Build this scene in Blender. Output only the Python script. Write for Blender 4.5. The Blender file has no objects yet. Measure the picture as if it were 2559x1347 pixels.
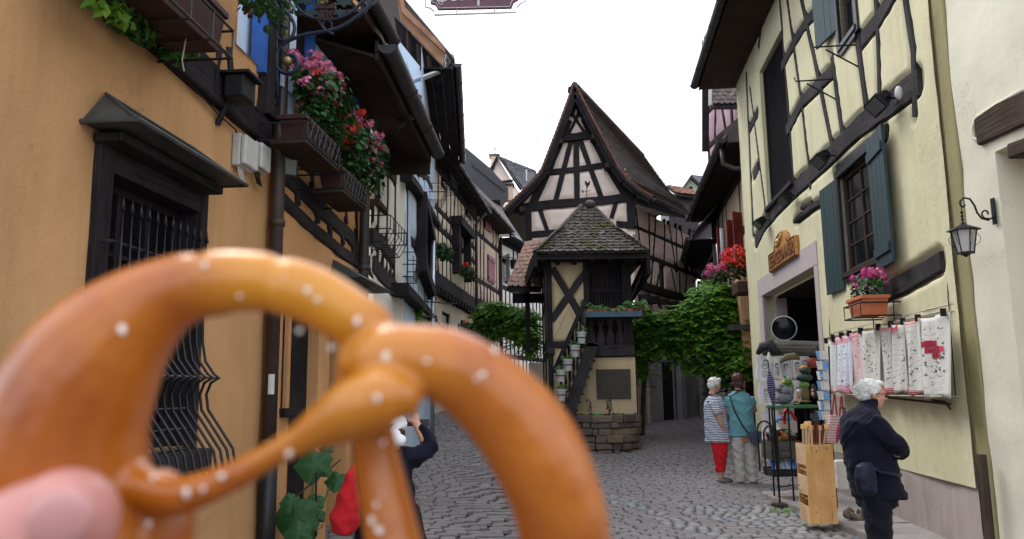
import bpy, bmesh, math, random
import numpy as np
from mathutils import Vector, Matrix, Euler, noise
random.seed(7); rng = random.Random(11)
S = bpy.context.scene; COL = S.collection
R = math.radians
# ---------------------------------------------------------------- camera
FPX, CX, CY = 1950.0, 1279.5, 673.5
CAM = Vector((0, 0, 1.5)); PITCH, ROLL = 8.84, 0.7
cam_d = bpy.data.cameras.new('camera'); cam = bpy.data.objects.new('camera', cam_d); COL.objects.link(cam)
ROT = Matrix.Rotation(R(90 + PITCH), 3, 'X') @ Matrix.Rotation(R(-ROLL), 3, 'Z')
cam.matrix_world = Matrix.Translation(CAM) @ ROT.to_4x4()
cam_d.sensor_width = 36.0; cam_d.lens = 36 * FPX / 2559; cam_d.clip_start = .02; cam_d.clip_end = 2000
cam_d.dof.use_dof = True; cam_d.dof.focus_distance = 12.0; cam_d.dof.aperture_fstop = 9.0
S.camera = cam
# ---------------------------------------------------------------- sky, sun, exposure
W = bpy.data.worlds.new('World'); S.world = W; W.use_nodes = True
nt = W.node_tree; bg = nt.nodes['Background']
sky = nt.nodes.new('ShaderNodeTexSky'); sky.sky_type = 'NISHITA'; sky.sun_disc = False
sky.sun_elevation = R(52); sky.sun_rotation = R(-38); sky.dust_density = 4; sky.air_density = 1.0; sky.ozone_density = 1.0
hs = nt.nodes.new('ShaderNodeHueSaturation'); hs.inputs['Saturation'].default_value = .22   # a white overcast
mixc = nt.nodes.new('ShaderNodeMix'); mixc.data_type = 'RGBA'; mixc.inputs[0].default_value = .65
mixc.inputs[7].default_value = (10.6, 11.3, 12.6, 1)      # even cloud cover over the clear sky
nt.links.new(sky.outputs[0], hs.inputs['Color']); nt.links.new(hs.outputs[0], mixc.inputs[6])
nt.links.new(mixc.outputs[2], bg.inputs[0]); bg.inputs[1].default_value = 0.13
sun_d = bpy.data.lights.new('sun', 'SUN'); sun_d.energy = 1.0; sun_d.angle = R(22); sun_d.color = (1, .955, .89)
sun = bpy.data.objects.new('sun', sun_d); COL.objects.link(sun)
SD = Vector((math.sin(R(-38)) * math.cos(R(52)), math.cos(R(-38)) * math.cos(R(52)), math.sin(R(52))))
sun.rotation_euler = SD.to_track_quat('Z', 'Y').to_euler()
S.view_settings.view_transform = 'Standard'; S.view_settings.look = 'None'
S.view_settings.gamma = 1; S.view_settings.exposure = 0.88
S.render.engine = 'CYCLES'
# ---------------------------------------------------------------- helpers
def ray(px, py):
    d = ROT @ Vector(((px - CX) / FPX, -(py - CY) / FPX, -1)); return d.normalized()
def at(px, py, Y):
    d = ray(px, py); return CAM + d * (Y / d.y)
def gz(x, y):
    t = min(1, max(0, (x + 1) / 3)); t = t * t * (3 - 2 * t)
    y0 = 4.5 * (1 - t) + 14 * t
    return .05 * max(0, min(y, 60) - y0)
def on_ground(px, py):
    d = ray(px, py); t = 3
    for _ in range(60):
        p = CAM + d * t; t += (p.z - gz(p.x, p.y)) / -min(d.z, -.02) * .6
    return CAM + d * t
class Pl:
    def __init__(s, a, b, flip=False):
        s.o = Vector((a[0], a[1], 0)); d = Vector((b[0] - a[0], b[1] - a[1], 0)); s.L = d.length; s.u = d.normalized()
        s.n = Vector((s.u.y, -s.u.x, 0))
        if (CAM - s.o).dot(s.n) < 0: s.n = -s.n
    def uv(s, px, py, off=0):
        d = ray(px, py); t = (s.o + s.n * off - CAM).dot(s.n) / d.dot(s.n); p = CAM + d * t
        return ((p - s.o).dot(s.u), p.z)
    def P(s, u, z, d=0): return s.o + s.u * u + s.n * d + Vector((0, 0, z))
class MB:
    def __init__(s): s.v = []; s.f = []; s.uv = {}; s.mi = []
    def quad(s, a, b, c, d): i = len(s.v); s.v += [Vector(a), Vector(b), Vector(c), Vector(d)]; s.f.append((i, i+1, i+2, i+3)); return s
    def tri(s, a, b, c): i = len(s.v); s.v += [Vector(a), Vector(b), Vector(c)]; s.f.append((i, i+1, i+2)); return s
    def hexa(s, p):
        i = len(s.v); s.v += [Vector(q) for q in p]
        s.f += [(i, i+3, i+2, i+1), (i+4, i+5, i+6, i+7), (i, i+1, i+5, i+4), (i+1, i+2, i+6, i+5), (i+2, i+3, i+7, i+6), (i+3, i, i+4, i+7)]; return s
    def box(s, lo, hi, M=None):
        x0, y0, z0 = lo; x1, y1, z1 = hi
        p = [Vector(q) for q in ((x0,y0,z0),(x1,y0,z0),(x1,y1,z0),(x0,y1,z0),(x0,y0,z1),(x1,y0,z1),(x1,y1,z1),(x0,y1,z1))]
        if M is not None: p = [M @ q for q in p]
        return s.hexa(p)
    def pbox(s, pl, u0, u1, z0, z1, d0, d1):
        return s.hexa([pl.P(u0,z0,d0), pl.P(u1,z0,d0), pl.P(u1,z0,d1), pl.P(u0,z0,d1), pl.P(u0,z1,d0), pl.P(u1,z1,d0), pl.P(u1,z1,d1), pl.P(u0,z1,d1)])
    def tube(s, pts, r, n=8, caps=True, flat=1.0, closed=False):
        pts = [Vector(p) for p in pts]; m = len(pts)
        rs = r if isinstance(r, (list, tuple)) else [r] * m
        up = Vector((0, 0, 1)); base = len(s.v); prev = None
        for k in range(m):
            if closed: t = pts[(k+1) % m] - pts[k-1]
            else: t = pts[min(k+1, m-1)] - pts[max(k-1, 0)]
            t = t.normalized() if t.length > 1e-9 else Vector((0,0,1))
            if prev is None:
                a = t.cross(up)
                if a.length < .05: a = t.cross(Vector((1, 0, 0)))
            else: a = prev - t * prev.dot(t)
            a.normalize(); prev = a; b = t.cross(a)
            for j in range(n):
                th = 2 * math.pi * j / n
                s.v.append(pts[k] + a * math.cos(th) * rs[k] + b * math.sin(th) * rs[k] * flat)
        for k in range(m if closed else m - 1):
            k2 = (k + 1) % m
            for j in range(n):
                s.f.append((base + k*n + j, base + k*n + (j+1) % n, base + k2*n + (j+1) % n, base + k2*n + j))
        if caps and not closed:
            s.f.append(tuple(base + j for j in range(n))[::-1]); s.f.append(tuple(base + (m-1)*n + j for j in range(n)))
        return s
    def lathe(s, c, prof, n=16, axis=None, x=None):
        c = Vector(c); ax = Vector(axis or (0,0,1)).normalized(); a = ax.cross(Vector((0,0,1)) if abs(ax.z) < .9 else Vector((1,0,0))).normalized(); b = ax.cross(a)
        base = len(s.v)
        for r, h in prof:
            for j in range(n):
                th = 2*math.pi*j/n; s.v.append(c + ax*h + a*math.cos(th)*r + b*math.sin(th)*r)
        for k in range(len(prof)-1):
            for j in range(n): s.f.append((base+k*n+j, base+k*n+(j+1)%n, base+(k+1)*n+(j+1)%n, base+(k+1)*n+j))
        return s
    def ball(s, c, r, n=10, M=None, jit=0):
        c = Vector(c); rr = Vector(r) if isinstance(r, (tuple, list, Vector)) else Vector((r, r, r)); base = len(s.v); k = max(4, n // 2 + 1)
        for i in range(k + 1):
            ph = math.pi * i / k
            for j in range(n):
                th = 2*math.pi*j/n; q = Vector((math.sin(ph)*math.cos(th)*rr.x, math.sin(ph)*math.sin(th)*rr.y, math.cos(ph)*rr.z))
                if jit: q *= 1 + rng.uniform(-jit, jit)
                if M is not None: q = M @ q
                s.v.append(c + q)
        for i in range(k):
            for j in range(n): s.f.append((base+i*n+j, base+i*n+(j+1)%n, base+(i+1)*n+(j+1)%n, base+(i+1)*n+j))
        return s
    def prism(s, pts, off):
        """closed polygon (3D points) extruded by vector off"""
        n = len(pts); i = len(s.v); off = Vector(off); s.v += [Vector(p) for p in pts] + [Vector(p) + off for p in pts]
        s.f.append(tuple(range(i, i+n))[::-1]); s.f.append(tuple(range(i+n, i+2*n)))
        for k in range(n): s.f.append((i+k, i+(k+1)%n, i+n+(k+1)%n, i+n+k))
        return s
    def mesh(s, name, mat=None, smooth=False, weld=False):
        me = bpy.data.meshes.new(name); me.from_pydata([tuple(v) for v in s.v], [], s.f)
        if weld or True:
            bm = bmesh.new(); bm.from_mesh(me)
            if weld: bmesh.ops.remove_doubles(bm, verts=bm.verts, dist=1e-5)
            bmesh.ops.recalc_face_normals(bm, faces=bm.faces)
            bm.to_mesh(me); bm.free()
        if mat is not None: me.materials.append(mat)
        if smooth: me.polygons.foreach_set('use_smooth', [True] * len(me.polygons))
        me.update(); return me
def link(name, me, parent=None):
    o = bpy.data.objects.new(name, me); COL.objects.link(o)
    if parent is not None:
        o.parent = parent
        q = parent; off = Vector((0,0,0))
        off = parent['wloc'] if 'wloc' in parent else (0,0,0)
        o.location = -Vector(off)
    return o
def obj(name, mb, mat=None, parent=None, smooth=False, bevel=0, weld=False, kind=None, label=None, local=False):
    me = mb.mesh(name, mat, smooth, weld or bevel > 0) if isinstance(mb, MB) else mb
    o = bpy.data.objects.new(name, me); COL.objects.link(o)
    if parent is not None:
        o.parent = parent
        if not local: o.location = -Vector(parent['_w'])
        o['_w'] = (0.0, 0.0, 0.0)
        if local: o['_w'] = tuple(parent['_w'])
        else: o['_w'] = (0.0,0.0,0.0)
    else: o['_w'] = (0.0, 0.0, 0.0)
    if bevel:
        m = o.modifiers.new('b', 'BEVEL'); m.width = bevel; m.segments = 2; m.limit_method = 'ANGLE'
    if kind: o['kind'] = kind
    if label: o['label'] = label
    return o
def tag(o, label, cat, group=None):
    o['label'] = label; o['category'] = cat
    if group: o['group'] = group
    return o
def thing(name, label, cat, loc=(0,0,0), group=None, rz=0):
    o = bpy.data.objects.new(name, None); COL.objects.link(o); o.location = loc; o.rotation_euler = (0,0,rz); o.empty_display_size = .1
    o['_w'] = tuple(float(c) for c in loc); return tag(o, label, cat, group)
def copy_tree(o, parent=None):
    c = o.copy(); COL.objects.link(c); c.parent = parent
    for ch in list(o.children): copy_tree(ch, c)
    return c
# ---------------------------------------------------------------- materials
MAT = {}
def _new(name):
    m = bpy.data.materials.new(name); m.use_nodes = True; n = m.node_tree.nodes; l = m.node_tree.links
    b = n['Principled BSDF']; MAT[name] = m; return m, n, l, b
def _coord(n, l, scale=(1,1,1), kind='Object'):
    tc = n.new('ShaderNodeTexCoord'); mp = n.new('ShaderNodeMapping'); mp.inputs['Scale'].default_value = scale
    l.new(tc.outputs[kind], mp.inputs[0]); return mp.outputs[0]
def _noise(n, l, co, s, d=4, r=.55):
    t = n.new('ShaderNodeTexNoise'); t.inputs['Scale'].default_value = s; t.inputs['Detail'].default_value = d; t.inputs['Roughness'].default_value = r
    l.new(co, t.inputs['Vector']); return t.outputs['Fac']
def _ramp(n, l, src, stops):
    r = n.new('ShaderNodeValToRGB'); e = r.color_ramp.elements
    while len(e) < len(stops): e.new(.5)
    for k, (p, c) in enumerate(stops): e[k].position = p; e[k].color = (*c, 1) if len(c) == 3 else c
    l.new(src, r.inputs[0]); return r.outputs[0]
def _mix(n, l, fac, a, b, mode='MIX'):
    m = n.new('ShaderNodeMix'); m.data_type = 'RGBA'; m.blend_type = mode
    for idx, v in ((0, fac), (6, a), (7, b)):
        if isinstance(v, (int, float)): m.inputs[idx].default_value = v
        elif isinstance(v, tuple): m.inputs[idx].default_value = (*v, 1)
        else: l.new(v, m.inputs[idx])
    return m.outputs[2]
def _bump(n, l, b, src, strength, dist=.01):
    u = n.new('ShaderNodeBump'); u.inputs['Strength'].default_value = strength; u.inputs['Distance'].default_value = dist
    l.new(src, u.inputs['Height'])
    if b.inputs['Normal'].links: l.new(b.inputs['Normal'].links[0].from_socket, u.inputs['Normal'])
    l.new(u.outputs[0], b.inputs['Normal'])
def mul(c, k): return tuple(min(1, x*k) for x in c)
def plaster(name, col, dirt=.25, bump=.4, fine=70, dirtcol=None):
    m, n, l, b = _new(name); co = _coord(n, l)
    big = _noise(n, l, co, .9, 6, .6); streak = _noise(n, l, _coord(n, l, (2.2, 2.2, .25)), 1.6, 5, .65); f = _noise(n, l, co, fine, 3, .6); mid = _noise(n, l, co, 9, 4, .6)
    c = _mix(n, l, _ramp(n, l, big, [(.35, (0,0,0)), (.7, (1,1,1))]), col, mul(col, .86))
    dc = dirtcol or mul(col, .55)
    c = _mix(n, l, _ramp(n, l, streak, [(.46, (0,0,0)), (.74, (dirt,)*3)]), c, dc)
    c = _mix(n, l, _ramp(n, l, mid, [(.62, (0,0,0)), (.72, (.22,)*3)]), c, mul(col, .8))
    c = _mix(n, l, _ramp(n, l, f, [(.3, (.25,)*3), (.5, (0,0,0))]), c, mul(col, .7))
    vo = n.new('ShaderNodeTexVoronoi'); vo.feature = 'DISTANCE_TO_EDGE'; vo.inputs['Scale'].default_value = .9
    mxv = n.new('ShaderNodeVectorMath'); mxv.operation = 'ADD'; nc = n.new('ShaderNodeTexNoise'); nc.inputs['Scale'].default_value = 3; nc.inputs['Detail'].default_value = 6; l.new(co, nc.inputs['Vector']); l.new(co, mxv.inputs[0]); l.new(nc.outputs['Color'], mxv.inputs[1]); l.new(mxv.outputs[0], vo.inputs['Vector'])
    ck = n.new('ShaderNodeMath'); ck.operation = 'MULTIPLY'; l.new(_ramp(n, l, vo.outputs['Distance'], [(.0, (1,1,1)), (.006, (0,0,0))]), ck.inputs[0]); l.new(_ramp(n, l, big, [(.5, (0,0,0)), (.62, (.5,.5,.5))]), ck.inputs[1])
    c = _mix(n, l, ck.outputs[0], c, mul(col, .3))
    l.new(c, b.inputs['Base Color']); b.inputs['Roughness'].default_value = .93; b.inputs['Specular IOR Level'].default_value = .25
    _bump(n, l, b, f, bump, .006); _bump(n, l, b, mid, bump*.6, .02); return m
def timberm(name, col, light=None, rough=.85, bump=.7, grain=(2.5, 45, 1)):
    m, n, l, b = _new(name); co = _coord(n, l, grain, 'UV')
    g = _noise(n, l, co, 1.0, 5, .65); g2 = _noise(n, l, _coord(n, l, (1, 1, 1)), 2.2, 5, .6); crack = _noise(n, l, _coord(n, l, (1.2, 22, 1), 'UV'), 1.4, 3, .6)
    light = light or tuple(x*2.0 for x in col)
    c = _mix(n, l, _ramp(n, l, g, [(.35, (0,0,0)), (.75, (1,1,1))]), col, light)
    c = _mix(n, l, _ramp(n, l, g2, [(.4, (0,0,0)), (.7, (.7,)*3)]), c, mul(col, .55))
    c = _mix(n, l, _ramp(n, l, crack, [(.30, (1,1,1)), (.37, (0,0,0))]), c, mul(col, .15))
    l.new(c, b.inputs['Base Color']); b.inputs['Roughness'].default_value = rough; b.inputs['Specular IOR Level'].default_value = .07
    _bump(n, l, b, g, bump, .008); _bump(n, l, b, crack, .5, .01); return m
def plain(name, col, rough=.6, metal=0, var=.15, scale=8, bump=0, spec=.4, island=0, sheen=0, trans=0):
    m, n, l, b = _new(name); co = _coord(n, l); f = _noise(n, l, co, scale, 5, .6)
    c = _mix(n, l, _ramp(n, l, f, [(.3, (0,0,0)), (.7, (1,1,1))]), mul(col, 1+var), mul(col, 1-var))
    if island:
        g = n.new('ShaderNodeNewGeometry'); k = _ramp(n, l, g.outputs['Random Per Island'], [(0, mul(col, 1-island)), (1, mul(col, 1+island))]); c = _mix(n, l, .75, c, k)
    l.new(c, b.inputs['Base Color']); b.inputs['Roughness'].default_value = rough; b.inputs['Metallic'].default_value = metal; b.inputs['Specular IOR Level'].default_value = spec
    if sheen: b.inputs['Sheen Weight'].default_value = sheen
    if bump: _bump(n, l, b, f, bump, .01)
    return m
def leafm(name, dark, light, trans=.35):
    m, n, l, b = _new(name); g = n.new('ShaderNodeNewGeometry'); co = _coord(n, l)
    c = _ramp(n, l, g.outputs['Random Per Island'], [(0, dark), (.55, tuple((a+b2)/2 for a, b2 in zip(dark, light))), (1, light)])
    big = _noise(n, l, co, 1.7, 3, .6); c = _mix(n, l, _ramp(n, l, big, [(.45, (0,0,0)), (.7, (.4,)*3)]), c, dark)
    l.new(c, b.inputs['Base Color']); b.inputs['Roughness'].default_value = .5; b.inputs['Specular IOR Level'].default_value = .35
    t = n.new('ShaderNodeBsdfTranslucent'); l.new(c, t.inputs['Color']); mx = n.new('ShaderNodeMixShader'); mx.inputs[0].default_value = trans
    l.new(b.outputs[0], mx.inputs[1]); l.new(t.outputs[0], mx.inputs[2]); l.new(mx.outputs[0], n['Material Output'].inputs[0]); return m
def tilem(name, cols, moss=0, bump=.5):
    m, n, l, b = _new(name); co = _coord(n, l); oi = n.new('ShaderNodeObjectInfo'); g = n.new('ShaderNodeNewGeometry')
    ad = n.new('ShaderNodeMath'); ad.operation = 'ADD'; l.new(oi.outputs['Random'], ad.inputs[0]); l.new(g.outputs['Random Per Island'], ad.inputs[1])
    fr = n.new('ShaderNodeMath'); fr.operation = 'FRACT'; l.new(ad.outputs[0], fr.inputs[0])
    k = len(cols); c = _ramp(n, l, fr.outputs[0], [(i/(k-1), cc) for i, cc in enumerate(cols)])
    f = _noise(n, l, co, 14, 5, .65); c = _mix(n, l, _ramp(n, l, f, [(.4, (0,0,0)), (.65, (.6,)*3)]), c, mul(cols[0], .5))
    li = _noise(n, l, co, 30, 4, .6); c = _mix(n, l, _ramp(n, l, li, [(.6, (0,0,0)), (.7, (.35,)*3)]), c, (.36, .35, .3))
    if moss:
        ms = _noise(n, l, co, 1.7, 5, .65); c = _mix(n, l, _ramp(n, l, ms, [(.53, (0,0,0)), (.6, (moss,)*3)]), c, (.045, .045, .012))
        _bump(n, l, b, ms, .6, .04)
    l.new(c, b.inputs['Base Color']); b.inputs['Roughness'].default_value = .9; b.inputs['Specular IOR Level'].default_value = .2
    _bump(n, l, b, f, bump, .01); return m
def cloth(name, col, weave=.15, rough=.9):
    m = plain(name, col, rough, 0, .10, 6, 0, .2, sheen=.03); n, l = m.node_tree.nodes, m.node_tree.links; b = n['Principled BSDF']
    _bump(n, l, b, _noise(n, l, _coord(n, l), 14, 3, .6), .5, .03); _bump(n, l, b, _noise(n, l, _coord(n, l), 260, 2, .5), weave, .003); return m
M_ = dict(
 orange=plaster('plaster_orange', (.56, .315, .145), .5, .5, 85),
 orange2=plaster('plaster_orange_bright', (.60, .32, .145), .25, .45, 85),
 peach=plaster('plaster_peach', (.60, .36, .20), .3, .4),
 yellow=plaster('plaster_pale_yellow', (.645, .60, .395), .38, .6, 95, (.36, .30, .14)),
 olive=plaster('plaster_olive', (.30, .265, .13), .4, .7, 95),
 cream=plaster('plaster_cream_white', (.70, .665, .53), .15, .35, 110, (.45, .42, .34)),
 pinkdado=plaster('plaster_pink_grey', (.37, .31, .29), .5, .35, 60, (.55, .50, .46)),
 white=plaster('plaster_white', (.74, .72, .65), .35, .4, 50),
 blue=plaster('plaster_blue', (.52, .64, .78), .3, .4, 50),
 cream2=plaster('plaster_aged_cream', (.72, .62, .47), .4, .4, 50),
 beige=plaster('plaster_beige', (.62, .48, .36), .35, .4, 50),
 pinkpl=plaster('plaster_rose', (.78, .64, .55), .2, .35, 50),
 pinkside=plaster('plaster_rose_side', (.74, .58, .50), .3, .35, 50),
 mauve=plaster('plaster_mauve', (.50, .32, .38), .3, .35, 50),
 tower=plaster('plaster_tower_sand', (.60, .47, .29), .35, .4, 60),
 greywall=plaster('plaster_old_grey', (.27, .26, .26), .7, .5, 30, (.13,.12,.11)),
 palegreen=plaster('plaster_pale_green', (.50, .60, .46), .2, .3, 50),
 frame=plain('door_surround_mauve', (.41, .345, .34), .85, 0, .07, 5, .15),
 timber=timberm('timber_black', (.020, .017, .019), (.044,.039,.041)),
 timber_grey=timberm('timber_grey_black', (.030, .027, .029), (.080, .073, .073)),
 timber_brown=timberm('timber_dark_brown', (.038, .027, .022), (.07, .052, .042)),
 soffit=timberm('soffit_brown', (.048, .029, .025), (.075, .047, .038), .7, .4),
 rawwood=timberm('raw_pine', (.30, .16, .10), (.42, .25, .16), .8, .3),
 pine=timberm('pine_orange', (.62, .33, .12), (.75, .45, .20), .55, .15, (1.2, 16, 1)),
 pinepale=timberm('pine_pale', (.62, .42, .25), (.75, .55, .35), .6, .15, (1.2, 16, 1)),
 greywood=timberm('weathered_grey_wood', (.09, .085, .075), (.17, .16, .14)),
 oldoak=timberm('old_oak', (.045, .032, .026), (.10, .075, .06)),
 iron=plain('black_iron', (.012, .012, .014), .55, 0, .3, 20, .1, .2),
 ironbar=plain('painted_iron_bars', (.014, .014, .017), .42, .2, .3, 20, .1),
 blueiron=plain('blue_black_iron', (.016, .025, .050), .4, .3, .3, 20, .1),
 gutter=plain('dark_zinc_gutter', (.045, .041, .043), .5, .3, .35, 7, .1),
 zinc=plain('bright_zinc', (.42, .45, .50), .35, .8, .2, 9, .1),
 pipebrown=plain('brown_downpipe', (.055, .040, .034), .5, .3, .35, 5, .1),
 lead=plain('lead_sheet', (.055, .060, .058), .65, .1, .35, 6, .4),
 glass=plain('dark_window_glass', (.008, .009, .013), .12, 0, .3, 3, 0, .3),
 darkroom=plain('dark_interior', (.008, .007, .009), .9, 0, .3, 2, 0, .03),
 green=plain('teal_green_paint', (.008, .030, .036), .6, 0, .22, 7, .15),
 bluepaint=plain('bright_blue_paint', (.03, .12, .42), .5, 0, .15, 8, .1),
 redpaint=plain('red_shutter_paint', (.20, .03, .06), .6, 0, .2, 8, .1),
 redpaint2=plain('brick_red_paint', (.20, .035, .025), .6, 0, .2, 8, .1),
 palecurt=plain('pale_curtain', (.55, .68, .85), .8, 0, .08, 3),
 terracotta=plain('terracotta', (.46, .13, .055), .75, 0, .15, 10, .1),
 terradark=plain('terracotta_dark', (.035, .010, .008), .7, 0, .25, 10, .1),
 whitebox=plain('grey_white_plastic', (.48, .48, .46), .5, 0, .12, 12, .1),
 tilegrey=tilem('roof_tile_mossy', [(.045,.038,.034), (.105,.088,.078), (.07,.058,.052), (.14,.122,.108)], .95),
 tilebrown=tilem('roof_tile_brown', [(.105,.083,.076), (.15,.122,.112), (.125,.106,.10), (.175,.148,.138)]),
 tilered=tilem('roof_tile_red', [(.20,.085,.055), (.26,.11,.07), (.14,.07,.055)]),
 tilepink=tilem('roof_tile_pinkish', [(.27,.16,.12), (.33,.20,.155), (.22,.14,.11)]),
 tileslate=tilem('roof_tile_slate', [(.07,.07,.075), (.10,.10,.105), (.085,.085,.09)]),
 vine=leafm('vine_leaf', (.05, .16, .022), (.30, .56, .07), .5),
 vinedk=leafm('dark_vine_leaf', (.025, .09, .02), (.12, .30, .05), .4),
 gerleaf=leafm('geranium_leaf', (.012, .045, .014), (.04, .12, .03), .2),
 potleaf=leafm('fresh_leaf', (.03, .12, .03), (.13, .32, .09), .3),
 brownleaf=leafm('brown_leaf', (.05, .02, .02), (.13, .06, .045), .2),
 bigleaf=leafm('big_leaf', (.015, .065, .02), (.04, .14, .04), .3),
 pet_pink=leafm('petal_pink', (.55, .10, .25), (.85, .35, .50), .3),
 pet_red=leafm('petal_red', (.55, .02, .015), (.85, .10, .06), .3),
 pet_mag=leafm('petal_magenta', (.50, .02, .22), (.80, .10, .40), .3),
 stem=plain('plant_stem', (.05, .11, .03), .6), twine=plain('dry_tendril', (.42, .36, .26), .8),
 skin=plain('skin', (.52, .27, .19), .5, 0, .07, 25, .05, .4),
 skin2=plain('skin_tanned', (.36, .16, .10), .5, 0, .08, 25, .05, .4),
 navy=cloth('navy_jacket_cloth', (.0035, .0045, .014)), darktr=cloth('dark_trousers', (.006, .007, .013)),
 teal=cloth('teal_shirt', (.12, .29, .33)), redcl=cloth('red_trousers', (.55, .015, .022)), beigecl=cloth('beige_trousers', (.46, .44, .40)),
 linen=cloth('linen', (.60, .58, .53)), black=plain('black_matt', (.012,.012,.014), .7), bagnavy=cloth('navy_bag', (.006, .008, .022), .1, .5),
 bagblue=plain('slate_blue_leather', (.045, .065, .11), .45, 0, .15, 12, .1),
 hairwhite=plain('white_hair', (.60, .60, .58), .6, 0, .25, 60, .8), hairred=plain('dark_red_hair', (.055, .018, .014), .55, 0, .35, 60, .8),
 shoe=plain('shoe_taupe', (.16, .13, .11), .6), shoew=plain('shoe_grey', (.35, .34, .31), .6),
 redbag=cloth('red_backpack', (.42, .012, .018)), capw=cloth('white_cap', (.75, .74, .76)),
 gold=plain('aged_gold', (.30, .24, .10), .4, .7, .3, 15, .2),
 signwood=timberm('sign_wood', (.42, .19, .055), (.55, .28, .09), .45, .2, (1.5, 14, 1)), signdark=plain('carved_letter_brown', (.17, .065, .02), .6),
 signlite=plain('carved_letter_light', (.68, .40, .16), .5),
 purple=plain('sign_burgundy', (.115, .045, .065), .45, 0, .12, 4, .1), silver=plain('sign_silver', (.62, .60, .60), .4, .2, .1, 10),
 bluegrey=plain('bluegrey_paint', (.055, .11, .155), .6),
 lampglass2=plain('lantern_glass', (.42,.42,.40), .3, 0, .2, 12),
 pet_mag2=plain('red_print_ink', (.55, .05, .10), .9), linenwire=plain('cream_wire', (.42,.39,.32), .5), mirror=plain('black_mirror', (.006,.006,.008), .1, 0, .3, 3, 0, .2), greenshelf=plain('green_shelf_paint', (.03, .13, .045), .5), figgrey=plain('figure_grey', (.12,.13,.15), .8, 0, .4, 25, .5), figgreen=plain('figure_green', (.12,.22,.06), .6, 0, .3, 20, .2), figdark=plain('figure_dark_green', (.02,.04,.025), .8, 0, .4, 25, .4), figolive=plain('figure_olive', (.12,.10,.04), .8, 0, .4, 25, .4), figyellow=plain('figure_yellow', (.65,.45,.08), .5), postblue=plain('postcard_blue', (.14,.28,.50), .4, 0, .5, 30), maroon=plain('maroon_cloth', (.25,.02,.07), .8), redwood=plain('red_brown_wood', (.13,.03,.015), .4), pinepale2=plain('cane_knob', (.70,.44,.18), .5),
 slate=plain('bronze_plaque', (.060, .050, .040), .6, .2, .25, 30, .3),
 stonekerb=plain('kerb_stone', (.27, .245, .235), .85, 0, .18, 7, .5), mortar=plain('joint_soil', (.105, .096, .094), .95, 0, .3, 14, .5),
)

def stripem(name, a, b_, axis, freq, duty=.5, wob=0, coord='Object'):
    m, n, l, b = _new(name); tc = n.new('ShaderNodeTexCoord'); sp_ = n.new('ShaderNodeSeparateXYZ'); l.new(tc.outputs[coord], sp_.inputs[0]); src = sp_.outputs[axis]
    if wob: 
        ad = n.new('ShaderNodeMath'); ad.operation = 'MULTIPLY_ADD'; nz_ = _noise(n, l, tc.outputs[coord], 4, 2, .5); l.new(nz_, ad.inputs[0]); ad.inputs[1].default_value = wob; l.new(src, ad.inputs[2]); src = ad.outputs[0]
    k = n.new('ShaderNodeMath'); k.operation = 'MULTIPLY'; k.inputs[1].default_value = freq; l.new(src, k.inputs[0]); f = n.new('ShaderNodeMath'); f.operation = 'FRACT'; l.new(k.outputs[0], f.inputs[0])
    g = n.new('ShaderNodeMath'); g.operation = 'LESS_THAN'; g.inputs[1].default_value = duty; l.new(f.outputs[0], g.inputs[0]); l.new(_mix(n, l, g.outputs[0], a, b_), b.inputs['Base Color']); b.inputs['Roughness'].default_value = .9
    _bump(n, l, b, _noise(n, l, _coord(n, l), 16, 3, .6), .5, .03); MAT[name] = m; return m
M_['stripebag'] = stripem('striped_canvas', (.60,.58,.54), (.30,.04,.07), 2, 60, .5)
M_['stripeshirt'] = stripem('striped_blouse', (.62,.63,.66), (.03,.05,.16), 2, 38, .46, .05)
M_['umbdot'] = stripem('patterned_umbrella', (.015,.02,.05), (.25,.20,.35), 2, 34, .3, .12)

M_['salt'] = plain('salt', (.80,.76,.70), .4, 0, .05, 50); M_['nail'] = plain('finger_nail', (.50,.24,.22), .35, 0, .04, 50)
M_['skinhand'] = plain('pink_skin', (.50,.215,.18), .38, 0, .08, 60, .05); M_['skinhand'].node_tree.nodes['Principled BSDF'].inputs['Subsurface Weight'].default_value = .15
M_['skinhand'].node_tree.nodes['Principled BSDF'].inputs['Subsurface Radius'].default_value = (.01,.004,.003)
def stonem(name, cols, bump=.5):
    m, n, l, b = _new(name); co = _coord(n, l); oi = n.new('ShaderNodeObjectInfo'); g = n.new('ShaderNodeNewGeometry')
    ad = n.new('ShaderNodeMath'); ad.operation = 'ADD'; l.new(oi.outputs['Random'], ad.inputs[0]); l.new(g.outputs['Random Per Island'], ad.inputs[1])
    fr = n.new('ShaderNodeMath'); fr.operation = 'FRACT'; l.new(ad.outputs[0], fr.inputs[0])
    k = len(cols); c = _ramp(n, l, fr.outputs[0], [(i/(k-1), cc) for i, cc in enumerate(cols)])
    f = _noise(n, l, co, 22, 5, .65); big = _noise(n, l, co, .6, 4, .6)
    c = _mix(n, l, _ramp(n, l, f, [(.35, (.5,)*3), (.6, (0,0,0))]), c, mul(cols[0], .55))
    c = _mix(n, l, _ramp(n, l, big, [(.4, (0,0,0)), (.7, (.5,)*3)]), c, mul(cols[-1], .8))
    l.new(c, b.inputs['Base Color']); b.inputs['Roughness'].default_value = .72; b.inputs['Specular IOR Level'].default_value = .35
    _bump(n, l, b, f, bump, .012); return m
M_['sett'] = stonem('sett_stone', [(.17,.152,.155), (.21,.19,.192), (.19,.175,.18), (.235,.215,.212), (.20,.178,.175)])
M_['cobble'] = stonem('cobble_stone', [(.18,.18,.19), (.28,.265,.25), (.17,.19,.22), (.33,.30,.27)], .4)
M_['wallstone'] = stonem('dry_wall_stone', [(.11,.085,.072), (.17,.115,.10), (.14,.115,.09), (.24,.18,.11), (.115,.08,.085)], .9)

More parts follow.
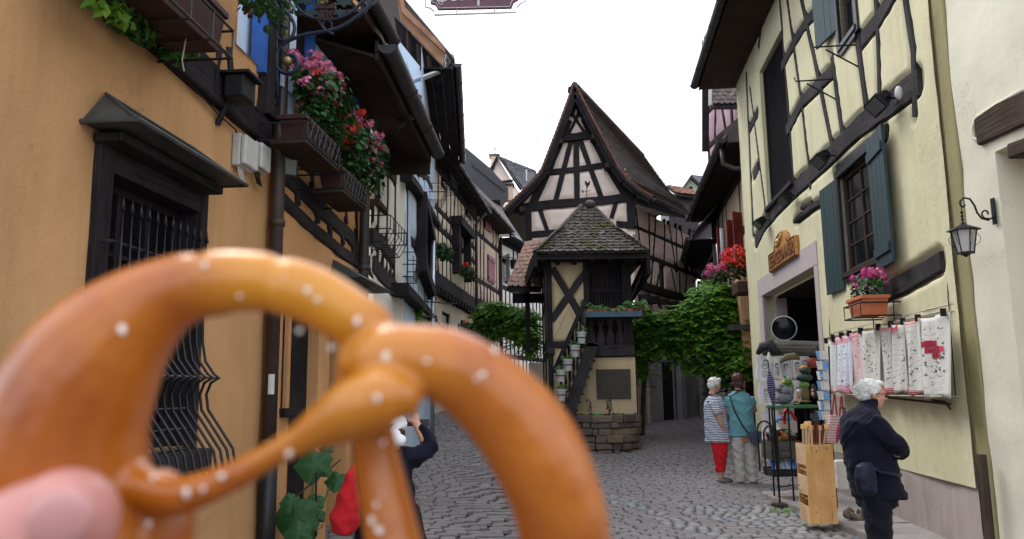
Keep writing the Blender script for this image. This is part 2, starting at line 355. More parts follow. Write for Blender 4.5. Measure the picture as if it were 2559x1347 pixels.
def timber(name, pl, pts, w, parent, mat='timber', d=.012, deep=.08, uvpts=None, jit=.07, wob=.007):
    """a hewn beam following pixel points on the wall plane; returns its path in wall coordinates"""
    P = [pl.uv(x, y) for x, y in pts] if uvpts is None else uvpts
    path = []
    for (a, b) in zip(P, P[1:]):
        L = math.hypot(b[0]-a[0], b[1]-a[1]); k = max(1, int(L / .28))
        for i in range(k): t = i / k; path.append((a[0]+(b[0]-a[0])*t, a[1]+(b[1]-a[1])*t))
    path.append(P[-1]); n = len(path); ww = w if isinstance(w, (list, tuple)) else (w, w)
    path = [path[0]] + [(p[0]+rng.uniform(-wob, wob)*.7, p[1]+rng.uniform(-wob, wob)*.7) for p in path[1:-1]] + [path[-1]]
    v, f, uvs = [], [], []; acc = 0
    for i, p in enumerate(path):
        a, b = path[max(0, i-1)], path[min(n-1, i+1)]; dx, dz = b[0]-a[0], b[1]-a[1]; L = math.hypot(dx, dz) or 1; nx, nz = -dz/L, dx/L
        if i: acc += math.hypot(p[0]-path[i-1][0], p[1]-path[i-1][1])
        h = (ww[0] + (ww[1]-ww[0]) * i / max(1, n-1)) / 2 * (1 + rng.uniform(-jit, jit)); dd = d + rng.uniform(-.003, .003); c = min(.012, h*.3)
        for (s, q) in ((-h, -deep), (-h, dd - c), (-h + c, dd), (h - c, dd), (h, dd - c), (h, -deep)):
            v.append(pl.P(p[0]+nx*s, p[1]+nz*s, q)); uvs.append((acc, s + (q if abs(s) == h else 0)))
    for i in range(n-1):
        for k in range(6):
            k2 = (k+1) % 6; f.append((i*6+k, i*6+k2, (i+1)*6+k2, (i+1)*6+k))
    f.append(tuple(range(6))); f.append(tuple(range((n-1)*6, n*6)))
    me = bpy.data.meshes.new(name); me.from_pydata([tuple(q) for q in v], [], f)
    ul = me.uv_layers.new(name='uv'); off = rng.uniform(0, 50)
    for lp in me.loops: a = uvs[lp.vertex_index]; ul.data[lp.index].uv = (a[0] + off, a[1] + off)
    bm = bmesh.new(); bm.from_mesh(me); bmesh.ops.recalc_face_normals(bm, faces=bm.faces); bm.to_mesh(me); bm.free()
    me.materials.append(M_[mat]); obj(name, me, None, parent)
    return (path, max(ww))
def boxuv(me):
    """simple length-wise uv for box shaped boards"""
    ul = me.uv_layers.new(name='uv'); off = rng.uniform(0, 40)
    vs = [v.co for v in me.vertices]
    if not vs: return
    lo = [min(v[k] for v in vs) for k in range(3)]; hi = [max(v[k] for v in vs) for k in range(3)]; ext = [h-l for h, l in zip(hi, lo)]
    A = np.array([tuple(v) for v in vs]); A = A - A.mean(0); _, _, Vt = np.linalg.svd(A, full_matrices=False); ax = Vector(Vt[0]); ay = Vector(Vt[1]); az = Vector(Vt[2])
    for p in me.polygons:
        nn = p.normal
        for li in p.loop_indices:
            c = me.vertices[me.loops[li].vertex_index].co
            ul.data[li].uv = (c.dot(ax) + off, (c.dot(ay) if abs(nn.dot(ay)) < .7 else c.dot(az)) + off)
def wood(name, mb, mat, parent=None, bevel=0, label=None, local=False):
    me = mb.mesh(name, M_[mat], False, bevel > 0); boxuv(me); return obj(name, me, None, parent, bevel=bevel, label=label, local=local)

def facade(name, pl, u0, u1, z0, z1, holes, segs, mat, parent, res=.06, bulge=.02, depth=.22, groove=.02, round_=.05, wave=.008, poly=None, label=None, zfun=None):
    us = set(np.arange(u0, u1, res).tolist() + [u1]); zs = set(np.arange(z0, z1, res).tolist() + [z1])
    def snap(S_, v):
        for q in list(S_):
            if abs(q - v) < res*.45 and q not in (u0, u1, z0, z1): S_.discard(q)
        if min(S_) < v < max(S_): S_.add(v)
    for h in holes: snap(us, h[0]); snap(us, h[1]); snap(zs, h[2]); snap(zs, h[3])
    U = np.array(sorted(us)); Z = np.array(sorted(zs)); nu, nz = len(U), len(Z)
    UU, ZZ = np.meshgrid(U, Z); D = np.full(UU.shape, 9.0)
    for path, w in segs:
        for a, b in zip(path, path[1:]):
            m = w/2 + .12
            sel = (UU > min(a[0], b[0])-m) & (UU < max(a[0], b[0])+m) & (ZZ > min(a[1], b[1])-m) & (ZZ < max(a[1], b[1])+m)
            if not sel.any(): continue
            dx, dz = b[0]-a[0], b[1]-a[1]; L2 = dx*dx+dz*dz or 1e-9
            t = np.clip(((UU[sel]-a[0])*dx + (ZZ[sel]-a[1])*dz)/L2, 0, 1)
            D[sel] = np.minimum(D[sel], np.hypot(UU[sel]-a[0]-t*dx, ZZ[sel]-a[1]-t*dz) - w/2)
    if segs:
        t = np.clip((D - res*.35)/round_, 0, 1); H = -groove + (groove + bulge) * np.sin(t*math.pi/2)
    else: H = np.zeros(UU.shape)
    for h in holes:
        e = np.maximum(np.maximum(h[0]-UU, UU-h[1]), np.maximum(h[2]-ZZ, ZZ-h[3])); H = np.where(e < .04, np.minimum(H, 0.0), H)
    if wave:
        for r_ in range(nz):
            for c_ in range(nu): H[r_, c_] += wave * (noise.noise(Vector((U[c_]*1.3, Z[r_]*1.3, u0))) + .5*noise.noise(Vector((U[c_]*4, Z[r_]*4, 3)))) - wave*.6
    base = pl.o; v = [tuple(base + pl.u*float(UU[r_, c_]) + pl.n*float(H[r_, c_]) + Vector((0,0,float(ZZ[r_, c_])))) for r_ in range(nz) for c_ in range(nu)]
    f = []
    def inpoly(x, y):
        c = False; n = len(poly); j = n-1
        for i in range(n):
            xi, yi = poly[i]; xj, yj = poly[j]
            if (yi > y) != (yj > y) and x < (xj-xi)*(y-yi)/(yj-yi)+xi: c = not c
            j = i
        return c
    for r_ in range(nz-1):
        zc = (Z[r_]+Z[r_+1])/2
        for c_ in range(nu-1):
            uc = (U[c_]+U[c_+1])/2
            if any(h[0] < uc < h[1] and h[2] < zc < h[3] for h in holes): continue
            if poly and not inpoly(uc, zc): continue
            i = r_*nu+c_; f.append((i, i+1, i+nu+1, i+nu))
    nsm = len(f)
    for h in holes:
        dp = h[4] if len(h) > 4 else depth; a = [pl.P(h[0],h[2]), pl.P(h[1],h[2]), pl.P(h[1],h[3]), pl.P(h[0],h[3])]; i = len(v)
        v += [tuple(q + pl.n*.004) for q in a] + [tuple(q - pl.n*dp) for q in a]
        for k in range(4): f.append((i+k, i+(k+1)%4, i+4+(k+1)%4, i+4+k))
    me = bpy.data.meshes.new(name); me.from_pydata(v, [], f); me.materials.append(M_[mat])
    sm = [k < nsm for k in range(len(me.polygons))]; me.polygons.foreach_set('use_smooth', sm)
    bm = bmesh.new(); bm.from_mesh(me)
    bmesh.ops.delete(bm, geom=[q for q in bm.verts if not q.link_faces], context='VERTS')
    fl = [q for q in bm.faces if q.smooth and q.normal.dot(pl.n) < 0]
    bmesh.ops.reverse_faces(bm, faces=fl); bm.to_mesh(me); bm.free()
    return obj(name, me, None, parent, label=label)

def rect(pl, x0, y0, x1, y1, off=0):
    """pixel corners -> (u0,u1,z0,z1), lower corner pairs with the nearer pixel"""
    a = pl.uv(x0, y0, off); b = pl.uv(x1, y1, off); return [min(a[0], b[0]), max(a[0], b[0]), min(a[1], b[1]), max(a[1], b[1])]
def rectz(pl, xl, xr, ytop, ybot, xm=None):
    xm = xm or (xl+xr)/2; a = pl.uv(xl, ytop)[0]; b = pl.uv(xr, ytop)[0]; return [min(a, b), max(a, b), pl.uv(xm, ybot)[1], pl.uv(xm, ytop)[1]]
def window(pl, h, parent, frame='timber_brown', cols=2, rows=3, dep=.12, sill=True, fw=.055, curtain=False, surround=None, name='window', glass='glass'):
    u0, u1, z0, z1 = h[:4]; mb = MB(); d0, d1 = -dep-.05, -dep
    mb.pbox(pl, u0, u0+fw, z0, z1, d0, d1).pbox(pl, u1-fw, u1, z0, z1, d0, d1).pbox(pl, u0+fw, u1-fw, z1-fw, z1, d0, d1-.002).pbox(pl, u0+fw, u1-fw, z0, z0+fw, d0, d1-.002)
    w = wood(name, mb, frame, parent)
    g = MB(); 
    for c in range(cols):
        for r_ in range(rows):
            a = u0+fw+(u1-u0-2*fw)*c/cols; b = u0+fw+(u1-u0-2*fw)*(c+1)/cols; e = z0+fw+(z1-z0-2*fw)*r_/rows; q = z0+fw+(z1-z0-2*fw)*(r_+1)/rows
            p = MB(); p.pbox(pl, a, b, e, q, d0+.015, d0+.022); me = p.mesh('pane', M_[glass]); o = obj('pane', me, None, w)
    mu = MB()
    for c in range(1, cols): a = u0+fw+(u1-u0-2*fw)*c/cols; mu.pbox(pl, a-.02, a+.02, z0+fw, z1-fw, d0+.01, d1-.01)
    for r_ in range(1, rows): e = z0+fw+(z1-z0-2*fw)*r_/rows; mu.pbox(pl, u0+fw, u1-fw, e-.012, e+.012, d0+.011, d1-.014)
    if mu.v: wood('glazing_bar', mu, frame, w)
    if curtain: c = MB(); c.pbox(pl, u0+fw, u1-fw, z0+fw, z1-fw, d0-.03, d0-.02); obj('curtain', c, M_['palecurt'], w)
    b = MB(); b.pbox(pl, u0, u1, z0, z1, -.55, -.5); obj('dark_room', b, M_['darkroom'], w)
    if sill: s = MB(); s.pbox(pl, u0-.05, u1+.05, z0-.07, z0, -.1, .07); wood('sill', s, frame, w, .008)
    if surround:
        for (a, b_, c, d) in ((u0-.11, u0, z0-.1, z1+.1), (u1, u1+.11, z0-.1, z1+.1), (u0, u1, z1, z1+.12), (u0, u1, z0-.14, z0-.071)):
            s = MB(); s.pbox(pl, a, b_, c, d, -.1, .05); wood('surround', s, surround, w, .006)
    return w
def shutter(pl, hinge_u, z0, z1, w, angle, parent, mat, side=1, boards=3, label=None, d0=.05, slats=0, th=.035):
    """board shutter hinged at hinge_u and turned by angle from the wall; parts: boards + battens"""
    o = MB(); z_ax = Vector((0,0,1)); dirv = (pl.u*side*math.cos(angle) + pl.n*math.sin(angle)).normalized(); nn = dirv.cross(z_ax).normalized(); base = pl.P(hinge_u, 0, d0)
    def bx(mb, a, b, c, d, t0, t1): mb.hexa([base+dirv*x+nn*t+z_ax*z for z in (c, d) for (x, t) in ((a, t0), (b, t0), (b, t1), (a, t1))])
    s = None
    for k in (.85, .12):
        bat = MB(); bx(bat, .03, w-.03, z0+(z1-z0)*k-.05, z0+(z1-z0)*k+.05, th, th+.022)
        if s is None: s = obj('shutter', bat, M_[mat], parent, label=label)
        else: obj('batten', bat, M_[mat], s)
    for k in range(boards):
        b = MB(); bx(b, w*k/boards+.002, w*(k+1)/boards-.002, z0, z1, rng.uniform(0,.004), th); obj('board', b, M_[mat], s, bevel=.004)
    if slats:
        for k in range(slats):
            b = MB(); z = z0+(z1-z0)*(.55+.4*k/slats); bx(b, .04, w-.04, z, z+.02, -.025, -.004); obj('slat', b, M_[mat], s)
    return s
def halfpipe(mb, p0, p1, r=.075, n=8, down=Vector((0,0,-1))):
    p0, p1 = Vector(p0), Vector(p1); t = (p1-p0).normalized(); s = t.cross(down).normalized(); i0 = len(mb.v); L = (p1-p0).length
    for (p) in (p0, p1):
        for rr in (r, r-.006):
            for k in range(n+1):
                th = math.pi*k/n; mb.v.append(p + s*math.cos(th)*rr + down*math.sin(th)*rr)
    m = n+1
    for k in range(n):
        mb.f.append((i0+k, i0+k+1, i0+2*m+k+1, i0+2*m+k)); mb.f.append((i0+m+k, i0+3*m+k, i0+3*m+k+1, i0+m+k+1))
        mb.f.append((i0+k, i0+m+k, i0+m+k+1, i0+k+1)); mb.f.append((i0+2*m+k, i0+2*m+k+1, i0+3*m+k+1, i0+3*m+k))
    mb.f.append((i0, i0+2*m, i0+3*m, i0+m)); mb.f.append((i0+n, i0+m+n, i0+3*m+n, i0+2*m+n))
    # end cap discs and straps
    for p in (p0, p1): mb.f.append(tuple(len(mb.v)+k for k in range(n+1))); mb.v += [p + s*math.cos(math.pi*k/n)*r + down*math.sin(math.pi*k/n)*r for k in range(n+1)]
    k = max(1, int(L/.9))
    for q in range(k+1):
        c = p0 + t*(L*q/k if k else 0); pts = [c + s*math.cos(math.pi*j/n)*(r+.004) + down*math.sin(math.pi*j/n)*(r+.004) for j in range(n+1)]; mb.tube(pts, .009, 4)
    return mb
def eave(pl, u0, u1, zt, over, parent, mat='soffit', slope=50, nb=5, gut='gutter', drop=0, gr=.075, boards=True, roofmat='tilebrown', run=4.0, soff_rise=0, d0=-.05):
    """closed boarded eave: soffit boards, fascia, gutter, roof slab"""
    if boards:
        for k in range(nb):
            a = d0 + (over-d0)*k/nb; b = d0 + (over-d0)*(k+1)/nb - .006; mb = MB(); za = zt + soff_rise*(over-a)/over; zb = zt + soff_rise*(over-b)/over
            mb.hexa([pl.P(u0,za,a), pl.P(u1,za,a), pl.P(u1,zb,b), pl.P(u0,zb,b), pl.P(u0,za+.03,a), pl.P(u1,za+.03,a), pl.P(u1,zb+.03,b), pl.P(u0,zb+.03,b)])
            wood('soffit_board', mb, mat, parent)
    f = MB(); f.pbox(pl, u0, u1, zt-.02, zt+.16, over, over+.03); wood('fascia', f, mat, parent)
    g = MB(); halfpipe(g, pl.P(u0, zt+.12, over+.03+gr), pl.P(u1, zt+.12, over+.03+gr), gr); obj('gutter', g, M_[gut], parent)
    r_ = MB(); s = math.tan(R(slope)); zs = zt+.17
    r_.hexa([pl.P(u0-.02,zs,over+.06), pl.P(u1+.02,zs,over+.06), pl.P(u1+.02,zs+run*s,over-run), pl.P(u0-.02,zs+run*s,over-run), pl.P(u0-.02,zs+.05,over+.06), pl.P(u1+.02,zs+.05,over+.06), pl.P(u1+.02,zs+run*s+.05,over-run), pl.P(u0-.02,zs+run*s+.05,over-run)])
    obj('roof', r_, M_[roofmat], parent)
def pipe(pts, r, parent, mat='gutter', name='downpipe', rings=(), n=12):
    mb = MB(); mb.tube(pts, r, n); 
    for p in rings: mb.lathe(p, [(r, -.03), (r+.012, -.025), (r+.012, .025), (r, .03)], n)
    return obj(name, mb, M_[mat], parent, smooth=True)
def body(pl, u0, u1, z0, z1, parent, mat, back=4.0, d=-.6, name='side_wall'):
    """the two end walls and back of a house as solid walls"""
    for (a, b, c, e) in ((u0, u0+.2, d, -.003), (u1-.2, u1, d, -.003)):
        mb = MB(); mb.pbox(pl, a, b, z0, z1, -back, e-.03); obj(name, mb, M_[mat], parent)
    mb = MB(); mb.pbox(pl, u0+.2, u1-.2, z0, z1, -back, -back+.2); obj('back_wall', mb, M_[mat], parent)
def frame_auto(pl, u0, u1, zs, sp, parent, mat='timber', w=.13, tilt=.22, seed=1, skip=(), rails=True, railw=.17, postw=None, d=.012):
    """framing between the storey rails zs with posts every sp metres, some leaning as struts"""
    r_ = random.Random(seed); segs = []
    if rails:
        for z in zs: segs.append(timber('timber', pl, None, railw, parent, mat, uvpts=[(u0, z), ((u0+u1)/2, z+r_.uniform(-.03,.03)), (u1, z)], d=d+.006))
    for z0, z1 in zip(zs, zs[1:]):
        n = max(2, round((u1-u0)/sp))
        for k in range(n+1):
            u = u0 + .06 + (u1-u0-.12)*k/n; t = 0 if k in (0, n) else r_.choice((0, 0, tilt, -tilt, .1, -.1)); uu = u
            if any(a-.02 < uu < b+.02 and z1 > c and z0 < e for a, b, c, e in skip): continue
            segs.append(timber('timber', pl, None, (postw or w)*r_.uniform(.75, 1.1), parent, mat, uvpts=[(u - t/2, z0), (u + t/2, z1)], d=d))
    return segs
def tiles(name, P0, P1, Q0, Q1, rows, tw, mat, parent, maxobj=300, seed=3, lap=1.45, th=.018, clip=None, stuffname='roof_tiles', obj_ok=True):
    """beaver-tail tiles laid on the quad eaves P0->P1, ridge Q0->Q1; first maxobj are objects, the rest one joined part"""
    r_ = random.Random(seed); P0, P1, Q0, Q1 = map(Vector, (P0, P1, Q0, Q1)); nn = (P1-P0).cross(Q0-P0).normalized()
    if nn.z < 0: nn = -nn
    lst = []; ro = 1.0/rows
    for k in range(rows):
        a = P0 + (Q0-P0)*k*ro; b = P1 + (Q1-P1)*k*ro; L = (b-a).length; c = max(1, round(L/tw)); up = ((Q0+Q1)/2 - (P0+P1)/2).normalized(); H = ((Q0+Q1)/2 - (P0+P1)/2).length*ro*lap
        ax = (b-a).normalized()
        for j in range(-1 if k % 2 else 0, c + (0 if k % 2 else 0)):
            s = (j + (.5 if k % 2 else 0))*L/c; e = s + L/c; s = max(0, s); e = min(L, e)
            if e - s < tw*.3: continue
            lst.append((a + ax*((s+e)/2), (e-s)/2 - .002, H, ax, up))
    proto = {}
    big = MB(); cnt = 0; lst_o = []
    for (c, hw, H, ax, up) in lst:
        tl = r_.uniform(-.014, .014); c = c + nn*(.01 + r_.uniform(0, .008)) + up*r_.uniform(-.012, .012)
        pr = [(-1, .30), (-.8, .10), (-.38, 0), (.38, 0), (.8, .10), (1, .30), (1, 1), (-1, 1)]
        cnt += 1; mb = MB() if (cnt <= maxobj and obj_ok) else big; i = len(mb.v)
        for lay in (0, 1):
            for x, y in pr: mb.v.append(c + ax*(x*hw) + up*(y*H - (H*.0)) + nn*(th*(1 if lay else 0) + (1-y)*th*1.6 + tl*x))
        n = len(pr); mb.f.append(tuple(range(i+n, i+2*n)))
        for q in range(n): mb.f.append((i+q, i+(q+1)%n, i+n+(q+1)%n, i+n+q))
        if mb is not big: obj('roof_tile', mb, M_[mat], parent)
    if big.v: obj(stuffname, big, M_[mat], parent, kind='stuff')

# ================================================================ SETTING
gm = MB(); xs = [-200, -60, -20, -10] + [x*.8 - 8 for x in range(1, 25)] + [14, 20, 60, 200]; ys = [-80, -20, -5, 0, 2] + [3+k*.8 for k in range(0, 60)] + [60, 90, 150, 400]
for j, y in enumerate(ys):
    for x in xs: gm.v.append(Vector((x, y, gz(x, y) - .022)))
nx = len(xs)
for j in range(len(ys)-1):
    for i in range(nx-1): gm.f.append((j*nx+i, j*nx+i+1, (j+1)*nx+i+1, (j+1)*nx+i))
ground = obj('ground', gm, M_['mortar'], None, smooth=True, kind='structure')
road = obj('road', MB().quad((-2.4, 1.0, -.018), (4.0, 1.0, -.018), (4.0, 3.9, -.018), (-2.4, 3.9, -.018)), M_['mortar'], None, kind='structure')
def sett_mb(mb, x0, x1, y0, y1, rnd=0, hh=.014):
    c = Vector(((x0+x1)/2, (y0+y1)/2, 0)); hx, hy = (x1-x0)/2, (y1-y0)/2; i = len(mb.v); zb = gz(c.x, c.y); tx, ty = rng.uniform(-.025,.025), rng.uniform(-.025,.025); lift = rng.uniform(-.004, .005)
    if rnd:
        n = 8; a0 = rng.uniform(0, 6)
        rr = [1+rng.uniform(-.14,.14) for _ in range(n)]
        for (k, z) in ((1.0, -.03), (.96, .004), (.66, hh), (0, hh+.006)):
            if k == 0: mb.v.append(c + Vector((0, 0, zb+z+lift))); continue
            for j in range(n):
                th = 2*math.pi*j/n; mb.v.append(Vector((c.x+math.cos(th)*hx*k*rr[j], c.y+math.sin(th)*hy*k*rr[j], zb+z+lift)))
        for q in range(2):
            for j in range(n): mb.f.append((i+q*n+j, i+q*n+(j+1)%n, i+(q+1)*n+(j+1)%n, i+(q+1)*n+j))
        for j in range(n): mb.f.append((i+2*n+j, i+2*n+(j+1)%n, i+3*n))
        return
    j4 = [(-1+rng.uniform(0,.13), -1+rng.uniform(0,.16)), (1-rng.uniform(0,.13), -1+rng.uniform(0,.16)), (1-rng.uniform(0,.13), 1-rng.uniform(0,.16)), (-1+rng.uniform(0,.13), 1-rng.uniform(0,.16))]
    for k, z in ((1, -.03), (1, -.002), (.78, hh)):
        for a, b in j4: mb.v.append(Vector((c.x+a*hx*k, c.y+b*hy*k, zb+z+lift+(a*hx*tx+b*hy*ty if z > -.01 else 0))))
    for q in range(2):
        for j in range(4): mb.f.append((i+q*4+j, i+q*4+(j+1)%4, i+(q+1)*4+(j+1)%4, i+(q+1)*4+j))
    mb.f.append((i+8, i+9, i+10, i+11))
KERBX = 3.42
def gutterline(y): return 3.05 - .36*(y-7.9)          # band of rounded cobbles crossing toward the kerb
stones = []; y = 3.0
while y < 27:
    hgt = .13*rng.uniform(.85, 1.15) * (1 if y < 15 else 1.25); x = -2.3 + rng.uniform(0, .1)
    while x < (KERBX if y < 10.6 else 7.2):
        wave_ = .05*math.sin(x*1.1 + y*.35)
        b1 = abs(x - (1.35 + .24*(11-y))) < .16 + .05*math.sin(y*3) and y < 12.5
        b2 = x > 1.75 + .62*(10.4-y)*0.75 and x > 2.0 and y < 10.35
        if b1 or b2: w = rng.uniform(.10, .17); stones.append((x, x+w-.012, y+wave_+rng.uniform(-.02,.02), y+hgt*.98+wave_, 1)); x += w
        else: w = rng.uniform(.14, .25); stones.append((x, x+w-.009, y+wave_, y+hgt-.008+wave_, 0)); x += w
    y += hgt
vis = lambda s: s[2] > 7.75 and -1.6 < s[0] < 3.4 and not (s[0] < .35*s[2]/8*1.05 and s[0] > -.9 and s[2] < 8.3)
near = [s for s in stones if vis(s)][:300]; ns = set(id(s) for s in near)
big = MB(); bigr = MB()
for s in stones:
    if id(s) in ns:
        mb = MB(); sett_mb(mb, *s[:4], s[4], .006 if not s[4] else .013); obj('cobblestone', mb, M_['cobble'] if s[4] else M_['sett'], road, smooth=bool(s[4]))
    elif s[4]: sett_mb(bigr, *s[:4], 1, .013)
    else: sett_mb(big, *s[:4], 0, .006)
obj('cobblestones', big, M_['sett'], road, kind='stuff'); obj('rounded_cobblestones', bigr, M_['cobble'], road, smooth=True, kind='stuff')
# pavement slabs along the shop
pave = obj('pavement', MB().box((KERBX+.02, 2.0, -.03), (4.6, 11.2, .02)), M_['mortar'], None, kind='structure')
y = 2.2
while y < 11.0:
    L = rng.uniform(.8, 1.5); mb = MB(); mb.box((KERBX, y, -.05), (KERBX+.36, min(y+L, 11.2)-.015, .085+rng.uniform(-.008,.008))); obj('kerb_stone', mb, M_['stonekerb'], pave, bevel=.018)
    mb = MB(); mb.box((KERBX+.375, y+.2, -.05), (4.75, min(y+L+.2, 11.3)-.015, .075+rng.uniform(-.01,.006))); obj('paving_slab', mb, M_['stonekerb'], pave, bevel=.014)
    y += L
# ================================================================ YELLOW SHOP HOUSE (right)
YP = Pl((3.26 + .107*16.4, 16.4), (3.26 + .107*6.95, 6.95)); PX = YP.uv
yh = thing('timbered_house', 'pale yellow half-timbered shop house with teal shutters beside the cream rendered wall', 'house', tuple(YP.P(0, 0)))
yU = YP.L
segs = []
T = lambda pts, w, mat='timber_grey', **k: segs.append(timber('timber', YP, pts, [q*1.3 for q in w] if isinstance(w, tuple) else w*1.3, yh, mat, **{**dict(d=.016), **k}))
T([(2296,203),(2222,260),(2150,312),(2090,372),(2030,431),(1960,498),(1912,556),(1889,606)], (.21, .20))
T([(2240,-30),(2196,47),(2155,99)], .15); T([(2082,177),(2040,218),(2004,255),(1966,328)], (.15, .15)); T([(1896,415),(1884,440)], .15)
T([(2060,5),(2014,57),(1988,99),(1954,168)], (.13, .13)); T([(1895,280),(1874,320)], .13)
T([(1966,-20),(2006,270),(2026,440)], .075); T([(2000,-20),(2051,218),(2084,378)], .095); T([(1950,0),(1962,156),(1987,482)], .06)
T([(2080,140),(2109,350)], .10); T([(2143,90),(2169,290)], .11); T([(2189,-20),(2196,104),(2200,250)], .08); T([(2262,-20),(2283,130),(2288,290)], .085)
T([(1875,216),(1896,380),(1917,545)], .06); T([(1866,180),(1876,400),(1884,590)], .10)
T([(1905,52),(1897,120)], .1); T([(2092,430),(2214,329)], .15); T([(2188,740),(2260,706),(2352,652)], (.17, .15), jit=.06)
T([(1990,553),(2030,520),(2072,494)], (.06, .08), d=.05)
T([(2003,520),(2030,505)], .05); T([(2022,440),(2027,470)], .06)
# openings
wA = rect(YP, 1899, 150, 1960, 480); a = YP.uv(1899, 200); b = YP.uv(1965, 200)
wA = [min(a[0],b[0]), max(a[0],b[0]), YP.uv(1932, 506)[1], YP.uv(1930, 118)[1]]
a = YP.uv(2098, 420); b = YP.uv(2186, 420); wB = [a[0], b[0], YP.uv(2150, 668)[1], YP.uv(2150, 400)[1]]
wB = [min(wB[:2]), max(wB[:2])] + wB[2:]
a = YP.uv(2102, 60); b = YP.uv(2144, 60); wC = [min(a[0],b[0]), max(a[0],b[0]), YP.uv(2112, 108)[1], YP.uv(2112, 108)[1] + 1.1]
a = YP.uv(1908, 735); b = YP.uv(2041, 700); dr = [min(a[0],b[0]), max(a[0],b[0]), 0.02, (YP.uv(1909, 735)[1] + YP.uv(2036, 673)[1])/2, 2.4]
ZT = 8.15
facade('wall', YP, 0, yU, .62, ZT, [wA, wB, wC, [dr[0], dr[1], -.1, dr[3], .2]], segs, 'yellow', yh, res=.034, bulge=.026, depth=.2, groove=.035, round_=.045, wave=.008)
zd = YP.uv(2240, 1117)[1]
dd = facade('plinth', YP, dr[1]+.3, yU, 0, zd, [], [], 'pinkdado', yh, res=.1, wave=.03); dd.location += YP.n*.022
dd = facade('plinth', YP, 0, dr[0]-.3, 0, .7, [], [], 'yellow', yh, res=.1, wave=.01); dd.location += YP.n*.015
# shop opening surround and dark room
for (a, b, c, d) in ((dr[0]-.36, dr[0], 0, dr[3]), (dr[1], dr[1]+.2, 0, dr[3]), (dr[0]-.36, dr[1]+.2, dr[3]+.001, dr[3]+.36)):
    mb = MB(); mb.pbox(YP, a, b, c, d, -.2, .034); obj('door_surround', mb, M_['frame'], yh, bevel=.01)
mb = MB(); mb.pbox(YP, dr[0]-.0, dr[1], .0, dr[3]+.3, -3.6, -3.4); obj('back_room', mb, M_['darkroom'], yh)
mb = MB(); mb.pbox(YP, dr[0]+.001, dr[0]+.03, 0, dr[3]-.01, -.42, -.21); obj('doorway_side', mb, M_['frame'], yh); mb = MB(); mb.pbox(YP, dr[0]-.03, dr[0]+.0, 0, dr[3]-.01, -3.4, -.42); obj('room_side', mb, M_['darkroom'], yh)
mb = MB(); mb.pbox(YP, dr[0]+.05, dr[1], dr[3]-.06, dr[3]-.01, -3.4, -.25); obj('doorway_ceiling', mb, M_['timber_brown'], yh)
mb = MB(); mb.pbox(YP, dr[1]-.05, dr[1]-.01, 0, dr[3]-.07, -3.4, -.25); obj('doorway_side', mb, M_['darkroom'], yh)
u0 = (dr[0]+dr[1])/2; mb = MB(); mb.pbox(YP, u0+.5, u0+.58, 0, dr[3]-.07, -1.2, -1.1); wood('door_post', mb, 'timber_brown', yh)
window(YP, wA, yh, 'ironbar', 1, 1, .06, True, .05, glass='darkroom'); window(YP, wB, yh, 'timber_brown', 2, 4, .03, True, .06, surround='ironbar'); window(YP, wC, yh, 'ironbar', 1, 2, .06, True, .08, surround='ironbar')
# shutters
shutter(YP, wB[1]+.02, wB[2]-.16, wB[3]+.08, .66, R(5), yh, 'green', 1, 4, 'teal board shutter half open on the near side')
shutter(YP, wB[0]-.04, wB[2]-.2, wB[3]-.0, .66, R(3), yh, 'green', -1, 4, 'teal board shutter on the far side of the window')
shutter(YP, wC[0]-.02, wC[2]+.25, wC[3]+.1, .62, R(10), yh, 'green', -1, 4, 'teal board shutter standing ajar under the eaves')
# olive return strip towards the cream wall
e = YP.P(yU, 0); 
mb = MB(); q = [(e.x+.01, e.y+.02), (e.x-.03, e.y-.25), (e.x+.5, e.y-.25), (e.x+.8, e.y+.1)]; mb.prism([Vector((x, y, .0)) for x, y in q], (0,0,9.5)); obj('corner_pier', mb, M_['olive'], yh, bevel=.02)
bd = MB(); bd.box((e.x-.135, e.y-.31, 0), (e.x-.085, e.y-.25, .93)); wood('corner_post', bd, 'oldoak', yh)
body(YP, 0, yU, 0, ZT, yh, 'yellow', 5)
eave(YP, -.15, yU+.2, ZT-.05, .78, yh, 'soffit', 48, 7, 'gutter', roofmat='tilebrown', gr=.09)
# shop sign
def text_mesh(txt, size, depth, name, mat, parent, M4, bold=.0, sx=1.0, shear=0):
    cu = bpy.data.curves.new(name, 'FONT'); cu.body = txt; cu.size = size; cu.extrude = depth; cu.offset = bold; cu.align_x = 'CENTER'; cu.shear = shear; cu.resolution_u = 3
    t = bpy.data.objects.new(name, cu); COL.objects.link(t); bpy.context.view_layer.update()
    me = bpy.data.meshes.new_from_object(t.evaluated_get(bpy.context.evaluated_depsgraph_get())); bpy.data.objects.remove(t)
    me.transform(M4 @ Matrix.Diagonal((sx, 1, 1, 1))); me.materials.clear(); me.materials.append(M_[mat]); return obj(name, me, None, parent)
def wallM(pl, u, z, d, flip=1):
    return Matrix.Translation(pl.P(u, z, d)) @ Matrix(((pl.u.x*flip, 0, pl.n.x, 0), (pl.u.y*flip, 0, pl.n.y, 0), (0, 1, 0, 0), (0, 0, 0, 1)))
s0, s1 = YP.uv(1923, 683, .08), YP.uv(1990, 637, .08); sg = thing('shop_sign', 'carved wooden arched sign reading LE PIGEONNIER above the shop opening', 'sign', tuple(YP.P((s0[0]+s1[0])/2, s0[1], 0)))
su0, su1 = s0[0], s1[0]; sz0 = (s0[1]+s1[1])/2; sw = su1-su0; sh = .33; cu_ = (su0+su1)/2
pts = [(su0, sz0), (su1, sz0), (su1, sz0+sh)] + [(cu_+.25*sw*math.cos(t)*1.0, sz0+sh+  .25*math.sin(t)) for t in [math.pi*k/12 for k in range(0, 13)]] + [(su0, sz0+sh)]
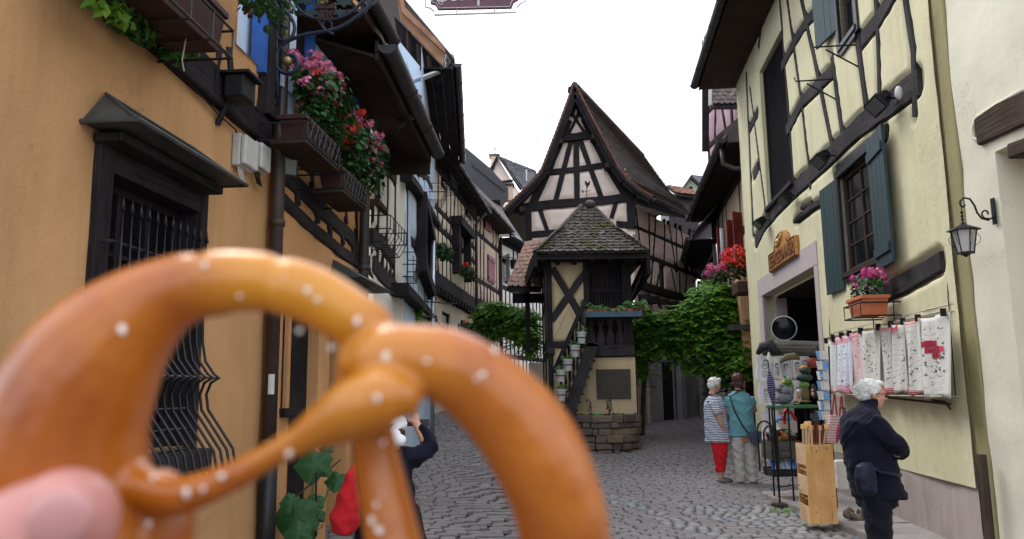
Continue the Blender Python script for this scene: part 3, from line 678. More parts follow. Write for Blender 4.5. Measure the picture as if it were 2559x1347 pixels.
mb = MB(); mb.prism([YP.P(u, z, .015) for u, z in pts], YP.n*.07); sgb = wood('sign_board', mb, 'signwood', sg, .02)
mb = MB(); 
rim = [(cu_+(u-cu_)*.955, sz0+.2+(z-sz0-.2)*.90) for u, z in pts]; mb.tube([YP.P(u, z, .087) for u, z in rim], .011, 5, closed=True); obj('border', mb, M_['signdark'], sg)
flipu = 1 if YP.u.cross(Vector((0,0,1))).dot(YP.n) > 0 else -1
text_mesh('LE PIGEONNIER', .29, .012, 'lettering', 'signdark', sg, wallM(YP, cu_, sz0+.075, .092, flipu), .006, sw/2.2*.97)
mb = MB(); mb.ball(YP.P(cu_-.05, sz0+sh+.09, .09), (.07,.07,.045), 10).tube([YP.P(cu_+.02, sz0+sh+.11, .09), YP.P(cu_+.10, sz0+sh+.15, .09)], [.035,.03], 8).ball(YP.P(cu_+.12, sz0+sh+.165, .09), .028, 8).tube([YP.P(cu_-.1, sz0+sh+.07, .09), YP.P(cu_-.22, sz0+sh+.04, .09)], [.03,.05], 6); obj('carved_dove', mb, M_['signlite'], sg, smooth=True)
# floodlights
def floodlight(pl, px, py, label, face, group='floodlights on the yellow house', s=1.25, off=.02, sc=None):
    u, z = pl.uv(px, py, .12); t = thing('floodlight', label, 'floodlight', tuple(pl.P(u, z, off)), group)
    c = pl.P(u, z, .16*s); d = Vector(face).normalized(); x = d.cross(Vector((0,0,1))).normalized(); y_ = x.cross(d)
    MM = Matrix.Translation(c) @ Matrix((( x.x, d.x, y_.x, 0), (x.y, d.y, y_.y, 0), (x.z, d.z, y_.z, 0), (0,0,0,1)))
    if sc: MM = MM @ Matrix.Diagonal((*sc, 1))
    mb = MB(); mb.hexa([MM @ Vector(p) for p in ((-.06*s,-.09*s,-.04*s),(.06*s,-.09*s,-.04*s),(.13*s,.02*s,-.07*s),(-.13*s,.02*s,-.07*s),(-.06*s,-.09*s,.05*s),(.06*s,-.09*s,.05*s),(.13*s,.02*s,.07*s),(-.13*s,.02*s,.07*s))]); mb.box((-.145*s,.02*s,-.075*s),(.145*s,.04*s,.075*s), MM)
    for k in range(5): mb.box((-.05*s+.022*k*s,-.11*s,-.03*s),(-.042*s+.022*k*s,-.085*s,.04*s), MM)
    obj('lamp_housing', mb, M_['iron'], t)
    g = MB(); g.box((-.12*s,.04*s,-.058*s),(.12*s,.044*s,.058*s), MM); obj('lamp_glass', g, M_['lampglass'], t)
    b = MB(); b.tube([pl.P(u, z+.05, 0), pl.P(u, z+.06, .1), MM @ Vector((.15*s, -.02*s, 0))], .012, 6).tube([pl.P(u, z+.05, .06), MM @ Vector((-.15*s, -.02*s, 0))], .012, 6).pbox(pl, u-.04, u+.04, z, z+.12, -.01, .02); obj('bracket', b, M_['iron'], t)
    return t
M_['lampglass'] = plain('floodlight_glass', (.13, .14, .14), .12, 0, .1, 6, 0, .8)
nd = YP.n
floodlight(YP, 2215, 258, 'black floodlight nearest the cream wall, with a white sensor on top', nd*1.0+Vector((0,0,-.9)))
floodlight(YP, 2066, 399, 'black floodlight just above the lintel of the teal shuttered window', nd*1.0+Vector((0,0,-.9)))
floodlight(YP, 1974, 498, 'black floodlight under the tall dark upper window', nd*1.0+Vector((0,0,-.9)))
floodlight(YP, 1908, 558, 'black floodlight at the far end of the beam above the carved sign', nd*1.0+Vector((0,0,-.9)))
u, z = YP.uv(2246, 232, .1); sn = MB().ball(YP.P(u, z, .1), (.04,.04,.075), 10); so = obj('motion_sensor', sn, M_['whitebox'], None, smooth=True); tag(so, 'small white oval motion sensor on the dark beam beside the near floodlight', 'sensor')
# iron hooks under the upper window
for (px, py, ln) in ((2085, 198, .5), (2140, 112, .5)):
    u, z = YP.uv(px, py); mb = MB(); mb.tube([YP.P(u, z, 0), YP.P(u, z, ln), YP.P(u, z+.05, ln+.01)], .010, 6).tube([YP.P(u, z-.28, 0)] + [YP.P(u, z-.28+.24*math.sin(k*math.pi/12), .36*math.sin(k*math.pi/12)*1.0) for k in range(1, 7)], .010, 6); obj('box_bracket', mb, M_['iron'], yh)
# flower box under the shuttered window
def leaf_cluster(mb, c, r, n, size, rnd, droop=.3, flat=False, fold=.35):
    for _ in range(n):
        while True:
            q = Vector((rnd.uniform(-1,1), rnd.uniform(-1,1), rnd.uniform(-1,1)))
            if q.length < 1: break
        if rnd.random() < .7: q = q.normalized()*(rnd.uniform(.75, 1))
        p = Vector(c) + Vector((q.x*r[0], q.y*r[1], q.z*r[2])); out = (Vector((q.x, q.y, q.z+.3)) + Vector((rnd.uniform(-.8,.8), rnd.uniform(-.8,.8), rnd.uniform(-.8,.8)))).normalized()
        a = out.cross(Vector((rnd.uniform(-1,1), rnd.uniform(-1,1), rnd.uniform(-1,1)))).normalized(); b = out.cross(a); s = size*rnd.uniform(.6, 1.3)
        b = (b + Vector((0,0,-droop))).normalized()
        i = len(mb.v); mb.v += [p - b*s*.5, p + a*s*.34 + out*s*fold*.3, p + b*s*.6, p - a*s*.34 + out*s*fold*.3]; mb.f += [(i, i+1, i+2), (i, i+2, i+3)]
def disc_leaf(mb, p, nrm, s, rnd):
    a = nrm.cross(Vector((rnd.uniform(-1,1), rnd.uniform(-1,1), .3))).normalized(); b = nrm.cross(a); i = len(mb.v); mb.v.append(Vector(p) - nrm*s*.15); n = 7
    for k in range(n): th = 2*math.pi*k/n; mb.v.append(Vector(p) + (a*math.cos(th)+b*math.sin(th))*s*.5*rnd.uniform(.85, 1.1) + nrm*rnd.uniform(-.05,.05)*s)
    for k in range(n): mb.f.append((i, i+1+k, i+1+(k+1)%n))
def geranium(name, label, c, ext, axis, mats, nl=220, nf=26, seed=0, group=None, fl=.055, leaf=.055, balls=None):
    """bushy pot plant spread along axis: foliage, stems, flower heads made of petals"""
    r_ = random.Random(seed); c = Vector(c); ax = Vector(axis).normalized(); oy = Vector((0,0,1)).cross(ax).normalized()
    t = thing(name, label, 'plant', tuple(c), group); L = MB(); St = MB()
    for _ in range(nl):
        u = r_.uniform(-1, 1); h = r_.random()**.8; w_ = r_.uniform(-1, 1); p = c + ax*u*ext[0] + oy*w_*ext[1]*(.6+.5*h) + Vector((0,0, (h*1.1-.12)*ext[2]*(1-.25*u*u)))
        nr = (Vector((0,0,.6)) + oy*w_ + ax*u*.4 + Vector((r_.uniform(-.7,.7), r_.uniform(-.7,.7), r_.uniform(-.4,.5)))).normalized(); disc_leaf(L, p, nr, leaf*r_.uniform(.6, 1.3), r_)
    obj('foliage', L, M_['gerleaf'], t)
    heads = {}
    for k in range(nf):
        u = r_.uniform(-1, 1); w_ = r_.uniform(-.7, 1.25); p = c + ax*u*ext[0] + oy*w_*ext[1] + Vector((0,0,ext[2]*(1.05 + r_.uniform(-.55, .3) - .2*u*u))) ; m = mats[int((u+1)/2*len(mats)*.999)] if r_.random() < .75 else r_.choice(mats)
        St.tube([c + ax*u*ext[0]*.8 + oy*w_*ext[1]*.4 + Vector((0,0,ext[2]*.5)), p], .0035, 4); F = heads.setdefault(m, [])
        F.append((p, fl*r_.uniform(.7, 1.2)))
    obj('stems', St, M_['stem'], t, kind='stuff')
    for m, lst in heads.items():
        for p, s in lst:
            F = MB()
            for _ in range(16):
                q = Vector((r_.gauss(0,1), r_.gauss(0,1), r_.gauss(0,1))).normalized(); pp = p + q*s*.75
                a = q.cross(Vector((r_.random(), r_.random(), r_.random()))).normalized(); b = q.cross(a); k = s*.42; i = len(F.v)
                F.v += [pp-a*k, pp-b*k*.9+q*k*.3, pp+a*k, pp+b*k*.9+q*k*.3]; F.f.append((i, i+1, i+2)); F.f.append((i, i+2, i+3))
            obj('flower_head', F, M_[m], t)
    return t
def planter(pl, u, z, L, d0, d1, h, label, mat='terracotta', iron='iron', parent=None, name='flower_box', group=None, drop=.0):
    t = thing(name, label, 'flower box', tuple(pl.P(u, z, 0)), group); mb = MB(); i = .025
    o = [pl.P(u-L/2+i, z, d0+i), pl.P(u+L/2-i, z, d0+i), pl.P(u+L/2-i, z, d1-i), pl.P(u-L/2+i, z, d1-i), pl.P(u-L/2, z+h, d0), pl.P(u+L/2, z+h, d0), pl.P(u+L/2, z+h, d1), pl.P(u-L/2, z+h, d1)]
    mb.hexa(o); obj('box', mb, M_[mat], t, bevel=.006)
    rm = MB(); rm.pbox(pl, u-L/2-.012, u+L/2+.012, z+h-.035, z+h+.004, d0-.012, d1+.012); obj('rim', rm, M_[mat], t, bevel=.006)
    so = MB(); so.pbox(pl, u-L/2+.02, u+L/2-.02, z+h+.004, z+h+.01, d0+.02, d1-.02); obj('soil', so, M_['mortar'], t)
    ir = MB(); e = .03
    for zz in (z-.012, z+h*.62): ir.tube([pl.P(u-L/2-e, zz, 0), pl.P(u-L/2-e, zz, d1+e), pl.P(u+L/2+e, zz, d1+e), pl.P(u+L/2+e, zz, 0)], .009, 5)
    n = max(2, int(L/.2))
    for k in range(n+1): uu = u-L/2-e+(L+2*e)*k/n; ir.tube([pl.P(uu, z-.012, d0-.02), pl.P(uu, z-.012, d1+e), pl.P(uu, z+h*.62, d1+e)], .007, 5)
    obj('iron_rack', ir, M_[iron], t); return t
u, z = YP.uv(2150, 792, .35); u -= .0
planter(YP, u, z, .50, .12, .40, .21, 'terracotta window box in an iron rack under the teal shuttered window of the yellow house')
geranium('geranium', 'magenta geranium growing in the terracotta box under the teal shuttered window', YP.P(u, z+.22, .26), (.26, .14, .24), YP.u, ['pet_mag', 'pet_mag', 'pet_pink'], 190, 22, 5, fl=.05)
# ================================================================ CREAM RENDERED WALL (far right)
cx0, cy0 = e.x-.03, e.y-.26
CP = Pl((cx0, cy0), (cx0+.28, 1.5)); ch = thing('cream_house', 'cream white rendered house at the right edge with a recessed oak lintel', 'house', (cx0, cy0, 0))
a = CP.uv(2518, 345); hz = [CP.uv(2523, 700)[0], CP.L, .0, CP.uv(2530, 360)[1]]
facade('wall', CP, 0, CP.L, 0, 8, [[hz[0], hz[1]-.8, .3, hz[3], .35]], [], 'cream', ch, res=.08, wave=.02)
mb = MB(); mb.pbox(CP, hz[0]-.02, CP.L, 0, hz[3]+.1, -.6, -.35); obj('inner_wall', mb, M_['cream'], ch)
mb = MB(); mb.pbox(CP, hz[0], hz[1], 0.3, hz[3], -.349, -.25); obj('door_jamb', mb, M_['cream2'], ch, bevel=.01)
timber('lintel', CP, [(2446,330),(2500,300),(2580,262)], (.25,.27), ch, 'oldoak', d=.03, deep=.1)
timber('lintel', CP, [(2524,378),(2600,350)], (.12,.12), ch, 'oldoak', d=.02, deep=.1)
mb = MB(); mb.tube([CP.P(*CP.uv(x, y), .004) for x, y in ((2560,224),(2490,262),(2444,292),(2433,318),(2434,345),(2452,352),(2470,345))], .018, 8); obj('plaster_lip', mb, M_['cream'], ch, smooth=True)
body(CP, 0, CP.L, 0, 8, ch, 'cream', 3)
# lantern
u, z = CP.uv(2485, 528); lt = thing('wall_lantern', 'black iron lantern hanging from a scrolled bracket on the cream wall', 'lantern', tuple(CP.P(u, z, 0)))
mb = MB(); mb.pbox(CP, u-.022, u+.022, z-.11, z+.11, 0, .012)
def W2(d, h): return CP.P(u, z+h, d)
sc = [(0, -.06)] + [(.10+.055*math.cos(t), -.02+.0+.055*math.sin(t)*1.0) for t in [math.pi*1.0+ k*math.pi/8 for k in range(0, 0)]]
def arc(cx_, cz_, r_, a0, a1, n=14, r1=None): r1 = r1 or r_; return [(cx_+(r_+(r1-r_)*k/n)*math.cos(R(a0+(a1-a0)*k/n)), cz_+(r_+(r1-r_)*k/n)*math.sin(R(a0+(a1-a0)*k/n))) for k in range(n+1)]
path = arc(.085, -.015, .018, 260, 60, 10, .045) ; 
curve = [(.01, -.045), (.06, -.075), (.115, -.06), (.15, -.01), (.165, .05), (.20, .105), (.25, .115), (.285, .085), (.285, .05), (.262, .035), (.245, .055)]
mb.tube([W2(a_, b_) for a_, b_ in curve], .008, 6); mb.tube([W2(a_, b_) for a_, b_ in arc(.075, -.02, .045, -120, 200, 14, .016)], .007, 6)
mb.tube([W2(.28, .06), W2(.28, -.10)], .004, 5); 
for k in range(3): mb.lathe(W2(.28, -.01-.03*k), [(.008,-.012),(.013,0),(.008,.012)], 6)
obj('bracket', mb, M_['iron'], lt)
lc = W2(.28, -.11)
mb = MB(); mb.lathe(lc, [(.012, .02), (.02, 0), (.125, -.045), (.13, -.052), (.10, -.055)], 6); obj('lamp_roof', mb, M_['iron'], lt)
mb = MB(); mb.lathe(lc, [(.088, -.056), (.055, -.235), (.0, -.236)], 6); obj('lamp_glass', mb, M_['lampglass2'] if 'lampglass2' in M_ else M_['whitebox'], lt)
mb = MB(); ax_ = Vector((0,0,1)); aa = ax_.cross(Vector((1,0,0))).normalized(); bb = ax_.cross(aa)
for j in range(6):
    t_ = 2*math.pi*j/6; q = aa*math.cos(t_) + bb*math.sin(t_); mb.tube([lc+q*.092+Vector((0,0,-.055)), lc+q*.058+Vector((0,0,-.25))], .005, 4)
    mb.tube([lc+q*.092+Vector((0,0,-.08)), lc+q*.115+Vector((0,0,-.12)), lc+q*.105+Vector((0,0,-.16)), lc+q*.07+Vector((0,0,-.185))], .0022, 4)
mb.lathe(lc, [(.062, -.232), (.064, -.245), (.03, -.25), (.012, -.27), (0, -.275)], 6); obj('lamp_frame', mb, M_['iron'], lt)
# ================================================================ ORANGE HOUSE (left foreground)
LP = Pl((-2.43 + .087*1.2, 1.2), (-2.43 + .087*8.95, 8.95)); lu = lambda Y: (Y - 1.2)/LP.u.y
oh = thing('orange_house', 'orange rendered house at the left edge with a barred window and downpipe', 'house', tuple(LP.P(lu(3), 0)))
U1 = LP.uv(664, 700)[0]; U2 = LP.uv(914, 560)[0]
ow = [LP.uv(250, 600)[0], LP.uv(493, 600)[0], LP.uv(440, 1118)[1], LP.uv(470, 515)[1]]
ZB = LP.uv(660, 336)[1]; seg = []
TL = lambda pts, w, mat='timber_grey', par=oh, **k: seg.append(timber('timber', LP, pts, w, par, mat, **k))
TL([(330,20),(450,140),(560,240),(664,338)], (.30, .2), 'timber', d=.05)
facade('wall', LP, 0, U1, -.1, 6.2, [ow + [.25], [LP.uv(590,100)[0], LP.uv(668,100)[0], LP.uv(620,140)[1], 6.1, .1]], seg, 'orange', oh, res=.035, bulge=0.0, groove=.01, wave=.012, round_=.1)
window(LP, ow, oh, 'timber', 3, 4, .12, False, .06, glass='darkroom')
for (a, b, c, d) in ((ow[0]-.09, ow[0]+.03, ow[2]-.1, ow[3]+.12), (ow[1]-.03, ow[1]+.06, ow[2]-.1, ow[3]+.12)):
    s = MB(); s.pbox(LP, a, b, c, d, -.12, .035); wood('window_post', s, 'timber', oh, .006)
s = MB(); s.pbox(LP, ow[0]+.031, ow[1]-.031, ow[3]-.02, ow[3]+.12, -.12, .03); wood('lintel', s, 'timber', oh, .006)
s = MB(); s.pbox(LP, ow[0]-.12, ow[1]+.12, ow[2]-.16, ow[2]-.02, -.12, .11); wood('sill', s, 'timber_grey', oh, .01)
# belly grille: bars that swell outwards at the bottom
zt = LP.uv(513, 603, .12)[1]; zm = LP.uv(560, 945, .2)[1]; zb = LP.uv(560, 1175, .3)[1]; n = 12
ga, gb = ow[0]+.02, LP.uv(512, 700, .10)[0] + .0
gr = oh
prof = [(.10, zt), (.10, zm+.34), (.105, zm+.22), (.13, zm+.10), (.19, zm+.02), (.225, zm), (.17, zm-.03), (.145, zm-.10), (.16, zm-.19), (.24, zm-.30), (.325, zm-.42), (.35, zm-.53), (.31, zm-.63), (.21, zm-.71), (.10, zm-.75), (.03, zm-.77)]
for k in range(n):
    u = ga + (gb-ga)*k/(n-1); mb = MB(); p = [LP.P(u, z, d) for d, z in prof]; mb.tube(p, [.004] + [.0085]*(len(p)-1), 6)
    mb.tube([LP.P(u, zt-.0, .10), LP.P(u, zt+.075, .10)], [.014, .001], 6); obj('grille_bar', mb, M_['ironbar'], gr, smooth=True)
for z, d in ((zt-.17, .10), (zm, .215), (zm-.745, .10)):
    mb = MB(); mb.tube([LP.P(ga-.08, z, .0), LP.P(ga-.06, z, d-.012), LP.P(gb+.02, z, d-.012)], .009, 5); obj('grille_rail', mb, M_['ironbar'], gr)
for k in range(3): mb = MB(); z = zm-.18-.12*k; mb.tube([LP.P(ow[0], z, .02), LP.P(ow[1], z, .02)], .006, 5); obj('grille_rail', mb, M_['ironbar'], gr)
# lead canopy over the window
a0 = LP.uv(200, 268, .28); cz = LP.uv(255, 330, .0)[1] + .03; cu0 = ow[0]-.22; cu1 = ow[1]+.04
can = MB(); zc = ow[3]+.17; 
A = [LP.P(cu0, zc, .29), LP.P(cu1, zc, .29), LP.P(cu1, zc, 0), LP.P(cu0, zc, 0), LP.P(cu0+.16, zc+.20, .01), LP.P(cu1-.16, zc+.20, .01)]
can.v += A; can.f += [(0,1,5,4), (1,2,5), (3,0,4), (2,3,4,5), (0,3,2,1)]; cano = obj('canopy', can, M_['lead'], oh)
ed = MB(); ed.tube([LP.P(cu0, zc, 0), LP.P(cu0, zc, .295), LP.P(cu1, zc, .295), LP.P(cu1, zc, 0)], .014, 6); obj('canopy_edge', ed, M_['lead'], cano)
ed = MB(); ed.tube([LP.P(cu0, zc, .29), LP.P(cu0+.16, zc+.205, .015), LP.P(cu1-.16, zc+.205, .015), LP.P(cu1, zc, .29)], .009, 6); obj('canopy_ridge', ed, M_['lead'], cano)
b = MB(); b.pbox(LP, cu0+.10, cu1-.04, zc-.07, zc-.02, 0, .16); wood('canopy_bearer', b, 'timber', oh, .01)
# corner post and upper wall beyond beam
TL([(690,-30),(672,60),(664,300)], .30, 'timber', d=.09)
TL([(545,110),(548,150)], .06); TL([(572,118),(577,180)], .06)
# downpipe 1
px0 = LP.uv(683, 700, .07); bx = lambda z: LP.P(px0[0]+.02, z, .075)
pipe([bx(-.1), bx(1.1)], .068, oh, 'ironbar', 'pipe_foot', [bx(1.05)]); pz = LP.uv(683, 300, .07)[1]
pipe([bx(1.1), bx(pz), bx(6.2)], .052, oh, 'pipebrown', 'downpipe', [bx(LP.uv(683, 553, .07)[1]), bx(LP.uv(683, 1105, .07)[1])])
lb = MB(); lz = LP.uv(687, 960, .12)[1]; lb.lathe(bx(lz), [(.0535, -.07), (.0535, .07)], 20); 
st = MB(); c_ = bx(lz); dirc = (CAM - c_); dirc.z = 0; dirc.normalize(); sx = Vector((-dirc.y, dirc.x, 0))
for k in range(4):
    t0, t1 = -.36+.18*k, -.36+.18*(k+1); st.quad(*[c_ + (dirc*math.cos(t*1.2)+sx*math.sin(t*1.2))*.0545 + Vector((0,0,z)) for t, z in ((t0,-.075),(t1,-.075),(t1,.075),(t0,.075))])
so = obj('label_plate', st, M_['whitebox'], oh)
# electricity boxes
for k, (xa, xb, ya, yb) in enumerate(((598, 637, 335, 405), (640, 668, 352, 412))):
    r_ = rect(LP, xa, yb, xb, ya, .06); t = thing('junction_box', ('wider grey-white junction box left of its pair beside the brown downpipe', 'narrower grey-white junction box touching the brown downpipe')[k], 'junction box', tuple(LP.P(r_[0], r_[2], 0)), 'junction boxes on the orange house')
    z0_, z1_ = LP.uv((xa+xb)/2, yb+12, .09)[1], LP.uv((xa+xb)/2, ya, .09)[1]; mb = MB(); mb.pbox(LP, r_[0], r_[1], z0_, z1_, 0, .06); obj('case', mb, M_['whitebox'], t, bevel=.01)
    mb = MB(); mb.pbox(LP, r_[0]+.005, r_[1]-.005, z0_+.01, z1_-.01, .062, .10); obj('cover', mb, M_['whitebox'], t, bevel=.012)
    mb = MB(); 
    for q in range(3): u = r_[0]+.03+q*.035; mb.tube([LP.P(u, z0_, .04), LP.P(u-.01, z0_-.05, .05), LP.P(u+.03, z0_-.10, .05), LP.P(u+.07, z0_-.07, .03)], .006, 5)
    obj('cables', mb, M_['iron'] if k else M_['whitebox'], t)
mb = MB(); pts = [LP.P(*LP.uv(x, y, .02), .02) for x, y in ((455,185),(500,235),(545,285),(590,325),(596,380),(598,430))]; mb.tube(pts, .006, 5); obj('cable', mb, M_['iron'], oh)
# dark equipment box with cable loop on the beam
u, z = LP.uv(600, 222, .15); t = thing('floodlight', 'black floodlight with a looped cable on the orange house corner, left of the downpipe', 'floodlight', tuple(LP.P(u, z, 0)))
mb = MB(); mb.pbox(LP, u-.10, u+.10, z-.09, z+.07, .08, .22); obj('lamp_housing', mb, M_['iron'], t, bevel=.015); mb = MB(); mb.pbox(LP, u-.12, u+.12, z+.072, z+.09, .05, .26); obj('lamp_cover', mb, M_['iron'], t)
mb = MB(); mb.tube([LP.P(u-.16, z-.08, .05)] + [LP.P(u-.10+.07*math.cos(a), z+.14+.08*math.sin(a), .08) for a in [math.pi*(1-k/8) for k in range(9)]] + [LP.P(u-.02, z+.04, .12)], .010, 6); mb.tube([LP.P(u, z-.25, .0), LP.P(u, z, .1)], .02, 6); obj('cable_loop', mb, M_['iron'], t)
# upper storey window with blue shutter behind the hanging basket (px 590-668)
r_ = [LP.uv(590,100)[0], LP.uv(668,100)[0], LP.uv(620,140)[1], 6.1]
mb = MB(); mb.pbox(LP, r_[0], r_[1], r_[2], 6.1, -.2, -.1); obj('window', mb, M_['palecurt'], oh)
mb = MB(); mb.pbox(LP, r_[1]-.16, r_[1]-.05, r_[2]-.05, 6.1, -.06, .06); obj('shutter', mb, M_['bluepaint'], oh)
# red-brown planter and dark foliage over the beam
u, z = LP.uv(566, 140, .42); u -= .60; planter(LP, u+.0, z, 1.15, .10, .42, .25, 'dark red window box high on the orange house above the barred window', 'terradark', 'ironbar')
pu, pzz = u, z
r1 = random.Random(4); L = MB(); t = thing('climbing_plant', 'dark creeper hanging over the beam under the topmost red window box on the left', 'plant', tuple(LP.P(pu, pzz, .2)))
for (x, y, n_, s_) in ((330, 0, 420, .34), (400, 40, 420, .28), (455, 90, 260, .2), (350, 70, 120, .14), (270, -30, 200, .25), (430, 130, 80, .12)):
    q = LP.uv(x, y, .12); leaf_cluster(L, LP.P(q[0], q[1], .12), (s_*.5, s_*.9, s_*.55), n_, .055, r1, .5)
obj('dark_foliage', L, M_['vinedk'], t)
L = MB()
for (x, y, n_) in ((270, 28, 14), (288, 38, 10), (240, 22, 6), (312, 60, 6), (210, 2, 5), (290, 10, 8)):
    q = LP.uv(x, y, .22); leaf_cluster(L, LP.P(q[0], q[1], .22), (.04, .06, .03), n_, .07, r1, .1)
obj('bright_sprig', L, M_['vine'], t)
mb = MB()
for (pp) in (((468,-20),(475,40),(466,90),(455,150),(460,178)), ((500,-20),(485,10),(474,60),(460,120))):
    mb.tube([LP.P(*LP.uv(x, y, .3), .3) for x, y in pp], .004, 5)
obj('dry_tendril', mb, M_['twine'], t)
geranium('geranium', 'pink geranium at the top left beside the blue shutter', LP.P(*LP.uv(640, 10, .32), .3), (.42, .16, .28), LP.u, ['pet_pink', 'pet_pink', 'pet_red'], 300, 26, 9, fl=.04)
# ---------------- timbered part between the two downpipes
oh2 = thing('timbered_house', 'ochre half-timbered house with blue shutters and geranium boxes between the two downpipes', 'house', tuple(LP.P(U1, 0)))
seg2 = []
TL = lambda pts, w, mat='timber_grey', par=oh2, **k: seg2.append(timber('timber', LP, pts, w, par, mat, **k))
TL([(702,425),(760,478),(820,540),(870,585),(884,600)], (.17, .16), d=.015); TL([(700,488),(730,520),(790,575),(850,625),(902,660)], (.12, .12), d=.015)
for a in ([(742,470),(747,515)], [(791,515),(796,558)], [(823,552),(828,592)], [(855,582),(860,612)], [(882,592),(887,635)]): TL(a, .06)
for a in ([(706,310),(709,420)], [(778,415),(782,470)], [(812,440),(815,505)], [(862,505),(868,560)], [(890,520),(893,610)]): TL(a, .05)
TL([(888,614),(915,642)], .16)
w2 = [LP.uv(725, 150)[0], LP.uv(833, 150)[0], LP.uv(775, 290)[1], 6.0]; w3 = [LP.uv(866,330)[0], LP.uv(892,330)[0], LP.uv(880,425)[1], LP.uv(880,200)[1]]
door = [LP.uv(722, 1000)[0], LP.uv(792, 1000)[0], -.1, LP.uv(760, 770)[1]]; win = [LP.uv(703, 900)[0], LP.uv(718, 900)[0], LP.uv(710, 1020)[1], door[3]]
door2 = [LP.uv(822, 900)[0], LP.uv(868, 900)[0], -.1, LP.uv(845, 735)[1]]
facade('wall', LP, U1, U2, -.1, 6.1, [w2 + [.2], door + [.2], win + [.1], door2 + [.3]], seg2, 'orange2', oh2, res=.045, bulge=.022, round_=.05)
window(LP, w2, oh2, 'timber', 2, 3, .1, False, .07, curtain=False)
for a, mat_, sd in ((.05, 'palecurt', 0), (.62, 'palecurt', 1)):
    pass
shutter(LP, LP.uv(702,150,.1)[0], LP.uv(720,300,.1)[1], 6.0, LP.uv(738,150,.1)[0]-LP.uv(702,150,.1)[0], R(4), oh2, 'palecurt', 1, 2, 'white window leaf with a wavy black edge beside the scrolled bracket')
shutter(LP, LP.uv(786,150,.1)[0], w2[2]-.25, 5.9, LP.uv(832,150,.1)[0]-LP.uv(786,150,.1)[0], R(2), oh2, 'palecurt', 1, 1, 'pale blue shutter leaf with a dark blue edge')
mb = MB(); mb.pbox(LP, LP.uv(784,150,.1)[0]-.05, LP.uv(785,150,.1)[0], w2[2]-.25, 5.9, .02, .11); obj('shutter_edge', mb, M_['bluepaint'], oh2)
shutter(LP, LP.uv(868,250)[0], LP.uv(874,290)[1]-.0, LP.uv(874,160)[1], .10, R(6), oh2, 'bluepaint', 1, 2, 'narrow bright blue shutter')
for (x0, x1, y0, y1) in ((722,778,-30,210),(832,864,110,300)):
    mb = MB(); a, b = LP.uv(x0, y1)[0], LP.uv(x1, y1)[0]; mb.pbox(LP, a, b, LP.uv((x0+x1)/2, y1)[1], min(6.1, LP.uv((x0+x1)/2, y0)[1]), -.05, .03); wood('dark_boarding', mb, 'timber', oh2, .01)
# door with small window, handle and canopies
mb = MB(); mb.pbox(LP, door[0], door[1], 0, door[3], -.16, -.1); d_ = wood('door', mb, 'timber', oh2)
mb = MB(); mb.tube([LP.P(door[0]+.12, 1.08, -.1), LP.P(door[0]+.12, 1.08, -.02), LP.P(door[0]+.24, 1.08, -.02)], .012, 6); obj('handle', mb, M_['iron'], d_, local=False)
window(LP, win, oh2, 'timber', 1, 1, .03, True, .03)
mb = MB(); mb.pbox(LP, door2[0], door2[1], 0, door2[3], -.3, -.2); wood('door', mb, 'timber', oh2)
for (dd_, pxa, pxb, pyt, wdt) in ((door, 722, 800, 660, .3), (door2, 818, 912, 650, .34)):
    ua, ub = LP.uv(pxa, 720)[0], LP.uv(pxb, 700)[0]; zz = LP.uv((pxa+pxb)/2, (700 if dd_ is door else 690), .2)[1]; c = MB()
    A = [LP.P(ua, zz, wdt), LP.P(ub, zz, wdt), LP.P(ub, zz, 0), LP.P(ua, zz, 0), LP.P(ua+.1, zz+.2, .01), LP.P(ub-.1, zz+.2, .01)]; c.v += A; c.f += [(0,1,5,4),(1,2,5),(3,0,4),(2,3,4,5),(0,3,2,1)]; obj('canopy', c, M_['lead'], oh2)
mb = MB(); q = LP.uv(860, 1310); 
body(LP, U1+.0, U2, 0, 6.1, oh2, 'orange', 4)
ev = LP.uv(905, 130, .55)
eave(LP, U1+.3, LP.uv(992,108,.75)[0], LP.uv(980, 105, .75)[1], .62, oh2, 'soffit', 48, 5, 'gutter', gr=.065)
# second downpipe with swan neck
pb = LP.uv(918, 400, .12)[0]; P2 = lambda z, d=.1, du=0: LP.P(pb+du, z, d)
gz1 = LP.uv(980, 105, .75)[1]
pipe([P2(-.1), P2(3.6), P2(LP.uv(912, 230, .12)[1]), P2(LP.uv(912, 200, .12)[1]+.03, .16), P2(gz1-.28, .5), P2(gz1-.18, .6), P2(gz1+.06, .68)], .055, oh2, 'gutter', 'downpipe', [P2(LP.uv(918, 672, .12)[1]), P2(LP.uv(912, 262, .12)[1]), P2(LP.uv(918, 410, .12)[1])])
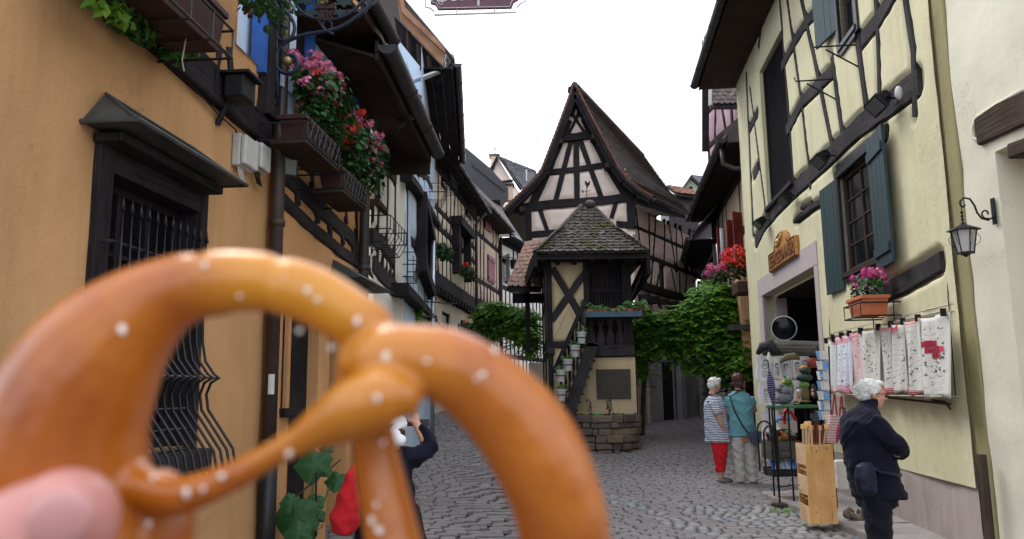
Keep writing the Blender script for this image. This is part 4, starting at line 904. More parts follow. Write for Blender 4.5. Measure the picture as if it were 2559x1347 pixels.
# two geranium boxes
for k, (pa, pb_, lab, lab2, mats, sd) in enumerate((
  ((769, 325), (842, 432), 'terracotta box on a black rack with lattice, the one nearer the scrolled bracket', 'geranium in the nearer box on the ochre house, pink above and red below', ['pet_pink','pet_pink','pet_red'], 21),
  ((860, 451), (910, 530), 'terracotta box on a black rack, the farther one beside the second downpipe', 'geranium in the farther box on the ochre house with bright pink and coral heads', ['pet_red','pet_pink','pet_pink'], 22))):
    a, b = LP.uv(*pa, .42), LP.uv(*pb_, .42); L_ = b[0]-a[0]; zz = (a[1]+b[1])/2
    t = planter(LP, (a[0]+b[0])/2, zz, L_, .19, .40, .19, lab, 'terradark', 'ironbar', group='geranium boxes between the downpipes')
    mb = MB(); mb.pbox(LP, a[0]-.05, b[0]+.05, zz-.05, zz-.02, .15, .43); wood('shelf', mb, 'timber_brown', t, .008)
    mb = MB(); nn_ = 7
    for q in range(nn_):
        x0 = a[0]+L_*q/nn_; x1 = a[0]+L_*(q+1)/nn_; mb.tube([LP.P(x0, zz, .435), LP.P(x1, zz+.16, .435)], .006, 4).tube([LP.P(x1, zz, .435), LP.P(x0, zz+.16, .435)], .006, 4)
    obj('lattice', mb, M_['ironbar'], t)
    pc = LP.uv(*((812, 322), (900, 455))[k], .35); geranium('geranium', lab2, LP.P(pc[0], pc[1], .34), ((.36, .18, .46), (.50, .18, .48))[k], LP.u, mats, 800, 110, sd, 'geraniums between the downpipes', fl=.046, leaf=.06)
floodlight(LP, 716, 412, 'floodlight with a pale glass beside the brown downpipe on the ochre house', LP.u*-1.0+LP.n*.8+Vector((0,0,-.25)), group=None, s=.75, off=.02, sc=(.8, 1, 1.7))
# climbing hollyhock leaves, low left
t = thing('large_leaf_plant', 'plant with big round green leaves on a black iron support beside the door', 'plant', tuple(LP.P(LP.uv(760,1200)[0], 0, .25)))
r2 = random.Random(8)
def big_leaf(c, s, nr, parent):
    c = Vector(c); nr = Vector(nr).normalized(); a = nr.cross(Vector((0,0,1))).normalized(); b = a.cross(nr); mb = MB(); mb.v.append(c + nr*.0); n = 18; ringn = 3
    for q in range(1, ringn+1):
        for k in range(n):
            th = 2*math.pi*k/n; lob = 1 + .12*math.cos(5*th) + .05*math.cos(18*th/2) - (.5 if k in (n//4*3,) else 0)*.6; rr = s*.5*q/ringn*lob; mb.v.append(c + (a*math.cos(th)+b*math.sin(th))*rr + nr*(-.16*s*(q/ringn)**2 + .03*s*math.cos(5*th)*(q/ringn)))
    for k in range(n): mb.f.append((0, 1+k, 1+(k+1)%n))
    for q in range(ringn-1):
        for k in range(n): mb.f.append((1+q*n+k, 1+(q+1)*n+k, 1+(q+1)*n+(k+1)%n, 1+q*n+(k+1)%n))
    obj('leaf', mb, M_['bigleaf'], parent, smooth=True)
for (x, y, s, nx, nz_) in ((795,1160,.30,.3,.5),(830,1200,.2,.2,.8),(755,1290,.34,.3,.4),(780,1255,.16,.2,.6),(740,1255,.15,.3,.5),(800,1290,.14,.2,.6),(730,1330,.2,.2,.5),(770,1345,.2,.2,.3),(812,1120,.12,.2,.7)):
    p = LP.P(*LP.uv(x, y, .25), .25+r2.uniform(-.05,.05)); big_leaf(p, s, (nx, -1, nz_), t)
mb = MB(); base = LP.uv(750, 1340, .25)
for (x, y) in ((795,1160),(755,1290),(740,1255),(830,1200)): q = LP.uv(x, y, .25); mb.tube([LP.P(base[0], 0, .2), LP.P((base[0]+q[0])/2, q[1]*.6, .24), LP.P(q[0], q[1]-.03, .24)], .008, 6)
obj('stems', mb, M_['stem'], t)
mb = MB(); mb.tube([LP.P(*LP.uv(790,1340,.3), .3), LP.P(*LP.uv(790,1180,.3), .3)], .008, 6).tube([LP.P(*LP.uv(740,1240,.3), .3), LP.P(*LP.uv(850,1150,.3), .3)], .007, 6)
mb.tube([LP.P(*LP.uv(792+14*math.cos(a), 1310+14*math.sin(a), .3), .3) for a in [k*.5 for k in range(13)]], .005, 5); obj('iron_support', mb, M_['ironbar'], t)
# wrought sign bracket on the corner post; plane square to the wall
BX = LP.P(LP.uv(690,300,.1)[0], 0, .0); BP = Pl((BX.x, BX.y), (BX.x + LP.n.x, BX.y + LP.n.y)); bk = thing('sign_bracket', 'blue-black scrolled wrought iron bracket with gilt snail ball and bow, top left', 'sign bracket', tuple(BX))
def bt(pts, r, mat='blueiron', name='scroll', n=7, d=0): mb = MB(); mb.tube([BP.P(*BP.uv(x, y), d) for x, y in pts], r*1.25, n); return obj(name, mb, M_[mat], bk, smooth=True)
def sm(pts, k=5):
    out = []; P = [pts[0]] + list(pts) + [pts[-1]]
    for i in range(1, len(P)-2):
        for j in range(k):
            t_ = j/k; a, b, c, d = [np.array(q, float) for q in P[i-1:i+3]]; out.append(tuple(.5*((2*b)+(-a+c)*t_+(2*a-5*b+4*c-d)*t_**2+(-a+3*b-3*c+d)*t_**3)))
    out.append(tuple(pts[-1])); return out
bt([(691,-40),(692,160),(693,262)], .012, name='mounting_bar')
bt(sm([(940,-15),(915,22),(880,50),(840,72),(790,82),(745,92),(705,112),(690,140),(692,168),(710,183),(732,180),(744,162),(738,142),(724,138)]), .0125)
bt(sm([(692,-30),(705,15),(728,45),(736,70),(727,95),(705,102),(690,88),(690,72),(703,62),(716,70)]), .011)
bt(sm([(720,-30),(745,20),(775,42),(820,50),(870,36),(910,0),(930,-25)]), .010)
bt([(722+11*math.cos(k*.52), 20+12*math.sin(k*.52)) for k in range(13)], .006, name='ring'); bt([(818+12*math.cos(k*.52), 63+12*math.sin(k*.52)) for k in range(13)], .006, name='ring'); bt([(905+13*math.cos(k*.52), 20+14*math.sin(k*.52)) for k in range(13)], .006, name='ring')
bt(sm([(700,112),(712,130),(745,160)]), .007); bt([(795,50),(812,75),(832,85)], .010)
bt(sm([(683,205),(684,228),(690,240),(686,262)]), .006, 'whitebox'); bt(sm([(676,205),(678,225),(689,262)]), .005, 'whitebox')
for (x, y, r_) in ((718,152,.042),(711,82,.026)): mb = MB(); mb.ball(BP.P(*BP.uv(x, y)), (r_, r_*.8, r_*.9), 12); obj('gilt_ball', mb, M_['gold'], bk, smooth=True)
mb = MB(); bow = [(815,22)]
for (dx, dy) in ((-26,-10),(24,-10)):
    pts = [(815,20),(815+dx,8),(815+dx*1.05,24),(815,24)]; mb.prism([BP.P(*BP.uv(x, y), -.01) for x, y in pts], BP.n*.03)
for (dx) in (-16,-6,5,16): pts = [(814,22),(817,22),(817+dx*1.25,48),(811+dx*1.25,48)]; mb.prism([BP.P(*BP.uv(x, y), -.012) for x, y in pts], BP.n*.026)
obj('bow', mb, M_['terradark'], bk)
for pp in ([(815,20),(789,8),(788,24),(815,22),(839,8),(840,24),(815,22)], [(815,22),(797,50)], [(815,22),(809,50)], [(815,22),(823,50)], [(815,22),(835,48)]): bt(pp, .0035, 'gold', 'gilt_edge')
mb = MB(); r3 = random.Random(3)
for k in range(7): mb.ball(BP.P(*BP.uv(808+r3.uniform(-8,12), -2+r3.uniform(-10,8)), r3.uniform(-.02,.03)), .02, 8)
obj('gilt_grapes', mb, M_['gold'], bk, smooth=True)
mb = MB()
for (x, y, s) in ((765,2,28),(780,32,26),(860,6,30),(850,32,24),(745,-4,20)):
    pts = [(x+s*math.cos(k*.524)*(1 if k % 2 else .55)*.9, y+s*.45*math.sin(k*.524)*(1 if k % 2 else .55)) for k in range(12)]; mb.prism([BP.P(*BP.uv(a, b), -.006) for a, b in pts], BP.n*.012)
obj('painted_leaves', mb, M_['green'], bk)
mb = MB(); mb.tube([BP.P(*BP.uv(692,-60)), BP.P(*BP.uv(1300,-95))], .014, 6); obj('upper_arm', mb, M_['blueiron'], bk)
# hanging sign
hs_ = thing('hanging_sign', 'burgundy hanging sign with silver frame and white gothic lettering at the top centre', 'sign', tuple(BP.P(BP.uv(1187,0)[0], BP.uv(1187,0)[1])))
def notch(x0, x1, y0, y1, r_): 
    out = []
    for (cx_, cy_, a0) in ((x0, y1, -90), (x1, y1, 180), (x1, y0, 90), (x0, y0, 0)):
        out += [(cx_+r_*math.cos(R(a0+q*15)), cy_+r_*math.sin(R(a0+q*15))) for q in range(7)]
    return out
dy = lambda x: -(x-1187)*.034
SH = lambda pts: [BP.P(*BP.uv(x, y+dy(x))) for x, y in pts]
outer = [(1063,-130),(1063,14),(1075,16),(1084,24),(1086,34),(1290,34),(1292,22),(1300,13),(1312,8),(1312,-130),(1300,-140),(1084,-140)]
mb = MB(); mb.tube(SH(outer), .0085, 6, closed=True); obj('frame', mb, M_['silver'], hs_, smooth=True)
inner = [(1076,-120),(1076,6),(1088,10),(1094,22),(1278,24),(1284,10),(1298,2),(1298,-120)]
mb = MB(); mb.prism([q - BP.n*.012 for q in SH(inner)], BP.n*.024); obj('sign_board', mb, M_['purple'], hs_)
ins = [(x+(4 if x < 1187 else -4), y-3 if y > 0 else y+3) for x, y in inner]; mb = MB(); mb.tube([q + BP.n*.013 for q in SH(ins)], .0028, 5, closed=True); obj('trim_line', mb, M_['silver'], hs_)
mb = MB()
for x in (1142, 1236): mb.tube(SH([(x, 22), (x, 36)]), .007, 6)
for x in (1100, 1275): mb.tube(SH([(x, -130), (x, -165)]), .006, 6)
obj('studs', mb, M_['silver'], hs_)
bu, bz = BP.uv(1190, 3 - 0); fl = 1 if BP.u.cross(Vector((0,0,1))).dot(BP.n) > 0 else -1
text_mesh('Comptoir', .215, .003, 'lettering', 'whitebox', hs_, wallM(BP, bu, bz+.005, .014, fl), .002, .78)
mb = MB(); mb.tube([q + BP.n*.016 for q in SH(sm([(1086,-8),(1096,4),(1103,12),(1107,10),(1105,5)]))], .003, 5); obj('flourish', mb, M_['silver'], hs_)
# ---------------- white timbered house behind the second downpipe
A2 = (-1.63, 9.0); B2 = (-1.55, 11.0); WP = Pl(A2, B2); wh = thing('timbered_house', 'off-white half-timbered house under the big dark boarded eave', 'house', (*A2, 0)); s3 = []
TW = lambda pts, w, mat='timber_grey', **k: s3.append(timber('timber', WP, pts, w, wh, mat, **k))
TW([(926,355),(960,400),(990,445)], .2); TW([(930,590),(955,605),(985,650)], .2); TW([(935,660),(962,695),(990,720)], .2)
for a in ([(948,420),(944,590)], [(969,430),(966,620)], [(988,400),(985,715)], [(945,612),(943,670)], [(957,618),(956,685)], [(967,640),(966,695)], [(977,650),(976,700)]): TW(a, .07)
ua, ub = 0, WP.L
facade('wall', WP, 0, WP.L, -.1, WP.uv(960,350)[1]+1.2, [[WP.uv(936,450)[0], WP.uv(956,450)[0], WP.uv(945,510)[1], WP.uv(945,400)[1], .15]], s3, 'white', wh, res=.06, bulge=.02)
w_ = [WP.uv(936,450)[0], WP.uv(956,450)[0], WP.uv(945,510)[1], WP.uv(945,400)[1]]; window(WP, w_, wh, 'timber_brown', 1, 2, .05)
def basket(pl, px, py, w, h, d, label, plant=None):
    u, z = pl.uv(px, py, d*.5); t = thing('wire_basket', label, 'wire basket', tuple(pl.P(u, z, 0))); mb = MB(); 
    for zz, dd in ((0, d*.75), (h*.5, d), (h, d)): mb.tube([pl.P(u-w/2, z+zz, 0), pl.P(u-w/2, z+zz, dd), pl.P(u+w/2, z+zz, dd), pl.P(u+w/2, z+zz, 0)], .007, 4)
    for k in range(7): x = u-w/2+w*k/6; mb.tube([pl.P(x, z+.01, .02), pl.P(x, z, d*.75), pl.P(x, z+h*.5, d), pl.P(x, z+h, d)], .005, 4)
    obj('wires', mb, M_['ironbar'], t); return t
basket(WP, 962, 625, 1.0, .3, .32, 'empty black wire basket on the off-white house')
eave(Pl((-1.64, 6.6), (-1.5, 9.8)), 0, 3.2, 4.45, .44, wh, 'timber_brown', 50, 4, 'gutter', gr=.085, soff_rise=.15, d0=-.15)
mb = MB(); mb.hexa([Vector(q) for q in ((-1.75,9.82,4.3),(-1.05,9.8,4.3),(-1.05,9.86,4.3),(-1.75,9.88,4.3),(-1.75,9.82,5.2),(-1.05,9.8,4.6),(-1.05,9.86,4.6),(-1.75,9.88,5.2))]); wood('eave_end', mb, 'timber_brown', wh)
# ---------------- blue house
BLP = Pl((-1.55, 11.02), (-2.15, 21.3)); bh = thing('timbered_house', 'light blue jettied half-timbered house behind the big dark eave', 'house', (-1.55, 11.02, 0)); s4 = []
TB = lambda pts, w, mat='timber', **k: s4.append(timber('timber', BLP, pts, w, bh, mat, **k))
TB([(1004,440),(1030,470),(1062,520),(1096,572)], .13, d=.14, deep=.15); TB([(993,722),(1030,755),(1078,798)], .16, d=.15)
TB([(1018,470),(1017,735)], .14); TB([(1026,600),(1050,625)], .16); 
for a in ([(1016,470),(1015,720)], [(1044,640),(1044,760)], [(1032,640),(1031,750)], [(1060,690),(1059,770)], [(1045,430),(1044,500)], [(1060,440),(1059,520)], [(1072,440),(1074,540)], [(1068,700),(1068,790)]): TB(a, .07)
TB([(1040,425),(1065,440),(1080,470)], .14)
bw = [BLP.uv(1040,620)[0], BLP.uv(1068,620)[0], BLP.uv(1054,685)[1], BLP.uv(1054,560)[1]]; bw = [min(bw[:2]), max(bw[:2])] + bw[2:]
facade('wall', BLP, 0, BLP.L, -.1, 8.3, [bw + [.2]], s4, 'blue', bh, res=.09, bulge=.02, poly=[(-.1,-1),(BLP.L+.1,-1),(BLP.L+.1,9),(3.6,9),(3.6,7.0),(-.1,6.4)])
window(BLP, bw, bh, 'timber', 1, 2, .1); 
for (a, b, c, d) in ((bw[0]-.2, bw[0], bw[2]-.25, bw[3]+.2), (bw[1], bw[1]+.2, bw[2]-.25, bw[3]+.2), (bw[0], bw[1], bw[3], bw[3]+.2), (bw[0], bw[1], bw[2]-.25, bw[2])): m = MB(); m.pbox(BLP, a, b, c, d, 0, .2); wood('bay_frame', m, 'timber', bh, .02)
ww = MB(); ww.prism([Vector((-4, 15.5, 6.0)), Vector((-1.85, 15.5, 6.0)), Vector((-1.85,15.5,8.2)), Vector((-3.6,15.5,10.5)), Vector((-4,15.5,10.5))], (0,.15,0)); obj('gable_wall', ww, M_['blue'], bh)
EP = Pl((-1.82, 15.4), (-2.15, 22.4)); eave(EP, 0, EP.L, 8.15, .62, bh, 'timber', 52, 3, 'gutter', gr=.085, run=3)
# raw pine verge boards of the blue house roof
def pxb(Y, pts): return [at(x, y, Y) for x, y in pts]
for (dy0, pts, th_) in ((15.3, [(990,0),(1005,30),(1112,132),(1112,118),(1012,18),(1000,-10)], .05), (15.45, [(985,20),(1000,50),(1108,165),(1112,136),(1006,36),(992,0)], .05)):
    mb = MB(); mb.prism(pxb(dy0, [(985,-60)]+pts[1:5]+[(1000,-60)]), (0, .05, 0)); wood('verge_board', mb, 'rawwood', bh)
mb = MB(); mb.prism(pxb(15.75, [(985,40),(1108,170),(1100,200),(1010,150),(1000,130)]), (0,.08,0)); wood('rafter_boarding', mb, 'timber', bh)
for k in range(3): mb = MB(); mb.tube(pxb(15.6, [(1020+k*26, 80+k*30), (1024+k*26, 190+k*6)]), .05, 4); wood('rafter', mb, 'timber_brown', bh)
q = at(1125,135,15.9); pipe([at(1122,135,15.7), at(1118,168,15.75), at(1108,176,15.8), at(1030,203,14.9), at(1026,212,14.9)], .055, bh, 'zinc', 'downpipe')
mb = MB(); mb.lathe(at(1123,150,15.7), [(.11,.1),(.11,-.02),(.06,-.12)], 12); obj('hopper', mb, M_['zinc'], bh)
xx = BLP.uv(1082, 650, .15); pipe([BLP.P(xx[0], .6, .15), BLP.P(xx[0], BLP.uv(1082,595,.15)[1], .15)], .05, bh, 'zinc', 'downpipe')
basket(BLP, 1060, 425, .7, .3, .2, 'black wire basket on the light blue house just under the big eave end'); basket(BLP, 1092, 510, .8, .4, .4, 'black wire basket holding a dark box where the light blue house meets the cream one'); basket(BLP, 1028, 700, .7, .35, .2, 'black wire basket low on the light blue house left of its bay window')
# ---------------- long cream house
DP = Pl((-2.2, 21.4), (-1.33, 29)); dh = thing('timbered_house', 'long cream half-timbered house curving along the left street with a dark jetty', 'house', (-2.2, 21.4, 0))
zj = DP.uv(1130, 738)[1]; ze = 8.1; L = DP.L
def rw(pl, x0, x1, yt, yb): a, b = pl.uv(x0, yt)[0], pl.uv(x1, yt)[0]; return [min(a,b), max(a,b), pl.uv((x0+x1)/2, yb)[1], pl.uv((x0+x1)/2, yt)[1]]
hw = [rw(DP,1102,1112,405,465), rw(DP,1163,1173,480,538), rw(DP,1133,1158,585,672), rw(DP,1165,1178,615,680)]; gw = [rw(DP,1080,1099,768,840), rw(DP,1114,1136,782,860), rw(DP,1160,1170,800,900)]
zz1 = DP.uv(1130, 560)[1]; zz2 = DP.uv(1130, 600)[1]; zz3 = DP.uv(1130,470)[1]
s5 = frame_auto(DP, 0, L, [zj+.2, zj+1.1, zz2, zz1, zz3, ze-.1], .62, dh, 'timber', .11, .28, 5, skip=hw, railw=.16)
facade('wall', DP, 0, L, zj+.05, ze, [h+[.2] for h in hw], s5, 'cream2', dh, res=.09, bulge=.02); facade('ground_floor_wall', Pl((-2.2-.0+.12*-1,21.4), (-1.45,29)), 0, L, -.1, zj+.3, [h+[.3] for h in gw], [], 'beige' if False else 'cream2', dh, res=.15)
for h in hw: window(DP, h, dh, 'timber', 2, 2, .06)
for h in gw: window(Pl((-2.32,21.4), (-1.45,29)), h, dh, 'timber', 1, 2, .06)
for k in range(2): m = MB(); h = hw[2]; m.pbox(DP, h[0]-.3 if k == 0 else h[1], h[0] if k == 0 else h[1]+.2, h[2]-.3, h[3]+.3, 0, .25); wood('bay_frame', m, 'timber', dh, .02)
m = MB(); m.pbox(DP, hw[2][0]-.35, hw[2][1]+.3, hw[2][3]+.05, hw[2][3]+.35, 0, .35); wood('bay_frame', m, 'timber', dh, .02)
for k in range(int(L/.55)): m = MB(); m.pbox(DP, .2+k*.55, .38+k*.55, zj-.25, zj-.03, -.3, .12); wood('joist_end', m, 'timber', dh, .02)
timber('jetty_beam', DP, None, .42, dh, 'timber', uvpts=[(0, zj+.15), (L, zj+.15)], d=.1)
eave(DP, -.1, L+.1, ze, .42, dh, 'timber', 46, 3, 'gutter', gr=.07, run=4); body(DP, 0, L, 0, ze, dh, 'cream2', 5)
xx = DP.uv(1191, 600, .12); pipe([DP.P(xx[0]-.1, 0.6, .12), DP.P(xx[0]-.1, 7.6, .12), DP.P(xx[0]-.1, 8.0, .5)], .055, dh, 'gutter', 'downpipe')
for (x, y, lab, nf, ml) in ((1168, 692, 'window geraniums with small red flowers on the long cream house', 40, ['pet_red']), (1104, 640, 'flowerless pot of trailing leaves on the long cream house', 2, ['pet_red']), (1166, 832, 'pot of red flowers at ground floor of the cream house', 10, ['pet_red'])):
    u, z = DP.uv(x, y, .3); geranium('geranium', lab, DP.P(u, z, .3), (.75, .2, .3), DP.u, ml, 260, nf, 31, fl=.05, leaf=.11)
basket(DP, 1118, 478, 1.0, .35, .4, 'black wire basket under the uppermost window of the cream house'); basket(DP, 1170, 545, 1.0, .35, .4, 'black wire basket at the second upper window of the cream house')
# ---------------- brown house with red shutters
RP = Pl((-1.33, 29.05), (-.55, 33.4)); rh = thing('timbered_house', 'narrow beige half-timbered house with dusty red shutters on the left street', 'house', (-1.33, 29.05, 0)); L = RP.L
rz = [RP.uv(1215, y)[1] for y in (905, 760, 690, 600, 575, 490)]; hr = [rw(RP,1209,1224,513,575), rw(RP,1217,1233,642,706)]
s6 = frame_auto(RP, 0, L, [.9, rz[0], rz[1], (rz[1]+rz[2])/2+.2, rz[3], rz[4]+.5, 8.3], .6, rh, 'timber', .13, .25, 9, skip=hr, railw=.17)
facade('wall', RP, 0, L, -.1, 8.4, [h+[.12] for h in hr], s6, 'beige', rh, res=.1)
for h in hr:
    m = MB(); m.pbox(RP, h[0], h[1], h[2], h[3], -.1, -.02); sh_ = obj('window', m, M_['darkroom'], rh)
    for a, b in ((h[0], (h[0]+h[1])/2-.01), ((h[0]+h[1])/2+.01, h[1])): shutter(RP, a, h[2], h[3], b-a, 0, rh, 'redpaint', 1, 2, 'closed dusty red louvred shutter', d0=.03, slats=8)
eave(RP, -.05, L, 8.25, .55, rh, 'timber_brown', 48, 3, 'gutter', gr=.07, run=3.5); body(RP, 0, L, 0, 8.2, rh, 'beige', 5)
xx = RP.uv(1249, 700, .1); pipe([RP.P(L-.12, .5, .1), RP.P(L-.12, 8.1, .1)], .06, rh, 'terradark', 'downpipe')
# ---------------- white house at the end of the left street
VP_ = Pl((-.5, 33.6), (1.6, 40)); vh = thing('timbered_house', 'white half-timbered house closing the left street behind the tower roof', 'house', (-.5, 33.6, 0)); L = VP_.L; hv = [rw(VP_,1262,1274,640,705), rw(VP_,1300,1312,565,600)]
s7 = frame_auto(VP_, 0, L, [1.2, 3.0, 3.9, 5.1, 6.0, 7.2, 8.0], .62, vh, 'timber', .11, .15, 12, skip=hv, railw=.2)
facade('wall', VP_, 0, L, -.1, 8.1, [h+[.15] for h in hv], s7, 'white', vh, res=.12)
for h in hv: window(VP_, h, vh, 'timber', 1, 2, .05)
shutter(VP_, hv[0][0], hv[0][2], hv[0][3], .5, R(40), vh, 'whitebox', -1, 2, 'pale shutter folded open')
eave(VP_, 0, L, 8.1, .5, vh, 'timber', 48, 2, 'zinc', gr=.07, run=3.5); body(VP_, 0, L, 0, 8.1, vh, 'white', 5)
mb = MB(); lc2 = VP_.P(*VP_.uv(1284, 655, .7), .7); mb.lathe(lc2, [(.02,.2),(.2,.05),(.14,-.3),(0,-.32)], 6); mb.tube([lc2+Vector((0,0,.2)), lc2+Vector((-.7,0,.25))], .02, 5); l2 = obj('wall_lantern', mb, M_['iron'], None); tag(l2, 'small black lantern sticking out near the red shuttered house', 'lantern')
# white gabled building closing the street at ground level
mb = MB(); mb.box((-.6, 41, 0), (6, 41.3, 7)); fw = obj('end_wall', mb, M_['white'], None); tag(fw, 'pale plain wall closing off the far end of the left street', 'wall')
# ================================================================ GABLE HOUSE (centre, behind the tower)
GY = 23.0; a = at(1318, 700, GY); b = at(1578, 700, GY)
GP = Pl((a.x-1.5, GY), (b.x+.8, GY)); gh = thing('gable_house', 'steep gabled half-timbered house with rose infill standing behind the little tower', 'house', (a.x, GY, 0)); sg_ = []
def TG(pts, w, mat='timber', **k): sg_.append(timber('timber', GP, pts, w, gh, mat, **k))
TG([(1425,275),(1461,331)], .09, d=.03); TG([(1453,268),(1420,337)], .09, d=.02); TG([(1396,345),(1440,342),(1487,332)], .22, d=.06); TG([(1400,353),(1482,343)], .1, d=.1)
TG([(1362,432),(1440,424),(1524,410)], .18, d=.03); TG([(1284,523),(1380,510),(1500,502),(1598,490)], .26, d=.05); TG([(1326,586),(1400,580)], .2); TG([(1540,560),(1575,563)], .2)
TG([(1440,350),(1442,500)], .17, d=.025); TG([(1427,354),(1388,503)], .15, d=.02); TG([(1450,350),(1502,492)], .15, d=.02)
TG([(1420,300),(1372,420),(1330,513)], (.26, .24), d=.04); TG([(1460,296),(1512,400),(1563,488)], (.26, .24), d=.04)
TG([(1440,225),(1425,290)], .2, d=.04); TG([(1437,225),(1455,290)], .2, d=.04); TG([(1436,228),(1440,258)], .28, d=.03)
TG([(1320,520),(1322,600)], .18, d=.04); TG([(1577,500),(1578,572)], .26, d=.04); TG([(1349,522),(1371,585)], .13); TG([(1541,500),(1528,545)], .13)
G = lambda pts: [GP.uv(x, y) for x, y in pts]
poly = G([(1436,222),(1356,424),(1338,446),(1275,524),(1318,528),(1318,740),(1585,740),(1584,500),(1610,494),(1560,425),(1540,412)])
facade('wall', GP, GP.uv(1262,500)[0], GP.uv(1622,500)[0], 2.2, GP.uv(1436,222)[1], [], sg_, 'pinkpl', gh, res=.075, bulge=.03, round_=.07, poly=poly, groove=.03)
mb = MB(); mb.box((a.x, GY+.01, 0), (b.x, GY+.2, 2.3)); obj('lower_wall', mb, M_['pinkpl'], gh)
# roof: concave slopes running back from the gable
def gpt(x, y, Y=GY-.45): return at(x, y, Y)
Lv = [gpt(x, y) for x, y in ((1435,209),(1395,318),(1354,424),(1328,456),(1296,488),(1259,524))]; Rv = [gpt(x, y) for x, y in ((1435,209),(1487,310),(1541,412),(1566,446),(1596,472),(1630,492))]
back = Vector((.55, 1.0, 0)).normalized()*11.0; backL = Vector((.10, 1.0, 0))*9
def slope(name, A, bk, mat, flip, rows, tw):
    for (p, q) in zip(A, A[1:]):
        mb = MB(); th = Vector((0,0,-.07)); mb.hexa([q+th, p+th, p+bk+th, q+bk+th, q, p, p+bk, q+bk]); o = obj(name, mb, M_[mat], gh)
slope('roof', Lv, Vector((.9, 6.6, 0)), 'tilebrown', 0, 0, 0)
# right slope: rows of small tiles built as narrow overlapping courses
end = at(1740, 549, 28.4)
r0 = at(1606, 388, 29.9)
RbR = [r0] + [r0 + (end-r0)*t + Vector((0,0,-d)) for t, d in ((.25,.08),(.5,.14),(.7,.12),(.86,.06))] + [end]
Rvec = r0-Rv[0]
def curve_pt(C, t):
    L = [0]; 
    for p, q in zip(C, C[1:]): L.append(L[-1]+(q-p).length)
    s = t*L[-1]
    for k in range(len(C)-1):
        if s <= L[k+1]+1e-9: return C[k] + (C[k+1]-C[k])*((s-L[k])/(L[k+1]-L[k]))
    return C[-1]
rt = random.Random(5); NR = 40; tl = MB()
for r_ in range(NR):
    t0 = 1-r_/NR; t1 = max(0, t0-1.35/NR); A0, B0 = curve_pt(Rv, t0), curve_pt(RbR, t0); A1, B1 = curve_pt(Rv, t1), curve_pt(RbR, t1); nn = (B0-A0).cross(A1-A0).normalized(); nn = -nn if nn.z < 0 else nn; c = int((B0-A0).length/.19)
    for j in range(c):
        s0 = (j+(.5 if r_%2 else 0))/c; s1 = min(1, s0+1/c-.002); 
        if s0 >= 1: continue
        o = nn*(.045 + rt.uniform(0,.012)); lo0 = A0+(B0-A0)*s0+o; lo1 = A0+(B0-A0)*s1+o; hi0 = A1+(B1-A1)*s0+nn*.01; hi1 = A1+(B1-A1)*s1+nn*.01; m_ = (lo0+lo1)/2 + (lo0-hi0)*.13
        i = len(tl.v); tl.v += [lo0, m_, lo1, hi1, hi0, lo0-nn*.02, m_-nn*.02, lo1-nn*.02]; tl.f += [(i,i+1,i+2,i+3,i+4), (i,i+5,i+6,i+1), (i+1,i+6,i+7,i+2)]
obj('roof_tiles', tl, M_['tilebrown'], gh, kind='stuff')
for k in range(len(Rv)-1):
    mb = MB(); th = Vector((0,0,-.06)); mb.hexa([Rv[k+1]+th, Rv[k]+th, RbR[k]+th, RbR[k+1]+th, Rv[k+1], Rv[k], RbR[k], RbR[k+1]]); obj('roof', mb, M_['tilebrown'], gh)
mb = MB(); mb.v += RbR + [Vector((2.0, 31, 9)), Vector((2.0,31,6))]; mb.f.append(tuple(range(len(mb.v)))); obj('roof_back', mb, M_['tilebrown'], gh)
for k in range(22):   # ridge tiles
    p = Lv[0] + Rvec*k/22; mb = MB(); mb.tube([p+Vector((0,0,-.03)), p+Rvec/22*1.08+Vector((0,0,.0))], [.10, .085], 8); obj('ridge_tile', mb, M_['tilebrown'], gh)
# verge boards + edge tiles
for C in (Lv, Rv):
    for off, mt, w_, dp in ((0, 'timber', .12, .05), ):
        for p, q in zip(C, C[1:]):
            mb = MB(); d = (q-p).normalized(); n_ = Vector((-d.z, 0, d.x)); n_ = -n_ if n_.z > 0 else n_; mb.hexa([p+n_*.04, q+n_*.04, q+n_*.04+Vector((0,.05,0)), p+n_*.04+Vector((0,.05,0)), p+n_*w_, q+n_*w_, q+n_*w_+Vector((0,.05,0)), p+n_*w_+Vector((0,.05,0))]); wood('verge_board', mb, mt, gh)
            mb = MB(); y1 = Vector((0,.42,0)); mb.hexa([p+n_*.10+Vector((0,.05,0)), q+n_*.10+Vector((0,.05,0)), q+n_*.10+y1, p+n_*.10+y1, p+n_*.2+Vector((0,.05,0)), q+n_*.2+Vector((0,.05,0)), q+n_*.2+y1, p+n_*.2+y1]); wood('barge_soffit', mb, 'timber', gh)
    for k in range(34):
        p = curve_pt(C, k/34); q = curve_pt(C, (k+1.25)/34 if k < 33 else 1); d = (q-p).normalized(); n_ = Vector((-d.z, 0, d.x)); n_ = -n_ if n_.z < 0 else n_
        mb = MB(); y0, y1 = Vector((0,-.04+rt.uniform(-.01,.01),0)), Vector((0,.2,0)); mb.hexa([p+y0, q+y0, q+y1, p+y1, p+y0+n_*.02, q+y0+n_*.05, q+y1+n_*.05, p+y1+n_*.02]); obj('verge_tile', mb, M_['tilered'], gh)
for (x, y) in ((1399,352),(1485,340),(1366,428),(1520,412),(1305,522),(1600,490)):
    p = at(x, y, GY-.4); mb = MB(); mb.box(tuple(p-Vector((.08,0,.07))), tuple(p+Vector((.08,.6,.07)))); wood('purlin_end', mb, 'timber_brown', gh, .01)
